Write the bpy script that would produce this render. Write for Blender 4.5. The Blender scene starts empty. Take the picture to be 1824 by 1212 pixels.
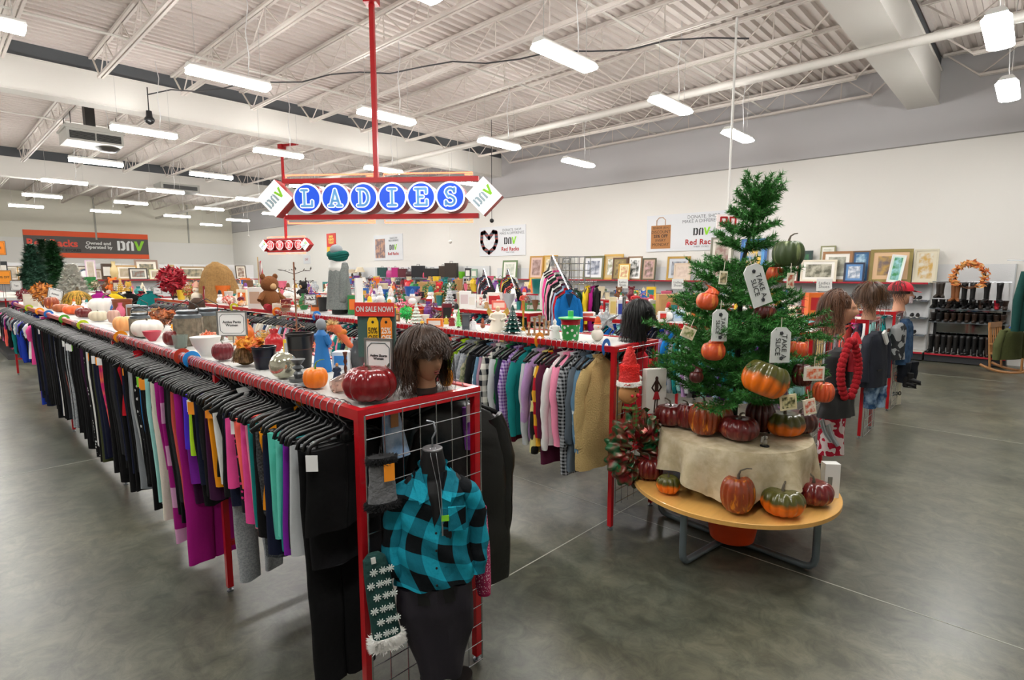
import bpy, math, random
from mathutils import Vector, Matrix, Euler, noise
PI = math.pi
SC = bpy.context.scene
COL = SC.collection
rnd = random.Random(7)

# ---------------------------------------------------------------- camera
FPX = 988.0
PITCH = math.atan(119 / 988)
YAW = math.atan(1057 / 995.3)          # clockwise from +Y
CAMZ = 2.0
cam_d = bpy.data.cameras.new('camera'); cam = bpy.data.objects.new('camera', cam_d); COL.objects.link(cam)
cam_d.sensor_width = 36; cam_d.lens = 36 * FPX / 1824; cam_d.clip_start = .05; cam_d.clip_end = 200
cam.location = (0, 0, CAMZ); cam.rotation_euler = (PI / 2 - PITCH, 0, -YAW)
SC.camera = cam
_fw = Vector((math.sin(YAW) * math.cos(PITCH), math.cos(YAW) * math.cos(PITCH), -math.sin(PITCH)))
_rt = Vector((math.cos(YAW), -math.sin(YAW), 0)); _up = _rt.cross(_fw)
def ray(x, y): return _fw + _rt * ((x - 912) / FPX) + _up * ((606 - y) / FPX)
CAMP = Vector((0, 0, CAMZ))
def atz(x, y, z): r = ray(x, y); return CAMP + r * ((z - CAMZ) / r.z)
def atx(x, y, X): r = ray(x, y); return CAMP + r * (X / r.x)
def aty(x, y, Y): r = ray(x, y); return CAMP + r * (Y / r.y)
def depth(p): return (Vector(p) - CAMP).dot(_fw)
def mpp(p): return depth(p) / FPX            # metres per pixel at a point
FACE = -YAW                                  # rotation that turns local -Y towards the photographer

# ---------------------------------------------------------------- world, view
w = bpy.data.worlds.new('world'); SC.world = w; w.use_nodes = True
w.node_tree.nodes['Background'].inputs[0].default_value = (.9, .95, 1, 1)
w.node_tree.nodes['Background'].inputs[1].default_value = .3
SC.view_settings.view_transform = 'Standard'; SC.view_settings.look = 'None'
SC.view_settings.gamma = 1; SC.view_settings.use_curve_mapping = False
SC.view_settings.exposure = 0.14
LAMP = 62.0
try:
    SC.cycles.use_denoising = True
    SC.cycles.max_bounces = 6; SC.cycles.diffuse_bounces = 4; SC.cycles.glossy_bounces = 3
    SC.cycles.transparent_max_bounces = 6
    SC.cycles.sample_clamp_indirect = 6
except Exception: pass

# ---------------------------------------------------------------- materials
def lin(c):
    if isinstance(c, str):
        c = c.lstrip('#'); c = tuple(int(c[i:i + 2], 16) / 255 for i in (0, 2, 4))
    return tuple(v / 12.92 if v <= .04045 else ((v + .055) / 1.055) ** 2.4 for v in c) + (1,)
_M = {}
def nd(m, t, **kw):
    n = m.node_tree.nodes.new(t)
    for k, v in kw.items():
        if k in n.inputs: n.inputs[k].default_value = v
        else: setattr(n, k, v)
    return n
def mat(c, rough=.6, metal=0., bump=0., bscale=40., var=0., c2=None, pat=None, scale=10., spec=.5, emit=0., alpha=1., trans=0., coat=0., aniso=None):
    key = (c, rough, metal, bump, bscale, var, c2, pat, scale, spec, emit, alpha, trans, coat, aniso)
    if key in _M: return _M[key]
    m = bpy.data.materials.new('surface_' + str(c).strip('#')); m.use_nodes = True
    L = m.node_tree.links.new; b = m.node_tree.nodes['Principled BSDF']
    b.inputs['Base Color'].default_value = lin(c); b.inputs['Roughness'].default_value = rough
    b.inputs['Metallic'].default_value = metal; b.inputs['Specular IOR Level'].default_value = spec
    b.inputs['Coat Weight'].default_value = coat
    if alpha < 1: b.inputs['Alpha'].default_value = alpha
    if trans: b.inputs['Transmission Weight'].default_value = trans; b.inputs['IOR'].default_value = 1.3
    if emit:
        b.inputs['Emission Color'].default_value = lin(c); b.inputs['Emission Strength'].default_value = emit
    tc = nd(m, 'ShaderNodeTexCoord')
    vec = tc.outputs['Object']
    if aniso:
        mp = nd(m, 'ShaderNodeMapping'); mp.inputs['Scale'].default_value = aniso; L(vec, mp.inputs[0]); vec = mp.outputs[0]
    def ramp(src, a, b_, ca, cb, interp='LINEAR'):
        r = nd(m, 'ShaderNodeValToRGB'); r.color_ramp.interpolation = interp
        r.color_ramp.elements[0].position = a; r.color_ramp.elements[1].position = b_
        r.color_ramp.elements[0].color = lin(ca); r.color_ramp.elements[1].color = lin(cb)
        L(src, r.inputs[0]); return r.outputs[0]
    if pat == 'noise':
        n = nd(m, 'ShaderNodeTexNoise', Scale=scale, Detail=4.); L(vec, n.inputs['Vector'])
        L(ramp(n.outputs['Fac'], .4, .6, c, c2), b.inputs['Base Color'])
    elif pat == 'spots':
        n = nd(m, 'ShaderNodeTexVoronoi', Scale=scale); L(vec, n.inputs['Vector'])
        L(ramp(n.outputs['Distance'], .28, .34, c2, c), b.inputs['Base Color'])
    elif pat == 'camo':
        n = nd(m, 'ShaderNodeTexNoise', Scale=scale, Detail=1.); L(vec, n.inputs['Vector'])
        L(ramp(n.outputs['Fac'], .48, .5, c, c2, 'CONSTANT'), b.inputs['Base Color'])
    elif pat in ('plaid', 'check'):
        s = nd(m, 'ShaderNodeSeparateXYZ'); L(vec, s.inputs[0])
        outs = []
        for ax in (0, 2):
            a = nd(m, 'ShaderNodeMath', operation='MULTIPLY'); a.inputs[1].default_value = scale; L(s.outputs[ax], a.inputs[0])
            f = nd(m, 'ShaderNodeMath', operation='FRACT'); L(a.outputs[0], f.inputs[0])
            g = nd(m, 'ShaderNodeMath', operation='GREATER_THAN'); g.inputs[1].default_value = .5; L(f.outputs[0], g.inputs[0]); outs.append(g)
        ad = nd(m, 'ShaderNodeMath', operation='ADD'); L(outs[0].outputs[0], ad.inputs[0]); L(outs[1].outputs[0], ad.inputs[1])
        hf = nd(m, 'ShaderNodeMath', operation='MULTIPLY'); hf.inputs[1].default_value = .5; L(ad.outputs[0], hf.inputs[0])
        L(ramp(hf.outputs[0], .0, 1., c, c2), b.inputs['Base Color'])
    elif pat in ('stripe_z', 'stripe_x', 'stripe_y'):
        s = nd(m, 'ShaderNodeSeparateXYZ'); L(vec, s.inputs[0])
        a = nd(m, 'ShaderNodeMath', operation='MULTIPLY'); a.inputs[1].default_value = scale; L(s.outputs[{'x': 0, 'y': 1, 'z': 2}[pat[-1]]], a.inputs[0])
        f = nd(m, 'ShaderNodeMath', operation='FRACT'); L(a.outputs[0], f.inputs[0])
        L(ramp(f.outputs[0], .5, .52, c, c2, 'CONSTANT'), b.inputs['Base Color'])
    elif pat == 'gradz':     # two-tone skin: c2 at the top of the thing, c below, ragged border
        s = nd(m, 'ShaderNodeSeparateXYZ'); L(tc.outputs['Generated'], s.inputs[0])
        n = nd(m, 'ShaderNodeTexNoise', Scale=scale); L(tc.outputs['Object'], n.inputs['Vector'])
        a = nd(m, 'ShaderNodeMath', operation='MULTIPLY_ADD'); a.inputs[1].default_value = .5; L(n.outputs['Fac'], a.inputs[0]); L(s.outputs[2], a.inputs[2])
        L(ramp(a.outputs[0], .72, .9, c, c2), b.inputs['Base Color'])
    elif pat == 'streak':
        n = nd(m, 'ShaderNodeTexNoise', Scale=scale, Detail=3.); mp = nd(m, 'ShaderNodeMapping'); mp.inputs['Scale'].default_value = (5, 5, 1)
        L(vec, mp.inputs[0]); L(mp.outputs[0], n.inputs['Vector']); L(ramp(n.outputs['Fac'], .58, .68, c, c2), b.inputs['Base Color'])
    elif pat == 'brick':
        n = nd(m, 'ShaderNodeTexBrick', Scale=scale); n.inputs['Color1'].default_value = lin(c); n.inputs['Color2'].default_value = lin(c); n.inputs['Mortar'].default_value = lin(c2)
        L(vec, n.inputs['Vector']); L(n.outputs['Color'], b.inputs['Base Color'])
    if var:
        n = nd(m, 'ShaderNodeTexNoise', Scale=scale, Detail=5.); L(vec, n.inputs['Vector'])
        mx = nd(m, 'ShaderNodeMapRange'); mx.inputs[3].default_value = 1 - var; mx.inputs[4].default_value = 1 + var; L(n.outputs['Fac'], mx.inputs[0])
        h = nd(m, 'ShaderNodeHueSaturation'); h.inputs['Color'].default_value = lin(c); L(mx.outputs[0], h.inputs['Value']); L(h.outputs[0], b.inputs['Base Color'])
    if bump:
        n = nd(m, 'ShaderNodeTexNoise', Scale=bscale, Detail=3.); L(vec, n.inputs['Vector'])
        bp = nd(m, 'ShaderNodeBump'); bp.inputs['Strength'].default_value = bump; bp.inputs['Distance'].default_value = .01
        L(n.outputs['Fac'], bp.inputs['Height']); L(bp.outputs[0], b.inputs['Normal'])
    _M[key] = m
    return m
def cloth(c, c2=None, pat=None, scale=10., rough=.85): return mat(c, rough, 0, .35, 35., 0, c2, pat, scale, .25, aniso=None)

# ---------------------------------------------------------------- mesh builder
class MB:
    def __init__(s): s.v = []; s.f = []; s.m = []; s.mi = 0
    def add(s, vs, fs):
        o = len(s.v); s.v += [tuple(p) for p in vs]; s.f += [tuple(i + o for i in q) for q in fs]; s.m += [s.mi] * len(fs); return s
    def box(s, a, b, mtx=None):
        (x0, y0, z0), (x1, y1, z1) = a, b
        vs = [Vector(p) for p in ((x0, y0, z0), (x1, y0, z0), (x1, y1, z0), (x0, y1, z0), (x0, y0, z1), (x1, y0, z1), (x1, y1, z1), (x0, y1, z1))]
        if mtx: vs = [mtx @ p for p in vs]
        return s.add(vs, [(3, 2, 1, 0), (4, 5, 6, 7), (0, 1, 5, 4), (1, 2, 6, 5), (2, 3, 7, 6), (3, 0, 4, 7)])
    def cbox(s, c, d, mtx=None):
        return s.box((c[0] - d[0] / 2, c[1] - d[1] / 2, c[2] - d[2] / 2), (c[0] + d[0] / 2, c[1] + d[1] / 2, c[2] + d[2] / 2), mtx)
    def grid(s, fn, nu, nv, cu=False, cap0=False, cap1=False):
        """fn(u,v) with u around (closed if cu) and v along"""
        n = nu if cu else nu + 1
        vs = [fn(i / nu, j / nv) for j in range(nv + 1) for i in range(n)]
        fs = []
        for j in range(nv):
            for i in range(nu):
                i2 = (i + 1) % n
                fs.append((j * n + i, j * n + i2, (j + 1) * n + i2, (j + 1) * n + i))
        if cap0: fs.append(tuple(reversed(range(n))))
        if cap1: fs.append(tuple(nv * n + i for i in range(n)))
        return s.add(vs, fs)
    def tube(s, pts, r, n=6, closed=False, sq=1.0):
        pts = [Vector(p) for p in pts]; k = len(pts); rs = r if isinstance(r, (list, tuple)) else [r] * k
        vs = []; prev = None
        for i, p in enumerate(pts):
            if closed: t = pts[(i + 1) % k] - pts[i - 1]
            else: t = pts[min(i + 1, k - 1)] - pts[max(i - 1, 0)]
            t = t.normalized() if t.length > 1e-9 else Vector((0, 0, 1))
            if prev is None:
                a = Vector((0, 0, 1)) if abs(t.z) < .9 else Vector((1, 0, 0))
                x = t.cross(a).normalized()
            else:
                x = (prev - t * prev.dot(t)); x = x.normalized() if x.length > 1e-6 else t.orthogonal().normalized()
            prev = x; y = t.cross(x)
            for q in range(n):
                an = 2 * PI * q / n + (PI / 4 if n == 4 else 0); vs.append(p + x * (math.cos(an) * rs[i]) + y * (math.sin(an) * rs[i] * sq))
        fs = []
        for i in range(k if closed else k - 1):
            a = i * n; b = ((i + 1) % k) * n
            for q in range(n): fs.append((a + q, a + (q + 1) % n, b + (q + 1) % n, b + q))
        if not closed: fs += [tuple(reversed(range(n))), tuple((k - 1) * n + q for q in range(n))]
        return s.add(vs, fs)
    def bar(s, a, b, r, n=4): return s.tube([a, b], r, n)
    def lathe(s, prof, n=24, c=(0, 0, 0), ell=1.0):
        k = len(prof)
        vs = [(c[0] + r * math.cos(2 * PI * q / n), c[1] + r * ell * math.sin(2 * PI * q / n), c[2] + z) for r, z in prof for q in range(n)]
        fs = [(j * n + q, j * n + (q + 1) % n, (j + 1) * n + (q + 1) % n, (j + 1) * n + q) for j in range(k - 1) for q in range(n)]
        fs += [tuple(reversed(range(n))), tuple((k - 1) * n + q for q in range(n))]
        return s.add(vs, fs)
    def ball(s, c, r, n=12, m=8, sc=(1, 1, 1)):
        return s.grid(lambda u, v: (c[0] + r * sc[0] * math.cos(2 * PI * u) * math.sin(PI * max(.02, min(.98, v))), c[1] + r * sc[1] * math.sin(2 * PI * u) * math.sin(PI * max(.02, min(.98, v))), c[2] - r * sc[2] * math.cos(PI * v)), n, m, True, True, True)
    def prism(s, poly, d0, d1, axis='y'):
        """2-D polygon (x,z) extruded from y=d0 to y=d1"""
        n = len(poly)
        f = {'y': lambda a, b, d: (a, d, b), 'x': lambda a, b, d: (d, a, b), 'z': lambda a, b, d: (a, b, d)}[axis]
        vs = [f(a, b, d0) for a, b in poly] + [f(a, b, d1) for a, b in poly]
        return s.add(vs, [tuple(range(n)), tuple(reversed(range(n, 2 * n)))] + [(i, i + n, (i + 1) % n + n, (i + 1) % n) for i in range(n)])
    def stroke(s, pts, wd, y0, y1, closed=False):
        """flat 2-D stroke in x,z, thick from y0 to y1, round-ish joins"""
        for i in range(len(pts) - (0 if closed else 1)):
            a = Vector(pts[i]); b = Vector(pts[(i + 1) % len(pts)]); t = (b - a)
            if t.length < 1e-6: continue
            t.normalize(); nn = Vector((-t.y, t.x)) * wd / 2; e = t * wd / 2
            q = [a - e * .6 + nn * .8, a - e + nn * 0, a - e * .6 - nn * .8, a - nn, b - nn, b + e * .6 - nn * .8, b + e, b + e * .6 + nn * .8, b + nn, a + nn]
            s.prism([(p.x, p.y) for p in q], y0, y1)
        return s
    def xf(s, M, i0=0):
        s.v = s.v[:i0] + [tuple(M @ Vector(p)) for p in s.v[i0:]]; return s
    def mesh(s, name, mats, smooth=True, auto=None):
        me = bpy.data.meshes.new(name); me.from_pydata(s.v, [], s.f)
        if not isinstance(mats, (list, tuple)): mats = [mats]
        for q in mats: me.materials.append(q)
        if len(mats) > 1: me.polygons.foreach_set('material_index', s.m)
        if smooth: me.polygons.foreach_set('use_smooth', [True] * len(me.polygons))
        me.update()
        if smooth and auto is not None:
            me.set_sharp_from_angle(angle=math.radians(auto))
        return me
    def build(s, name, mats, parent=None, loc=(0, 0, 0), rz=0., smooth=False, auto=40, kind=None, rot=None, scale=None, label=None):
        o = bpy.data.objects.new(name, s.mesh(name, mats, smooth, auto)); COL.objects.link(o)
        o.location = loc; o.rotation_euler = rot if rot else (0, 0, rz)
        if scale: o.scale = (scale,) * 3 if not isinstance(scale, (tuple, list)) else scale
        if parent: o.parent = parent
        if kind: o['kind'] = kind
        if label: o['label'] = label
        return o
def empty(name, loc=(0, 0, 0), rz=0., rot=None):
    o = bpy.data.objects.new(name, None); COL.objects.link(o); o.location = loc; o.empty_display_size = .1
    o.rotation_euler = rot if rot else (0, 0, rz); return o
def tag(o, label, cat, group=None):
    o['label'] = label; o['category'] = cat
    if group: o['group'] = group
    return o
def thing(name, label, cat, loc=(0, 0, 0), rz=0., group=None, rot=None): return tag(empty(name, loc, rz, rot), label, cat, group)
def dup(o, loc=None, rz=None, parent=None):
    c = o.copy(); COL.objects.link(c)
    if parent: c.parent = parent
    if loc is not None: c.location = loc
    if rz is not None: c.rotation_euler = (0, 0, rz)
    for ch in KIDS.get(o.name) or o.children: dup(ch, parent=c)
    return c
KIDS = {}
def inst(name, me, parent=None, loc=(0, 0, 0), rz=0., m=None, scale=None, rot=None):
    o = bpy.data.objects.new(name, me); COL.objects.link(o); o.location = loc; o.rotation_euler = rot or (0, 0, rz)
    if parent: o.parent = parent
    if scale: o.scale = scale if isinstance(scale, tuple) else (scale,) * 3
    if m is not None:
        ms = m if isinstance(m, (list, tuple)) else [m]
        for i, q in enumerate(ms):
            if q is not None: o.material_slots[i].link = 'OBJECT'; o.material_slots[i].material = q
    return o
_TX = {}
def text(s, size, m, parent, loc=(0, 0, 0), rz=0., rot=None, name='lettering', bold=0., ext=.001, align='CENTER', sx=1., shear=0., spacing=1.):
    """upright lettering: reads towards local -Y"""
    cu = bpy.data.curves.new('lettering', 'FONT'); cu.body = s; cu.size = size; cu.align_x = align; cu.align_y = 'CENTER'; cu.extrude = ext; cu.offset = bold; cu.shear = shear
    cu.resolution_u = 3; cu.space_line = .9; cu.space_character = spacing
    o = bpy.data.objects.new('t', cu); COL.objects.link(o); me = bpy.data.meshes.new_from_object(o)
    bpy.data.objects.remove(o); bpy.data.curves.remove(cu)
    me.name = 'lettering'; me.materials.clear(); me.materials.append(m)
    me.transform(Matrix.Rotation(PI / 2, 4, 'X') @ Matrix.Scale(sx, 4, (1, 0, 0)))
    o = bpy.data.objects.new(name, me); COL.objects.link(o); o.location = loc; o.rotation_euler = rot or (0, 0, rz)
    if parent: o.parent = parent
    return o

# common materials
RED = mat('#b80d1b', .35, 0, 0, coat=.3); WHITE = mat('#e0e0dc', .6); CHROME = mat('#b8bcc0', .25, 1.); STEEL = mat('#8a9096', .35, .9)
BLACKP = mat('#0d0e10', .35); BLACK = mat('#0b0b0d', .7); GREYT = mat('#6f7a80', .4, .5); GREEN = mat('#8dd12a', .6); DKG = mat('#3a3d3e', .6)
CARD = mat('#f0f0ee', .5); TAGO = mat('#ff9a1e', .6); TAGG = mat('#86d92e', .6); TAGW = mat('#f4f4f4', .6)
# ================================================================ the building
WX, FY, CZ = 16.13, 43.6, 6.78
X0, Y0 = -9.0, -8.0
def struct(name, mb, m, **k): return mb.build(name, m, kind='structure', **k)
# floor: polished, mottled concrete with sawn joints
fm = bpy.data.materials.new('polished_concrete'); fm.use_nodes = True
_b = fm.node_tree.nodes['Principled BSDF']; _L = fm.node_tree.links.new
_tc = nd(fm, 'ShaderNodeTexCoord')
_n1 = nd(fm, 'ShaderNodeTexNoise', Scale=.55, Detail=6., Roughness=.62, Distortion=.6); _L(_tc.outputs['Object'], _n1.inputs['Vector'])
_n2 = nd(fm, 'ShaderNodeTexNoise', Scale=7., Detail=14., Roughness=.75, Distortion=.9); _L(_tc.outputs['Object'], _n2.inputs['Vector'])
_mp = nd(fm, 'ShaderNodeMapping'); _mp.inputs['Scale'].default_value = (1.2, .5, 1); _mp.inputs['Rotation'].default_value = (0, 0, .6); _L(_tc.outputs['Object'], _mp.inputs[0])
_n3 = nd(fm, 'ShaderNodeTexNoise', Scale=2.4, Detail=8., Roughness=.7, Distortion=1.2); _L(_mp.outputs[0], _n3.inputs['Vector'])
_r = nd(fm, 'ShaderNodeValToRGB'); _r.color_ramp.elements[0].position = .3; _r.color_ramp.elements[1].position = .7
_r.color_ramp.elements[0].color = lin('#474d48'); _r.color_ramp.elements[1].color = lin('#716f60'); _L(_n1.outputs['Fac'], _r.inputs[0])
_r3 = nd(fm, 'ShaderNodeValToRGB'); _r3.color_ramp.elements[0].position = .32; _r3.color_ramp.elements[1].position = .66
_r3.color_ramp.elements[0].color = (.5, .51, .49, 1); _r3.color_ramp.elements[1].color = (1.12, 1.12, 1.12, 1); _L(_n3.outputs['Fac'], _r3.inputs[0])
_x = nd(fm, 'ShaderNodeMix', data_type='RGBA', blend_type='MULTIPLY'); _x.inputs[0].default_value = .85; _L(_r.outputs[0], _x.inputs[6]); _L(_r3.outputs[0], _x.inputs[7])
_r2 = nd(fm, 'ShaderNodeValToRGB'); _r2.color_ramp.elements[0].position = .38; _r2.color_ramp.elements[1].position = .6; _r2.color_ramp.elements[0].color = (.52, .55, .5, 1); _r2.color_ramp.elements[1].color = (1.15, 1.12, 1.02, 1); _L(_n2.outputs['Fac'], _r2.inputs[0])
_x2 = nd(fm, 'ShaderNodeMix', data_type='RGBA', blend_type='MULTIPLY'); _x2.inputs[0].default_value = .85; _L(_x.outputs[2], _x2.inputs[6]); _L(_r2.outputs[0], _x2.inputs[7])
_L(_x2.outputs[2], _b.inputs['Base Color'])
_mr = nd(fm, 'ShaderNodeMapRange'); _mr.inputs[3].default_value = .22; _mr.inputs[4].default_value = .42; _L(_n3.outputs['Fac'], _mr.inputs[0]); _L(_mr.outputs[0], _b.inputs['Roughness'])
_b.inputs['Specular IOR Level'].default_value = .55
mb = MB(); mb.box((X0, Y0, -.1), (WX, FY, 0)); struct('floor', mb, fm)
JY = [2.4 + 4.88 * k for k in range(-1, 8)]; JX = [3.88 + 4.88 * k for k in range(-2, 3)]
mb = MB()
for y in JY: mb.box((X0, y - .004, .0), (WX, y + .004, .0012))
for x in JX: mb.box((x - .004, Y0, .0), (x + .004, FY, .0013))
struct('trim_1', mb, mat('#a5a79c', .8))
# right wall: pale below, greyer above, with a thin ledge between them
WALLW = mat('#e6e4df', .85, 0, .04, 12.); WALLG = mat('#bfbec0', .85, 0, .06, 12.)
mb = MB(); mb.box((WX, Y0, 0), (WX + .2, FY, 4.95)); struct('wall_right', mb, WALLW)
mb = MB(); mb.box((WX - .004, Y0, 4.95), (WX + .2, FY, CZ + .3)); struct('wall_right_upper', mb, WALLG)
mb = MB(); mb.box((WX - .02, Y0, 4.94), (WX, FY, 4.965)); struct('trim_2', mb, mat('#8c8a86', .7))
mb = MB(); mb.box((X0 - .2, FY, 0), (WX + .2, FY + .2, 4.1)); struct('wall_far', mb, WALLW)
mb = MB(); mb.box((X0 - .2, FY - .03, 4.1), (WX, FY + .2, CZ + .3)); struct('wall_far_upper', mb, mat('#e2ded0', .85, 0, .05, 8.))
mb = MB()
for x in (-6, -1, 1.9, 7.9, 13.2): mb.cbox((x, FY - .05, 5.4), (.09, .06, 2.6))
struct('trim_3', mb, mat('#a9a89f', .7))
mb = MB(); mb.box((X0 - .2, Y0 - .2, 0), (X0, FY + .2, CZ + .3)); struct('wall_left', mb, WALLW)
mb = MB(); mb.box((X0, Y0 - .2, 0), (WX + .2, Y0, CZ + .3)); struct('wall_back', mb, WALLW)
# corrugated deck: ribs run along X
DECK = mat('#d6cdc7', .7)
prof = []; y = Y0; P = .21
while y < FY:
    prof += [(y, CZ), (y + P * .38, CZ), (y + P * .5, CZ + .06), (y + P * .88, CZ + .06)]; y += P
vs = [(X0, a, b) for a, b in prof] + [(WX, a, b) for a, b in prof]; n = len(prof)
mb = MB(); mb.add(vs, [(i, i + 1, i + 1 + n, i + n) for i in range(n - 1)])
mb.box((X0, Y0, CZ + .07), (WX, FY, CZ + .12)); struct('ceiling', mb, DECK)
# box girders across the hall, each a thing
GW = mat('#dcd9d3', .6)
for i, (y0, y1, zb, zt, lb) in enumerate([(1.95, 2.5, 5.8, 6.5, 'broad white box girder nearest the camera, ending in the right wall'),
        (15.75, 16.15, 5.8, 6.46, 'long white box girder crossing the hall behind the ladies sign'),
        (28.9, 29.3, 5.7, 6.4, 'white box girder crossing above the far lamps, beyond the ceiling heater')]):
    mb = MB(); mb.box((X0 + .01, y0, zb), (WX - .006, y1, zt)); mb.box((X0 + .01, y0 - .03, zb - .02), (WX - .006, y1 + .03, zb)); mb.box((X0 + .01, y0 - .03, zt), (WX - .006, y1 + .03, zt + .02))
    g_ = tag(mb.build('girder', GW), lb, 'beam'); mb = MB(); mb.box((X0 + .01, y0 + .02, zt + .021), (WX - .006, y1 - .02, CZ - .002)); mb.build('gap_shade_strip', mat('#55585c', .8), g_)  # dark grey strip stands in for the shade in the gap under the deck
# open-web joists along Y between the girders
JM = mat('#d9d1ca', .6)
def joist_mesh(L):
    mb = MB(); zt, zb = -.012, -.62
    for s in (-.035, .035):
        mb.cbox((s, L / 2, zt - .03), (.05, L, .05)); mb.cbox((s, L / 2, zb + .03), (.045, L - 1.3, .05))
    n = int((L - 1.3) / 1.25); st = (L - 1.3) / n; y = .65
    mb.bar((0, .05, zt - .03), (0, .65, zb + .03), .02, 4); mb.bar((0, L - .05, zt - .03), (0, L - .65, zb + .03), .02, 4)
    for k in range(n):
        a = y + k * st
        mb.bar((0, a, zb + .03), (0, a + st / 2, zt - .03), .014, 4); mb.bar((0, a + st / 2, zt - .03), (0, a + st, zb + .03), .014, 4)
        mb.bar((0, a + st / 2, zt - .03), (0, a + st / 2, zb + .03), .013, 4)
    return mb.mesh('joist', JM, False)
bays = [(2.56, 15.7, 'over the bay with the ladies sign'), (16.2, 28.85, 'over the bay with the ceiling heater'), (29.35, FY - .06, 'over the farthest bay'), (-7.9, 1.9, 'over the nearest bay')]
ORD = ['first', 'second', 'third', 'fourth', 'fifth', 'sixth', 'seventh', 'eighth', 'ninth', 'tenth', 'eleventh', 'twelfth', 'thirteenth']
for bi, (a, b, where) in enumerate(bays):
    me = joist_mesh(b - a)
    for k in range(13 if bi < 2 else 9):
        x = 15.85 - 1.6 * k
        if bi == 3 and x < 8: continue
        o = inst('roof_joist', me, None, (x, a, CZ))
        tag(o, 'white open-web joist %s, %s from the poster wall' % (where, ORD[k]), 'joist', 'open-web joists ' + where)
# bridging, sprinkler pipes, conduit
def run(name, pts, r, m, label, cat, n=8):
    mb = MB(); mb.tube(pts, r, n); return tag(mb.build(name, m, smooth=True), label, cat)
PW = mat('#dedbd4', .45)
run('sprinkler_main', [(11.25, -6, 5.68), (11.25, 43.4, 5.68)], .075, PW, 'thick white pipe running below the joists beside the right wall', 'pipe', 10)
for k, (y, lb) in enumerate([(5.6, 'thin white pipe crossing the joists above the second lamp row'), (9.0, 'thin white pipe crossing the joists in the middle of the sign bay'), (12.6, 'thin white pipe crossing the joists near the long girder'), (20.5, 'thin white pipe crossing behind the ceiling heater')]):
    run('sprinkler_branch', [(X0, y, 6.3), (WX, y, 6.3)], .022, PW, lb, 'pipe', 6)
run('power_cable', [(4.0 + .33 * k, 15.4 - .6 * k, 6.12 + .06 * math.sin(k * 1.9)) for k in range(20)], .014, mat('#3a3a3c', .6), 'dark cable slung under the joists towards the ladies sign pole', 'cable', 6)
run('camera_pendant', [(4.02, 15.45, 6.3), (4.02, 15.45, 5.75)], .012, BLACK, 'thin dark drop rod with black housing beside the long girder', 'camera', 6)
mb = MB(); mb.lathe([(.0, .16), (.06, .15), (.07, .02), (.1, -.02), (.11, -.06), (.08, -.12), (.02, -.16)], 16)
d = mb.build('dome_camera', BLACKP, None, (4.02, 15.45, 5.62), smooth=True); tag(d, 'small black dome camera hanging beside the long girder', 'camera')
# lamps --------------------------------------------------------------
LIT = bpy.data.materials.new('lamp_lens'); LIT.use_nodes = True
_e = LIT.node_tree.nodes['Principled BSDF']; _e.inputs['Emission Color'].default_value = (1, .985, .95, 1); _e.inputs['Emission Strength'].default_value = LAMP
_e.inputs['Base Color'].default_value = (.9, .9, .9, 1)
LH = 1.25
mb = MB(); mb.prism([(-.11, .002), (-.1, .03), (-.06, .07), (.06, .07), (.1, .03), (.11, .002)], -LH / 2, LH / 2, 'y'); hous = mb
hous.xf(Matrix.Rotation(PI / 2, 4, 'Z')); ME_H = hous.mesh('housing', mat('#f2f2ef', .5), False)
mb = MB(); mb.prism([(-.105, .0), (.105, .0), (.15, -.05), (.12, -.075), (.05, -.085), (-.05, -.085), (-.12, -.075), (-.15, -.05)], -LH / 2 + .015, LH / 2 - .015, 'y').xf(Matrix.Rotation(PI / 2, 4, 'Z')); ME_L = mb.mesh('lens', LIT, False)
mb = MB(); mb.bar((0, 0, .1), (0, 0, CZ - .6 - 5.15), .004, 4)
ME_W = mb.mesh('hanger_wire', mat('#bbbbb8', .5), False)
mb = MB(); mb.tube([(.3, 0, .1), (.34, .03, .4), (.31, .05, .8), (.36, .02, 1.2), (.3, 0, 1.55)], .008, 5); ME_C = mb.mesh('power_cord', mat('#dddddd', .5), True)
cols = [-2.5, .6, 3.72, 6.7, 9.9, 13.1]; rows = [.63, 5.25, 9.77, 14.72, 19.65, 24.6, 29.7, 34.7, 39.2]
cn = ['in the leftmost column of lamps', 'in the second column of lamps from the left', 'in the column of lamps left of the ladies sign', 'in the column of lamps over the ladies sign', 'in the column of lamps right of the ladies sign', 'in the column of lamps nearest the poster wall']
rn = ['nearest row', 'second nearest row', 'third row', 'fourth row', 'fifth row', 'sixth row', 'seventh row', 'eighth row', 'last row']
for ci, x in enumerate(cols):
    for ri, y in enumerate(rows):
        if ri == 8 and ci != 5: continue
        xx = x + (0 if ci < 3 else .03 * ri * (.4 if ci == 3 else .6))
        t = thing('ceiling_lamp', 'lit strip lamp %s, %s' % (cn[ci], rn[ri]), 'ceiling light', (xx, y, 5.15), 0, 'strip lamps hung in rows')
        inst('housing', ME_H, t); inst('lens', ME_L, t); inst('hanger_wire', ME_W, t, (-.5, 0, 0)); inst('hanger_wire', ME_W, t, (.5, 0, 0)); inst('power_cord', ME_C, t)
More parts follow.
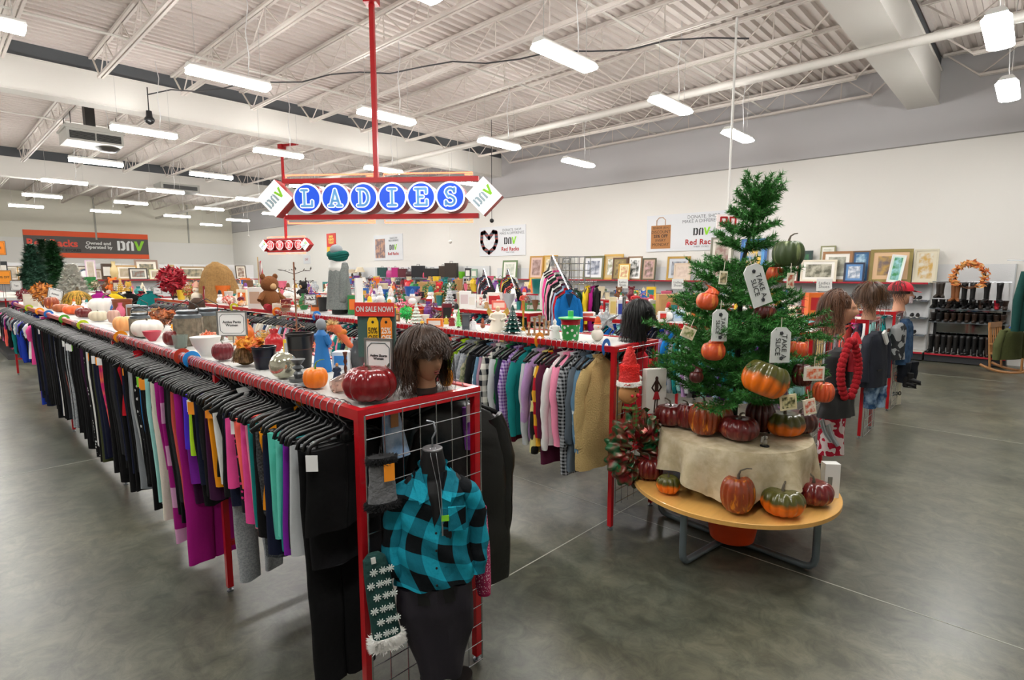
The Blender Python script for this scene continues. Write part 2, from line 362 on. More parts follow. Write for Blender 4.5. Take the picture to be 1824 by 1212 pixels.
# ceiling heater
t = thing('unit_heater', 'grey ceiling heater box with dark louvred opening hanging left of the lamps', 'heater', (3.55, 19.1, 5.45))
mb = MB(); mb.box((-.62, -.55, 0), (.62, .55, .42)); mb.box((-.66, -.58, .3), (.66, .58, .36)); mb.build('cabinet', mat('#b9b7b0', .5), t)
mb = MB(); mb.box((-.56, -.57, .05), (-.02, -.55, .24)); mb.box((.02, -.57, .05), (.56, -.55, .24)); g = mb.build('grille', mat('#1d1d1d', .7), t)
mb = MB()
for k in range(6): mb.cbox((0, -.575, .07 + .03 * k), (1.1, .01, .006))
mb.build('louvre', mat('#6b6b68', .5), g)
mb = MB(); mb.lathe([(.02, -.12), (.2, -.1), (.3, 0)], 16); mb.build('fan_cone', mat('#4c4a46', .6), t, (.35, 0, 0), smooth=True)
mb = MB(); [mb.bar((a, b, .42), (a, b, .75), .012) for a in (-.5, .5) for b in (-.45, .45)]; mb.box((-.1, 0, .42), (.12, .3, 1.2)); mb.build('hanger', mat('#2c2a28', .6), t)
t = thing('unit_heater', 'small flat grey ceiling heater far behind the mens sign pole', 'heater', (8.0, 27.5, 5.5))
mb = MB(); mb.box((-.75, -.5, 0), (.75, .5, .3)); mb.build('cabinet', mat('#8f8e88', .5), t); mb = MB(); mb.box((-.65, -.52, .06), (.65, -.5, .22)); mb.build('grille', mat('#333333', .6), t)
# ================================================================ hanging signs
NEON = mat('#ff6a48', .4, emit=3.4); NEONB = mat('#ff7a50', .4, emit=5.)
SRED = mat('#ac0f17', .35); SW = mat('#f6f8f8', .4, emit=.3)
def slab(ch):
    """slab-serif strokes in a 1 x 1 box"""
    def arc(cx, cz, rx, rz, a0, a1, n=10): return [(cx + rx * math.cos(math.radians(a0 + (a1 - a0) * i / n)), cz + rz * math.sin(math.radians(a0 + (a1 - a0) * i / n))) for i in range(n + 1)]
    D = {
     'L': [[(.32, .05), (.32, .95)], [(.12, .95), (.54, .95)], [(.12, .05), (.86, .05), (.86, .32)]],
     'A': [[(.2, .05), (.5, .95), (.8, .05)], [(.3, .33), (.7, .33)], [(.06, .05), (.36, .05)], [(.64, .05), (.94, .05)]],
     'D': [[(.28, .05), (.28, .95)], [(.1, .05), (.45, .05)] + arc(.45, .5, .38, .45, -90, 90) + [(.1, .95)]],
     'I': [[(.5, .05), (.5, .95)], [(.24, .05), (.76, .05)], [(.24, .95), (.76, .95)]],
     'E': [[(.3, .05), (.3, .95)], [(.1, .95), (.84, .95), (.84, .72)], [(.1, .05), (.88, .05), (.88, .3)], [(.3, .5), (.62, .5)]],
     'S': [[(.78, .95), (.76, .76)] + arc(.5, .73, .28, .22, 10, 180) + arc(.5, .5, .12, .03, 180, 90, 2) + arc(.5, .27, .3, .22, 60, -170) + [(.2, .05)]],
     'M': [[(.2, .05), (.2, .95), (.5, .4), (.8, .95), (.8, .05)], [(.06, .05), (.34, .05)], [(.66, .05), (.94, .05)]],
     'N': [[(.24, .05), (.24, .95), (.76, .05), (.76, .95)], [(.1, .05), (.38, .05)], [(.6, .95), (.92, .95)]]}
    return D[ch]
def dav(parent, w_, loc, rz=0., rot=None, d=.002, grey='#9fb3bd', green='#8fd61f'):
    """the three-letter stencil logo"""
    h = w_ * .42; g = mat(grey, .5); mb = MB()
    mb.prism([(-.5 * w_, -h / 2), (-.4 * w_, -h / 2), (-.4 * w_, h / 2), (-.5 * w_, h / 2)], -d, 0)
    P = [(-.37 * w_, -h / 2), (-.27 * w_, -h / 2), (-.2 * w_, -.3 * h), (-.2 * w_, .3 * h), (-.27 * w_, h / 2), (-.37 * w_, h / 2), (-.37 * w_, .3 * h), (-.31 * w_, .3 * h), (-.31 * w_, -.3 * h), (-.37 * w_, -.3 * h)]
    mb.prism(P, -d, 0)
    mb.prism([(-.16 * w_, -h / 2), (-.06 * w_, -h / 2), (-.06 * w_, .3 * h), (-.01 * w_, .3 * h), (-.01 * w_, h / 2), (-.08 * w_, h / 2), (-.16 * w_, .25 * h)], -d, 0)
    mb.prism([(.02 * w_, -h / 2), (.12 * w_, -h / 2), (.12 * w_, .3 * h), (.06 * w_, h / 2), (.02 * w_, h / 2)], -d, 0)
    o = mb.build('logo', g, parent, loc, rz, rot=rot)
    mb = MB(); mb.prism([(.26 * w_, -h / 2), (.36 * w_, -h / 2), (.54 * w_, h * .55), (.42 * w_, h * .55), (.32 * w_, -.1 * h), (.25 * w_, h * .5), (.14 * w_, h * .5)], -d, 0)
    mb.build('logo', mat(green, .5), parent, loc, rz, rot=rot, label='bright green V of the logo')
    return o
def hung_sign(word, name, label, ctr, rz, Wd, H, disc, face, ink, poletop, lamps):
    t = thing(name, label, 'sign', ctr, rz)
    mb = MB()
    for z in (H / 2, -H / 2): mb.box((-Wd / 2, -.02, z - .035), (Wd / 2, .1, z + .035))
    mb.build('frame', SRED, t)
    px = -.02 * Wd
    mb = MB(); mb.box((px - .035, .005, H / 2 + .03), (px + .035, .075, poletop)); mb.box((px - .1, -.06, poletop - .12), (px + .1, .14, poletop + .1)); mb.box((px, 0, poletop + .02), (px + .75, .08, poletop + .1)); mb.build('pole', SRED, t)
    n = len(word); gap = (Wd * .73) / (n - 1)
    for i, ch in enumerate(word):
        cx = (i - (n - 1) / 2) * gap
        d = empty('letter_disc', (cx, -.02, 0)); d.parent = t
        mb = MB(); mb.lathe([(disc * .5, 0), (disc * .5, .3)], 32).xf(Matrix.Rotation(PI / 2, 4, 'X')); o = mb.build('can', SRED, d, (0, .23, 0), smooth=True); 
        mb = MB(); mb.lathe([(disc * .5, 0), (disc * .5, .012)], 36).xf(Matrix.Rotation(PI / 2, 4, 'X')); mb.build('rim', SW, d, (0, -.071, 0), smooth=True)
        mb = MB(); mb.lathe([(disc * .44, 0), (disc * .44, .006)], 36).xf(Matrix.Rotation(PI / 2, 4, 'X')); mb.build('face', face, d, (0, -.084, 0), smooth=True)
        s = disc * .58
        for wd, m_, yy in ((.27, SW, -.094), (.13, ink, -.099)):
            mb = MB()
            for st in slab(ch): mb.stroke([((a - .5) * s * .86, (b - .5) * s) for a, b in st], wd * s, yy, yy + .006)
            mb.build('letter', m_, d)
    for s in (-1, 1):
        cx = s * (Wd / 2 + .03 * Wd); q = disc * .62 * 1.02
        d = empty('logo_box', (cx, -.02, 0), rot=(0, 0, 0)); d.parent = t
        mb = MB(); mb.prism([(0, -q), (q, 0), (0, q), (-q, 0)], -.1, .12); mb.build('box', SRED, d)
        mb = MB(); mb.prism([(0, -q * .99), (q * .99, 0), (0, q * .99), (-q * .99, 0)], -.112, -.1); mb.build('face', SW, d)
        dav(d, q * 1.15, (0, -.113, 0), rot=(0, -PI / 4 * s * -1 if s < 0 else -PI / 4, 0))
    for z, s in ((H / 2 + .095, 1), (-H / 2 - .095, -1)):
        for a, b in ((-Wd * .49, -Wd * .03), (Wd * .02, Wd * .47)):
            mb = MB(); mb.tube([(a, .02, z - s * .04), (a, .02, z), (b, .02, z), (b, .02, z - s * .03), (b - .12, .02, z - s * .03)], .011, 8); mb.build('neon_tube', NEON, t, smooth=True)
    return t
SB = mat('#1450d8', .35, emit=.35); INK = mat('#6fb0e6', .4, emit=.12)
hung_sign('LADIES', 'hanging_sign', 'red framed hanging sign with six blue letter discs reading LADIES', (5.07, 7.62, 3.17), -(YAW + math.radians(5)), 3.12, .56, .46, SB, INK, 3.0, True)
SR = mat('#c81c22', .35, emit=.3)
c = ray(510, 437); k = 20.0 / c.y; c = CAMP + c * k
hung_sign('MENS', 'hanging_sign', 'smaller red hanging sign with four red letter discs reading MENS, behind the ladies sign', tuple(c), -(YAW + .4), 1.85, .42, .34, SR, mat('#ff5a56', .4, emit=.4), 3.45, True)

# ================================================================ posters and banners on the walls
def face_dir(side):  # rotation for things on the right wall (reading towards -X)
    return -PI / 2
def poster(name, label, px0, py0, px1, py1, m, cat='poster'):
    """rectangle on the right wall from the pixel of its upper left and lower right corners"""
    a = atx(px0, py0, WX); b = atx(px1, py1, WX)
    cy = (a.y + b.y) / 2; zt = (a.z + b.z) / 2; w_ = abs(a.y - b.y)
    return cy, w_, zt
def wall_board(label, xl, xr, ztop, zbot, m, x=WX, cat='poster', name='wall_poster', fr=None):
    yl = atx(xl, 440, x).y; yr = atx(xr, 440, x).y; w_ = yl - yr; h = ztop - zbot
    t = thing(name, label, cat, (x - .0, (yl + yr) / 2, (ztop + zbot) / 2), -PI / 2)
    mb = MB(); mb.box((-w_ / 2, -.025, -h / 2), (w_ / 2, -.005, h / 2)); mb.build('board', m, t)
    return t, w_, h
PB = mat('#dfe2e6', .4)
def zx(px, py): return atx(px, py, WX).z
t, w_, h = wall_board('long pale poster with a brown paper bag and a senior discount message', 1152, 1300, zx(1225, 380), zx(1225, 447), PB)
mb = MB(); mb.box((-w_ * .44, -.03, -h * .42), (-w_ * .19, -.026, h * .22)); b = mb.build('bag_picture', mat('#b27a47', .7), t)
mb = MB(); mb.tube([(-w_ * .37, -.03, h * .2), (-w_ * .37, -.03, h * .36), (-w_ * .34, -.03, h * .43), (-w_ * .29, -.03, h * .43), (-w_ * .26, -.03, h * .36), (-w_ * .26, -.03, h * .2)], .012, 6); mb.build('bag_handle', mat('#b98e68', .7), t)
DT = mat('#3b2a20', .6)
for i, s in enumerate(('SENIOR (55+)', 'DISCOUNT', '25% OFF', 'EVERY', 'MONDAY')): text(s, h * (.115 if i else .085), DT, t, (-w_ * .315, -.032, h * .15 - i * h * .115), bold=.004 if i == 2 else 0)
GT = mat('#70757a', .6)
text('DONATE. SHOP.\nMAKE A DIFFERENCE.', h * .125, GT, t, (w_ * .2, -.028, h * .33)); dav(t, w_ * .19, (w_ * .18, -.028, .0), grey='#2d2f31'); text('Red Racks', h * .2, SRED, t, (w_ * .18, -.028, -h * .28), bold=.006, spacing=1.08); text('THRIFT STORES', h * .06, GT, t, (w_ * .18, -.028, -h * .4))
t, w_, h = wall_board('pale poster with hands in striped sleeves forming a heart', 855, 937, zx(895, 403), zx(895, 456), PB)
mb = MB(); hs = [(0, -.38), (-.12, -.22), (-.17, 0), (-.16, .3), (-.1, .33), (0, .12), (.1, .33), (.16, .3), (.17, 0), (.12, -.22)]
mb.stroke([(a * w_ - w_ * .28, b * h) for a, b in hs], .17, -.032, -.027, True); mb.build('heart_of_hands', mat('#33424f', .6, c2='#8c3a34', pat='stripe_z', scale=7.), t)
text('DONATE. SHOP.\nMAKE A DIFFERENCE.', h * .12, GT, t, (w_ * .22, -.028, h * .3)); dav(t, w_ * .25, (w_ * .18, -.028, .0), grey='#2d2f31'); text('Red Racks', h * .18, SRED, t, (w_ * .18, -.028, -h * .28), bold=.006, spacing=1.08); text('THRIFT STORES', h * .055, GT, t, (w_ * .18, -.028, -h * .39))
t, w_, h = wall_board('pale poster with a small photo of people beside the logo, behind the grey draped mannequin', 667, 718, zx(693, 418), zx(693, 464), PB)
mb = MB(); mb.box((-w_ * .45, -.03, -h * .4), (-w_ * .1, -.026, h * .35)); mb.build('photo', mat('#7f6f74', .6, c2='#c79a80', pat='noise', scale=5.), t)
text('DONATE. SHOP.\nMAKE A DIFFERENCE.', h * .1, GT, t, (w_ * .2, -.028, h * .3), sx=.7); dav(t, w_ * .25, (w_ * .18, -.028, .0), grey='#2d2f31'); text('Red Racks', h * .16, SRED, t, (w_ * .18, -.028, -h * .25), bold=.006, spacing=1.08)
t, w_, h = wall_board('narrow red and yellow banner reading EARN POINTS TODAY', 583, 599, zx(590, 416), zx(590, 452), mat('#e23a28', .5))
for i, s in enumerate(('EARN', 'POINTS', 'TODAY')): text(s, h * .15, mat('#ffe06a', .5), t, (0, -.03, h * (.34 - .15 * i)), bold=.01)
mb = MB(); mb.box((-w_ * .48, -.03, -h * .48), (w_ * .48, -.026, -h * .16)); mb.build('yellow_panel', mat('#ffc62c', .5), t)
t, w_, h = wall_board('white notice with red lettering beyond the mens sign', 540, 552, zx(546, 455), zx(546, 470), PB); text('DAV', h * .4, SRED, t, (0, -.03, 0))
# far banner
t = thing('wall_banner', 'wide grey banner with orange edges naming the store on the far wall', 'banner', (aty(160, 435, FY).x, FY - .06, 0), 0)
zt, zb = aty(160, 414, FY).z, aty(160, 460, FY).z; Wd = aty(271, 440, FY).x - aty(52, 440, FY).x; hh = zt - zb; zc = (zt + zb) / 2
mb = MB(); mb.box((-Wd / 2, 0, zc - hh / 2), (Wd / 2, .03, zc + hh / 2)); mb.build('panel', mat('#5a5552', .6), t)
mb = MB(); mb.box((-Wd / 2, -.01, zc + hh * .3), (Wd / 2, 0, zc + hh / 2)); mb.box((-Wd / 2, -.01, zc - hh / 2), (Wd / 2, 0, zc - hh * .32)); mb.build('border', mat('#ef5a28', .6), t)
text('Red Racks', hh * .36, mat('#f05540', .6), t, (-Wd * .29, -.02, zc + .05), bold=.018); text('THRIFT STORES', hh * .14, mat('#2b2826', .6), t, (-Wd * .2, -.02, zc - hh * .22), bold=.01)
text('Owned and\nOperated by', hh * .17, WHITE, t, (Wd * .07, -.02, zc), bold=.01); dav(t, Wd * .23, (Wd * .34, -.02, zc + .02), grey='#f4f4f4')
# red and white hanging notice on a pole beside the christmas tree
p = atx(1296, 395, 9.6); t = thing('hanging_notice', 'small red and white notice on a long white rod above the christmas tree', 'sign', tuple(p), FACE)
mb = MB(); mb.tube([(0, 0, .12), (0, 0, CZ - .6 - p.z)], .02, 8); mb.build('rod', WHITE, t)
mb = MB(); mb.box((-.19, -.015, -.13), (.19, .015, .12)); mb.build('card', mat('#f4e9e6', .5), t)
mb = MB(); mb.stroke([(-.12, -.07), (-.12, .07), (-.02, .07), (-.02, -.02), (-.12, -.02)], .03, -.02, -.015); mb.stroke([(.04, .07), (.13, .07), (.13, -.07), (.04, -.07), (.04, .07)], .03, -.02, -.015); mb.build('print', SRED, t)
for px, py, X, lb in ((876, 392, 11.0, 'black round pendant on a thin cord in front of the heart poster'), (802, 430, 12.0, 'white sensor on a thin rod hanging before the far end of the right wall'), (443, 420, 13.0, 'tiny white sensor on a thin rod over the far clothes racks')):
    p = atx(px, py, X); mb = MB(); mb.tube([(0, 0, 0), (0, 0, CZ - .65 - p.z)], .008, 5); mb.ball((0, 0, -.02), .06, 10, 6)
    tag(mb.build('pendant', BLACK if px == 876 else PW, None, tuple(p), smooth=True), lb, 'pendant')
# ================================================================ garment racks
RH = 1.45; RAIL = .019
def rack(name, label, xa, xb, ya, yb, posts, shelf=True, grid=True, gz0=.02):
    t = thing(name, label, 'clothes rack', (xa, ya, 0), 0, None); w_ = xb - xa; L = yb - ya
    for x in (0, w_):
        mb = MB(); mb.box((x - RAIL, -RAIL, RH - .045), (x + RAIL, L + RAIL, RH)); mb.build('rail', RED, t)
    for y in (0, L):
        mb = MB(); mb.box((RAIL, y - RAIL, RH - .044), (w_ - RAIL, y + RAIL, RH - .001)); mb.build('end_rail', RED, t)
    for y in posts:
        for x in (0, w_):
            mb = MB(); mb.box((x - RAIL * .9, y - RAIL * .9, .03), (x + RAIL * .9, y + RAIL * .9, RH - .045)); p = mb.build('post', RED, t)
            mb = MB(); mb.lathe([(.02, 0), (.02, .008), (.008, .012), (.008, .032)], 10, (x, y, 0)); mb.build('levelling_foot', STEEL, p)
        if 0 < y < L:
            mb = MB(); mb.box((.02, y - .015, .3), (w_ - .02, y + .015, .33)); mb.build('cross_bar', RED, t)
    if shelf:
        n = max(1, int(L / 1.2))
        for k in range(n):
            mb = MB(); mb.box((RAIL + .003, RAIL + k * L / n + .002, RH - .03), (w_ - RAIL - .003, (k + 1) * L / n - .002 - (RAIL if k == n - 1 else 0), RH - .008)); mb.build('shelf_board', mat('#c4c4c0', .6), t)
    if grid:
        mb = MB(); y = -.04
        for k in range(8): x = .0 + k * (w_ - .0) / 7; mb.bar((x, y, gz0), (x, y, RH - .02), .0028 if 0 < k < 7 else .004, 5)
        nz = int((RH - gz0) / .1)
        for k in range(nz + 1): z = RH - .02 - k * .1; mb.bar((0, y - .004, z), (w_, y - .004, z), .0028, 5)
        mb.build('wire_grid', CHROME, t)
    return t
rack('garment_rack', 'long red garment rack with black hangers, nearest the camera, its end facing the open floor', 1.18, 1.82, 1.965, 14.6, [0, 1.6, 4.2, 6.8, 9.4, 12.6])
rack('garment_rack', 'long red garment rack of sweatshirts behind the front rack, ending at the ribbon wreath', 3.55, 4.18, 2.285, 14.2, [0, 2.1, 4.6, 7.1, 9.6, 11.9], gz0=.2)
rack('garment_rack', 'short red garment rack behind the christmas tree, before the blue V-neck shirts', 5.7, 6.3, 1.5, 4.15, [0, 2.65], gz0=.3)
rack('garment_rack', 'red garment rack of the third row, beyond the blue V-neck shirts', 5.7, 6.3, 5.05, 10.4, [0, 2.6, 5.35], grid=False)
rack('garment_rack', 'red garment rack ending beside the navy blazer', 7.7, 8.3, 1.43, 4.9, [0, 2.4])
rack('garment_rack', 'red garment rack nearest the shoe wall, ending beside the red cap figure', 9.55, 10.15, 1.45, 6.4, [0, 2.4, 4.95])

# hangers and garment shapes (local origin on the rail top, garment plane x-z)
HK = mat('#aeb3b8', .3, 1.)
def hook_mesh():
    mb = MB(); c = -.012; R_ = .036
    pts = [(R_ * math.cos(math.radians(a)), 0, c - .01 + R_ * math.sin(math.radians(a))) for a in range(-20, 190, 21)]
    pts = [(pts[0][0] - .0, 0, -.03)] + pts[1:] + [(-R_ + .004, 0, -.05), (-.018, 0, -.065), (0, 0, -.08), (0, 0, -.1)]
    mb.tube(pts, .0025, 5); return mb.mesh('hook', HK, True)
ME_HOOK = hook_mesh()
def pant_hanger():
    mb = MB(); z = -.1
    mb.tube([(0, 0, z + .01), (-.02, 0, z - .01), (-.13, 0, z - .028), (-.165, 0, z - .045), (-.175, 0, z - .075)], .0075, 5, sq=1.3)
    mb.tube([(0, 0, z + .01), (.02, 0, z - .01), (.13, 0, z - .028), (.165, 0, z - .045), (.175, 0, z - .075)], .0075, 5, sq=1.3)
    mb.tube([(-.175, 0, z - .072), (.175, 0, z - .072)], .006, 5); mb.cbox((0, 0, z - .025), (.05, .012, .05))
    for s in (-.13, .13): mb.cbox((s, 0, z - .082), (.03, .022, .035))
    return mb.mesh('hanger', BLACKP, True)
def top_hanger():
    mb = MB(); z = -.1
    for s in (-1, 1): mb.tube([(0, 0, z + .01), (s * .03, 0, z), (s * .12, 0, z - .03), (s * .2, 0, z - .075)], .009, 5, sq=1.4)
    mb.tube([(-.2, 0, z - .075), (.2, 0, z - .075)], .005, 5); return mb.mesh('hanger', BLACKP, True)
ME_PH, ME_TH = pant_hanger(), top_hanger()
def fold(x, z, s, a): return a * (math.sin(x * 31 + s * 3.1 + z * 4) + .6 * math.sin(x * 57 + s * 1.7 - z * 7) + .4 * math.sin(z * 19 + s))
def pants_mesh(seed, L, wide=.17, flare=.6, th=.014, nv=14):
    r = random.Random(seed); mb = MB(); ph = r.random() * 9; sway = r.uniform(-.02, .02)
    crotch = .24
    for s in (-1, 1):
        def fn(u, v, s=s):
            z = -.175 - v * L; d = v * L
            hw = (wide * .5) * (1 if d < crotch else 1 - (1 - flare) * min(1, (d - crotch) / .6)); cx = s * (wide * .5 - .004) * (1 if d < crotch else 1 - .12 * min(1, (d - crotch) / .3)) + sway * v
            a = 2 * PI * u; e = .75
            x = cx + hw * math.copysign(abs(math.cos(a)) ** e, math.cos(a)); t = th * (1 + .5 * v)
            if v < .04: t *= .8
            y = t * math.copysign(abs(math.sin(a)) ** e, math.sin(a)) + fold(x, z, seed + ph, .004 + .005 * v) + s * .004 * math.sin(v * 5 + ph)
            return (x, y, z + (.006 * math.sin(x * 40 + ph) if v > .97 else 0))
        mb.grid(fn, 14, nv, True, True, True)
    return mb.mesh('garment', BLACK, True, 70)
def top_mesh(seed, L=.66, sleeve=.58, w_=.24, th=.032, hood=False, thin=False):
    r = random.Random(seed); mb = MB(); ph = r.random() * 9
    def fn(u, v):
        d = v * L; a = 2 * PI * u; z = -.1 - d
        if d < .09: k = d / .09; hw = .055 + (.205 - .055) * k ** .8; z = -.095 - d * .95
        else: hw = .205 + (w_ - .205) * min(1, (d - .09) / .2) + .01 * math.sin(v * 6 + ph)
        t = th * min(1, .35 + d * 4) * (1 + .25 * v)
        return (hw * math.copysign(abs(math.cos(a)) ** .8, math.cos(a)), t * math.copysign(abs(math.sin(a)) ** .8, math.sin(a)) + fold(hw * math.cos(a), z, seed + ph, .003 + .006 * v), z)
    mb.grid(fn, 20, 14, True, True, True)
    sw = r.uniform(-.02, .03)
    for s in (-1, 1) if sleeve > .15 else ():
        def fs(u, v, s=s):
            a = 2 * PI * u
            cx = s * (.185 + .065 * math.sin(min(1, v * 2.2) * PI / 2) + .0 * v) + sw * v; cz = -.185 - v * sleeve; cy = -.012 * math.sin(v * 3 + ph) - .015 * v
            hw = (.058 - .02 * v) * (1 if v < .93 else .8); t = (.03 + (0 if thin else .008)) * (1 - .25 * v)
            if v < .12: hw *= .7 + 2.5 * v; 
            w2 = fold(v * .5, u, seed + ph, .004)
            return (cx + (hw + w2) * math.cos(a), cy + (t + w2) * math.sin(a), cz + .02 * math.cos(a) * s * (1 - v))
        mb.grid(fs, 12, 12, True, True, True)
    mb.grid(lambda u, v: ((.062 + .012 * v) * math.cos(2 * PI * u), (.03 + .012 * v) * math.sin(2 * PI * u), -.1 + .03 * v - .012 * math.sin(2 * PI * u)), 14, 2, True)
    if hood:
        mb.grid(lambda u, v: ((.1 - .035 * v) * math.cos(PI * u) * (.7 + .3 * math.sin(PI * v)), -.02 + .075 * math.sin(PI * u) * (.5 + .5 * v), -.12 - .13 * v + .05 * math.sin(PI * u)), 12, 6)
    return mb.mesh('garment', BLACK, True, 80)
G = {
 'leggings': [pants_mesh(i, .84 + .03 * i, .17, .62) for i in range(4)],
 'pants': [pants_mesh(10 + i, .92 + .025 * i, .18, .86, .017) for i in range(4)],
 'capri leggings': [pants_mesh(20 + i, .62 + .04 * i, .17, .66) for i in range(2)],
 'shorts': [pants_mesh(30 + i, .34 + .04 * i, .175, 1.12, .017, 8) for i in range(3)],
 'long shorts': [pants_mesh(40 + i, .5 + .04 * i, .175, 1.05, .017, 9) for i in range(2)],
 'long pants': [pants_mesh(50, 1.1, .18, .85, .018, 18)],
 'sweatshirt': [top_mesh(60 + i, .62 + .02 * i, .56, .25, .034) for i in range(4)],
 'hoodie': [top_mesh(70 + i, .66, .58, .26, .036, True) for i in range(2)],
 'shirt': [top_mesh(80 + i, .6 + .03 * i, .54, .23, .022, thin=True) for i in range(4)],
 't-shirt': [top_mesh(90 + i, .6, .2, .24, .022, thin=True) for i in range(3)],
 'tank top': [top_mesh(97, .5, .12, .18, .018, thin=True)],
 'robe': [top_mesh(100 + i, .92, .6, .25, .036) for i in range(2)],
 'coat': [top_mesh(110 + i, .86, .6, .27, .045) for i in range(2)],
 'jacket': [top_mesh(120 + i, .66, .6, .26, .045) for i in range(2)],
 'long coat': [top_mesh(130, 1.0, .68, .27, .06), top_mesh(131, .95, .66, .26, .055)],
}
C = dict(black='#0e0e11', jet='#08080a', charcoal='#2b2d31', navy='#141a33', grey='#8b9096', silver='#b9bdc0', white='#e9e9e6', cream='#e4decf', aqua='#9fdcd8', blue='#1477c4', royal='#1d3aa8', violet='#4a2bd0',
  purple='#7a1f9c', plum='#3b1238', magenta='#a3157d', pink='#ee4f9b', rose='#f08fae', coral='#ff6f61', salmon='#d7584f', orange='#f2722b', amber='#f39a12', lime='#b6e32a', green='#1f7a3c', olive='#3f4428', teal='#12807f', mint='#68d0bd',
  red='#c01525', burgundy='#4f1730', maroon='#5f1024', tan='#b79f6e', brown='#5b4030', slate='#566069', sky='#9dbcd8', denim='#35506f', lilac='#b48fc0', mauve='#a98498', yellow='#f0cf2c', forest='#14402d', beige='#cdbfa6', khaki='#8d8560')
FAB = {
 'tie-dye coral and pink': cloth('#ff7a5a', '#e0307a', 'noise', 12.), 'black and white printed': cloth('#111114', '#d9d9d9', 'spots', 30.), 'navy and white blotched': cloth('#141a33', '#e6e6ea', 'camo', 9.),
 'navy and white checked': cloth('#e4e2d8', '#10131f', 'plaid', 11.), 'white-lettered black': cloth('#101216', '#9fa2a6', 'check', 36.), 'purple checked': cloth('#c6b3da', '#6b3f93', 'check', 40.), 'floral': cloth('#cfc9a8', '#6f7f5a', 'noise', 26.),
 'yellow and black camouflage': cloth('#1c1c18', '#d9cf86', 'camo', 8.), 'red and gold striped': cloth('#b3152a', '#e0a52b', 'stripe_z', 6.), 'black and lime': cloth('#1b1e21', '#b6e32a', 'stripe_x', 3.2), 'black and white striped': cloth('#101014', '#e8e8e8', 'stripe_x', 4.2),
 'black and orange edged': cloth('#17171a', '#f39a12', 'stripe_x', 5.1), 'red plaid': cloth('#b0222e', '#22252c', 'plaid', 14.), 'blue printed': cloth('#5c7f98', '#c9d7de', 'spots', 16.), 'charcoal speckled': cloth('#1c1e20', '#8d9195', 'noise', 60.), 'leopard spotted': cloth('#b49a5e', '#2a2418', 'spots', 26.),
 'grey marled': cloth('#8d9296', '#a8acb0', 'noise', 120.), 'dark marled': cloth('#33373b', '#565b60', 'noise', 120.), 'white fleece': mat('#dfe3e6', .95, 0, .9, 90., spec=.1), 'tan fleece': mat('#b9a06c', .95, 0, .9, 90., spec=.1),
 'aqua and teal': cloth('#137a80', '#74d3c4', 'stripe_x', 5.3), 'navy and mint': cloth('#1f2348', '#5fcab8', 'stripe_x', 4.7), 'coral to black ombre': cloth('#e87560', '#141417', 'gradz', 3.), 'multicolour dotted': cloth('#16181f', '#e23a8a', 'spots', 40.), 'black leather': mat('#0b0b0b', .32, 0, .5, 14., spec=.6),
 'white lettered grey': cloth('#e8e8e8', '#3a3a40', 'stripe_z', 26.), 'magenta striped': cloth('#a3157d', '#d8a0c8', 'stripe_z', 3.4), 'heather grey': cloth('#a7abb0', '#8b9096', 'noise', 60.)}
def fabric(n): return FAB[n] if n in FAB else cloth(C[n])
ME_TAG = MB().box((-.022, -.0015, -.05), (.022, .0015, .02)).mesh('price_tag', TAGW, False)
HUNG = []
SING = {'leggings': 'pair of leggings', 'pants': 'pair of pants', 'capri leggings': 'pair of capri leggings', 'shorts': 'pair of shorts', 'long shorts': 'pair of long shorts', 'long pants': 'pair of long pants'}
def hang(kind, colr, x, y, rz, rack_, tagged=None, near=True, z=RH, flip=False):
    nm = 'hanging_' + kind.replace(' ', '_').replace('-', '_')
    t = empty(nm, (x, y, z + .001), rz)
    low = kind in ('leggings', 'pants', 'capri leggings', 'shorts', 'long shorts', 'long pants')
    cat = 'trousers' if low and 'short' not in kind else 'shorts' if low else 'coat' if kind in ('coat', 'long coat', 'jacket', 'robe') else 'top'
    t['category'] = cat
    me = rnd.choice(G[kind]); s = 1 + rnd.uniform(-.05, .05)
    g = inst('cloth', me, t, m=fabric(colr), scale=(rnd.choice((-1, 1)) * s * (1 if low or kind == 'long coat' else .84), rnd.uniform(.9, 1.15), (1 + rnd.uniform(-.08, .06) if kind != 'long pants' else 1) * (1.15 if rack_ == 'sweatshirt rack' and kind not in ('robe', 'coat') else 1)))
    h = inst('hanger', ME_PH if low else ME_TH, t)
    if near: inst('hook', ME_HOOK, h)
    if tagged: inst('price_tag', ME_TAG, g, (-.17 if low else -.2, -.03, -.2 if low else -.28), rnd.uniform(-1.2, -.4), m=tagged)
    HUNG.append((rack_, x < {'front rack': 1.5, 'sweatshirt rack': 3.9, 'third rack': 6, 'blazer rack': 8, 'shoe-wall rack': 9.8}.get(rack_, 1e9), y, colr, kind, t))
    return t
def projx(x, y, z):
    d = Vector((x, y, z)) - CAMP; return 912 + FPX * d.dot(_rt) / d.dot(_fw)
def fill(xr, y0, y1, step, feats, fillers, rack_, seeds, xedge, zedge, tagp=.15, grow=0., nearlim=8.):
    r = random.Random(seeds); y = y0; feats = list(feats)
    while y < y1:
        px = projx(xedge, y, zedge); best = None
        cand = [f for f in feats if f[0] >= px - .5 * abs(px - projx(xedge, y + step, zedge))]
        if cand:
            best = max(cand, key=lambda f: f[0]); feats.remove(best); kind, colr = best[1], best[2]
        else: kind, colr = r.choice(fillers)
        tg = r.choice((TAGW, TAGW, TAGO, TAGG)) if r.random() < tagp else None
        hang(kind, colr, xr + r.uniform(-.008, .008), y, r.uniform(-.16, .16), rack_, tg, near=y < nearlim)
        y += (step + grow * (y - y0)) * r.uniform(.8, 1.2)
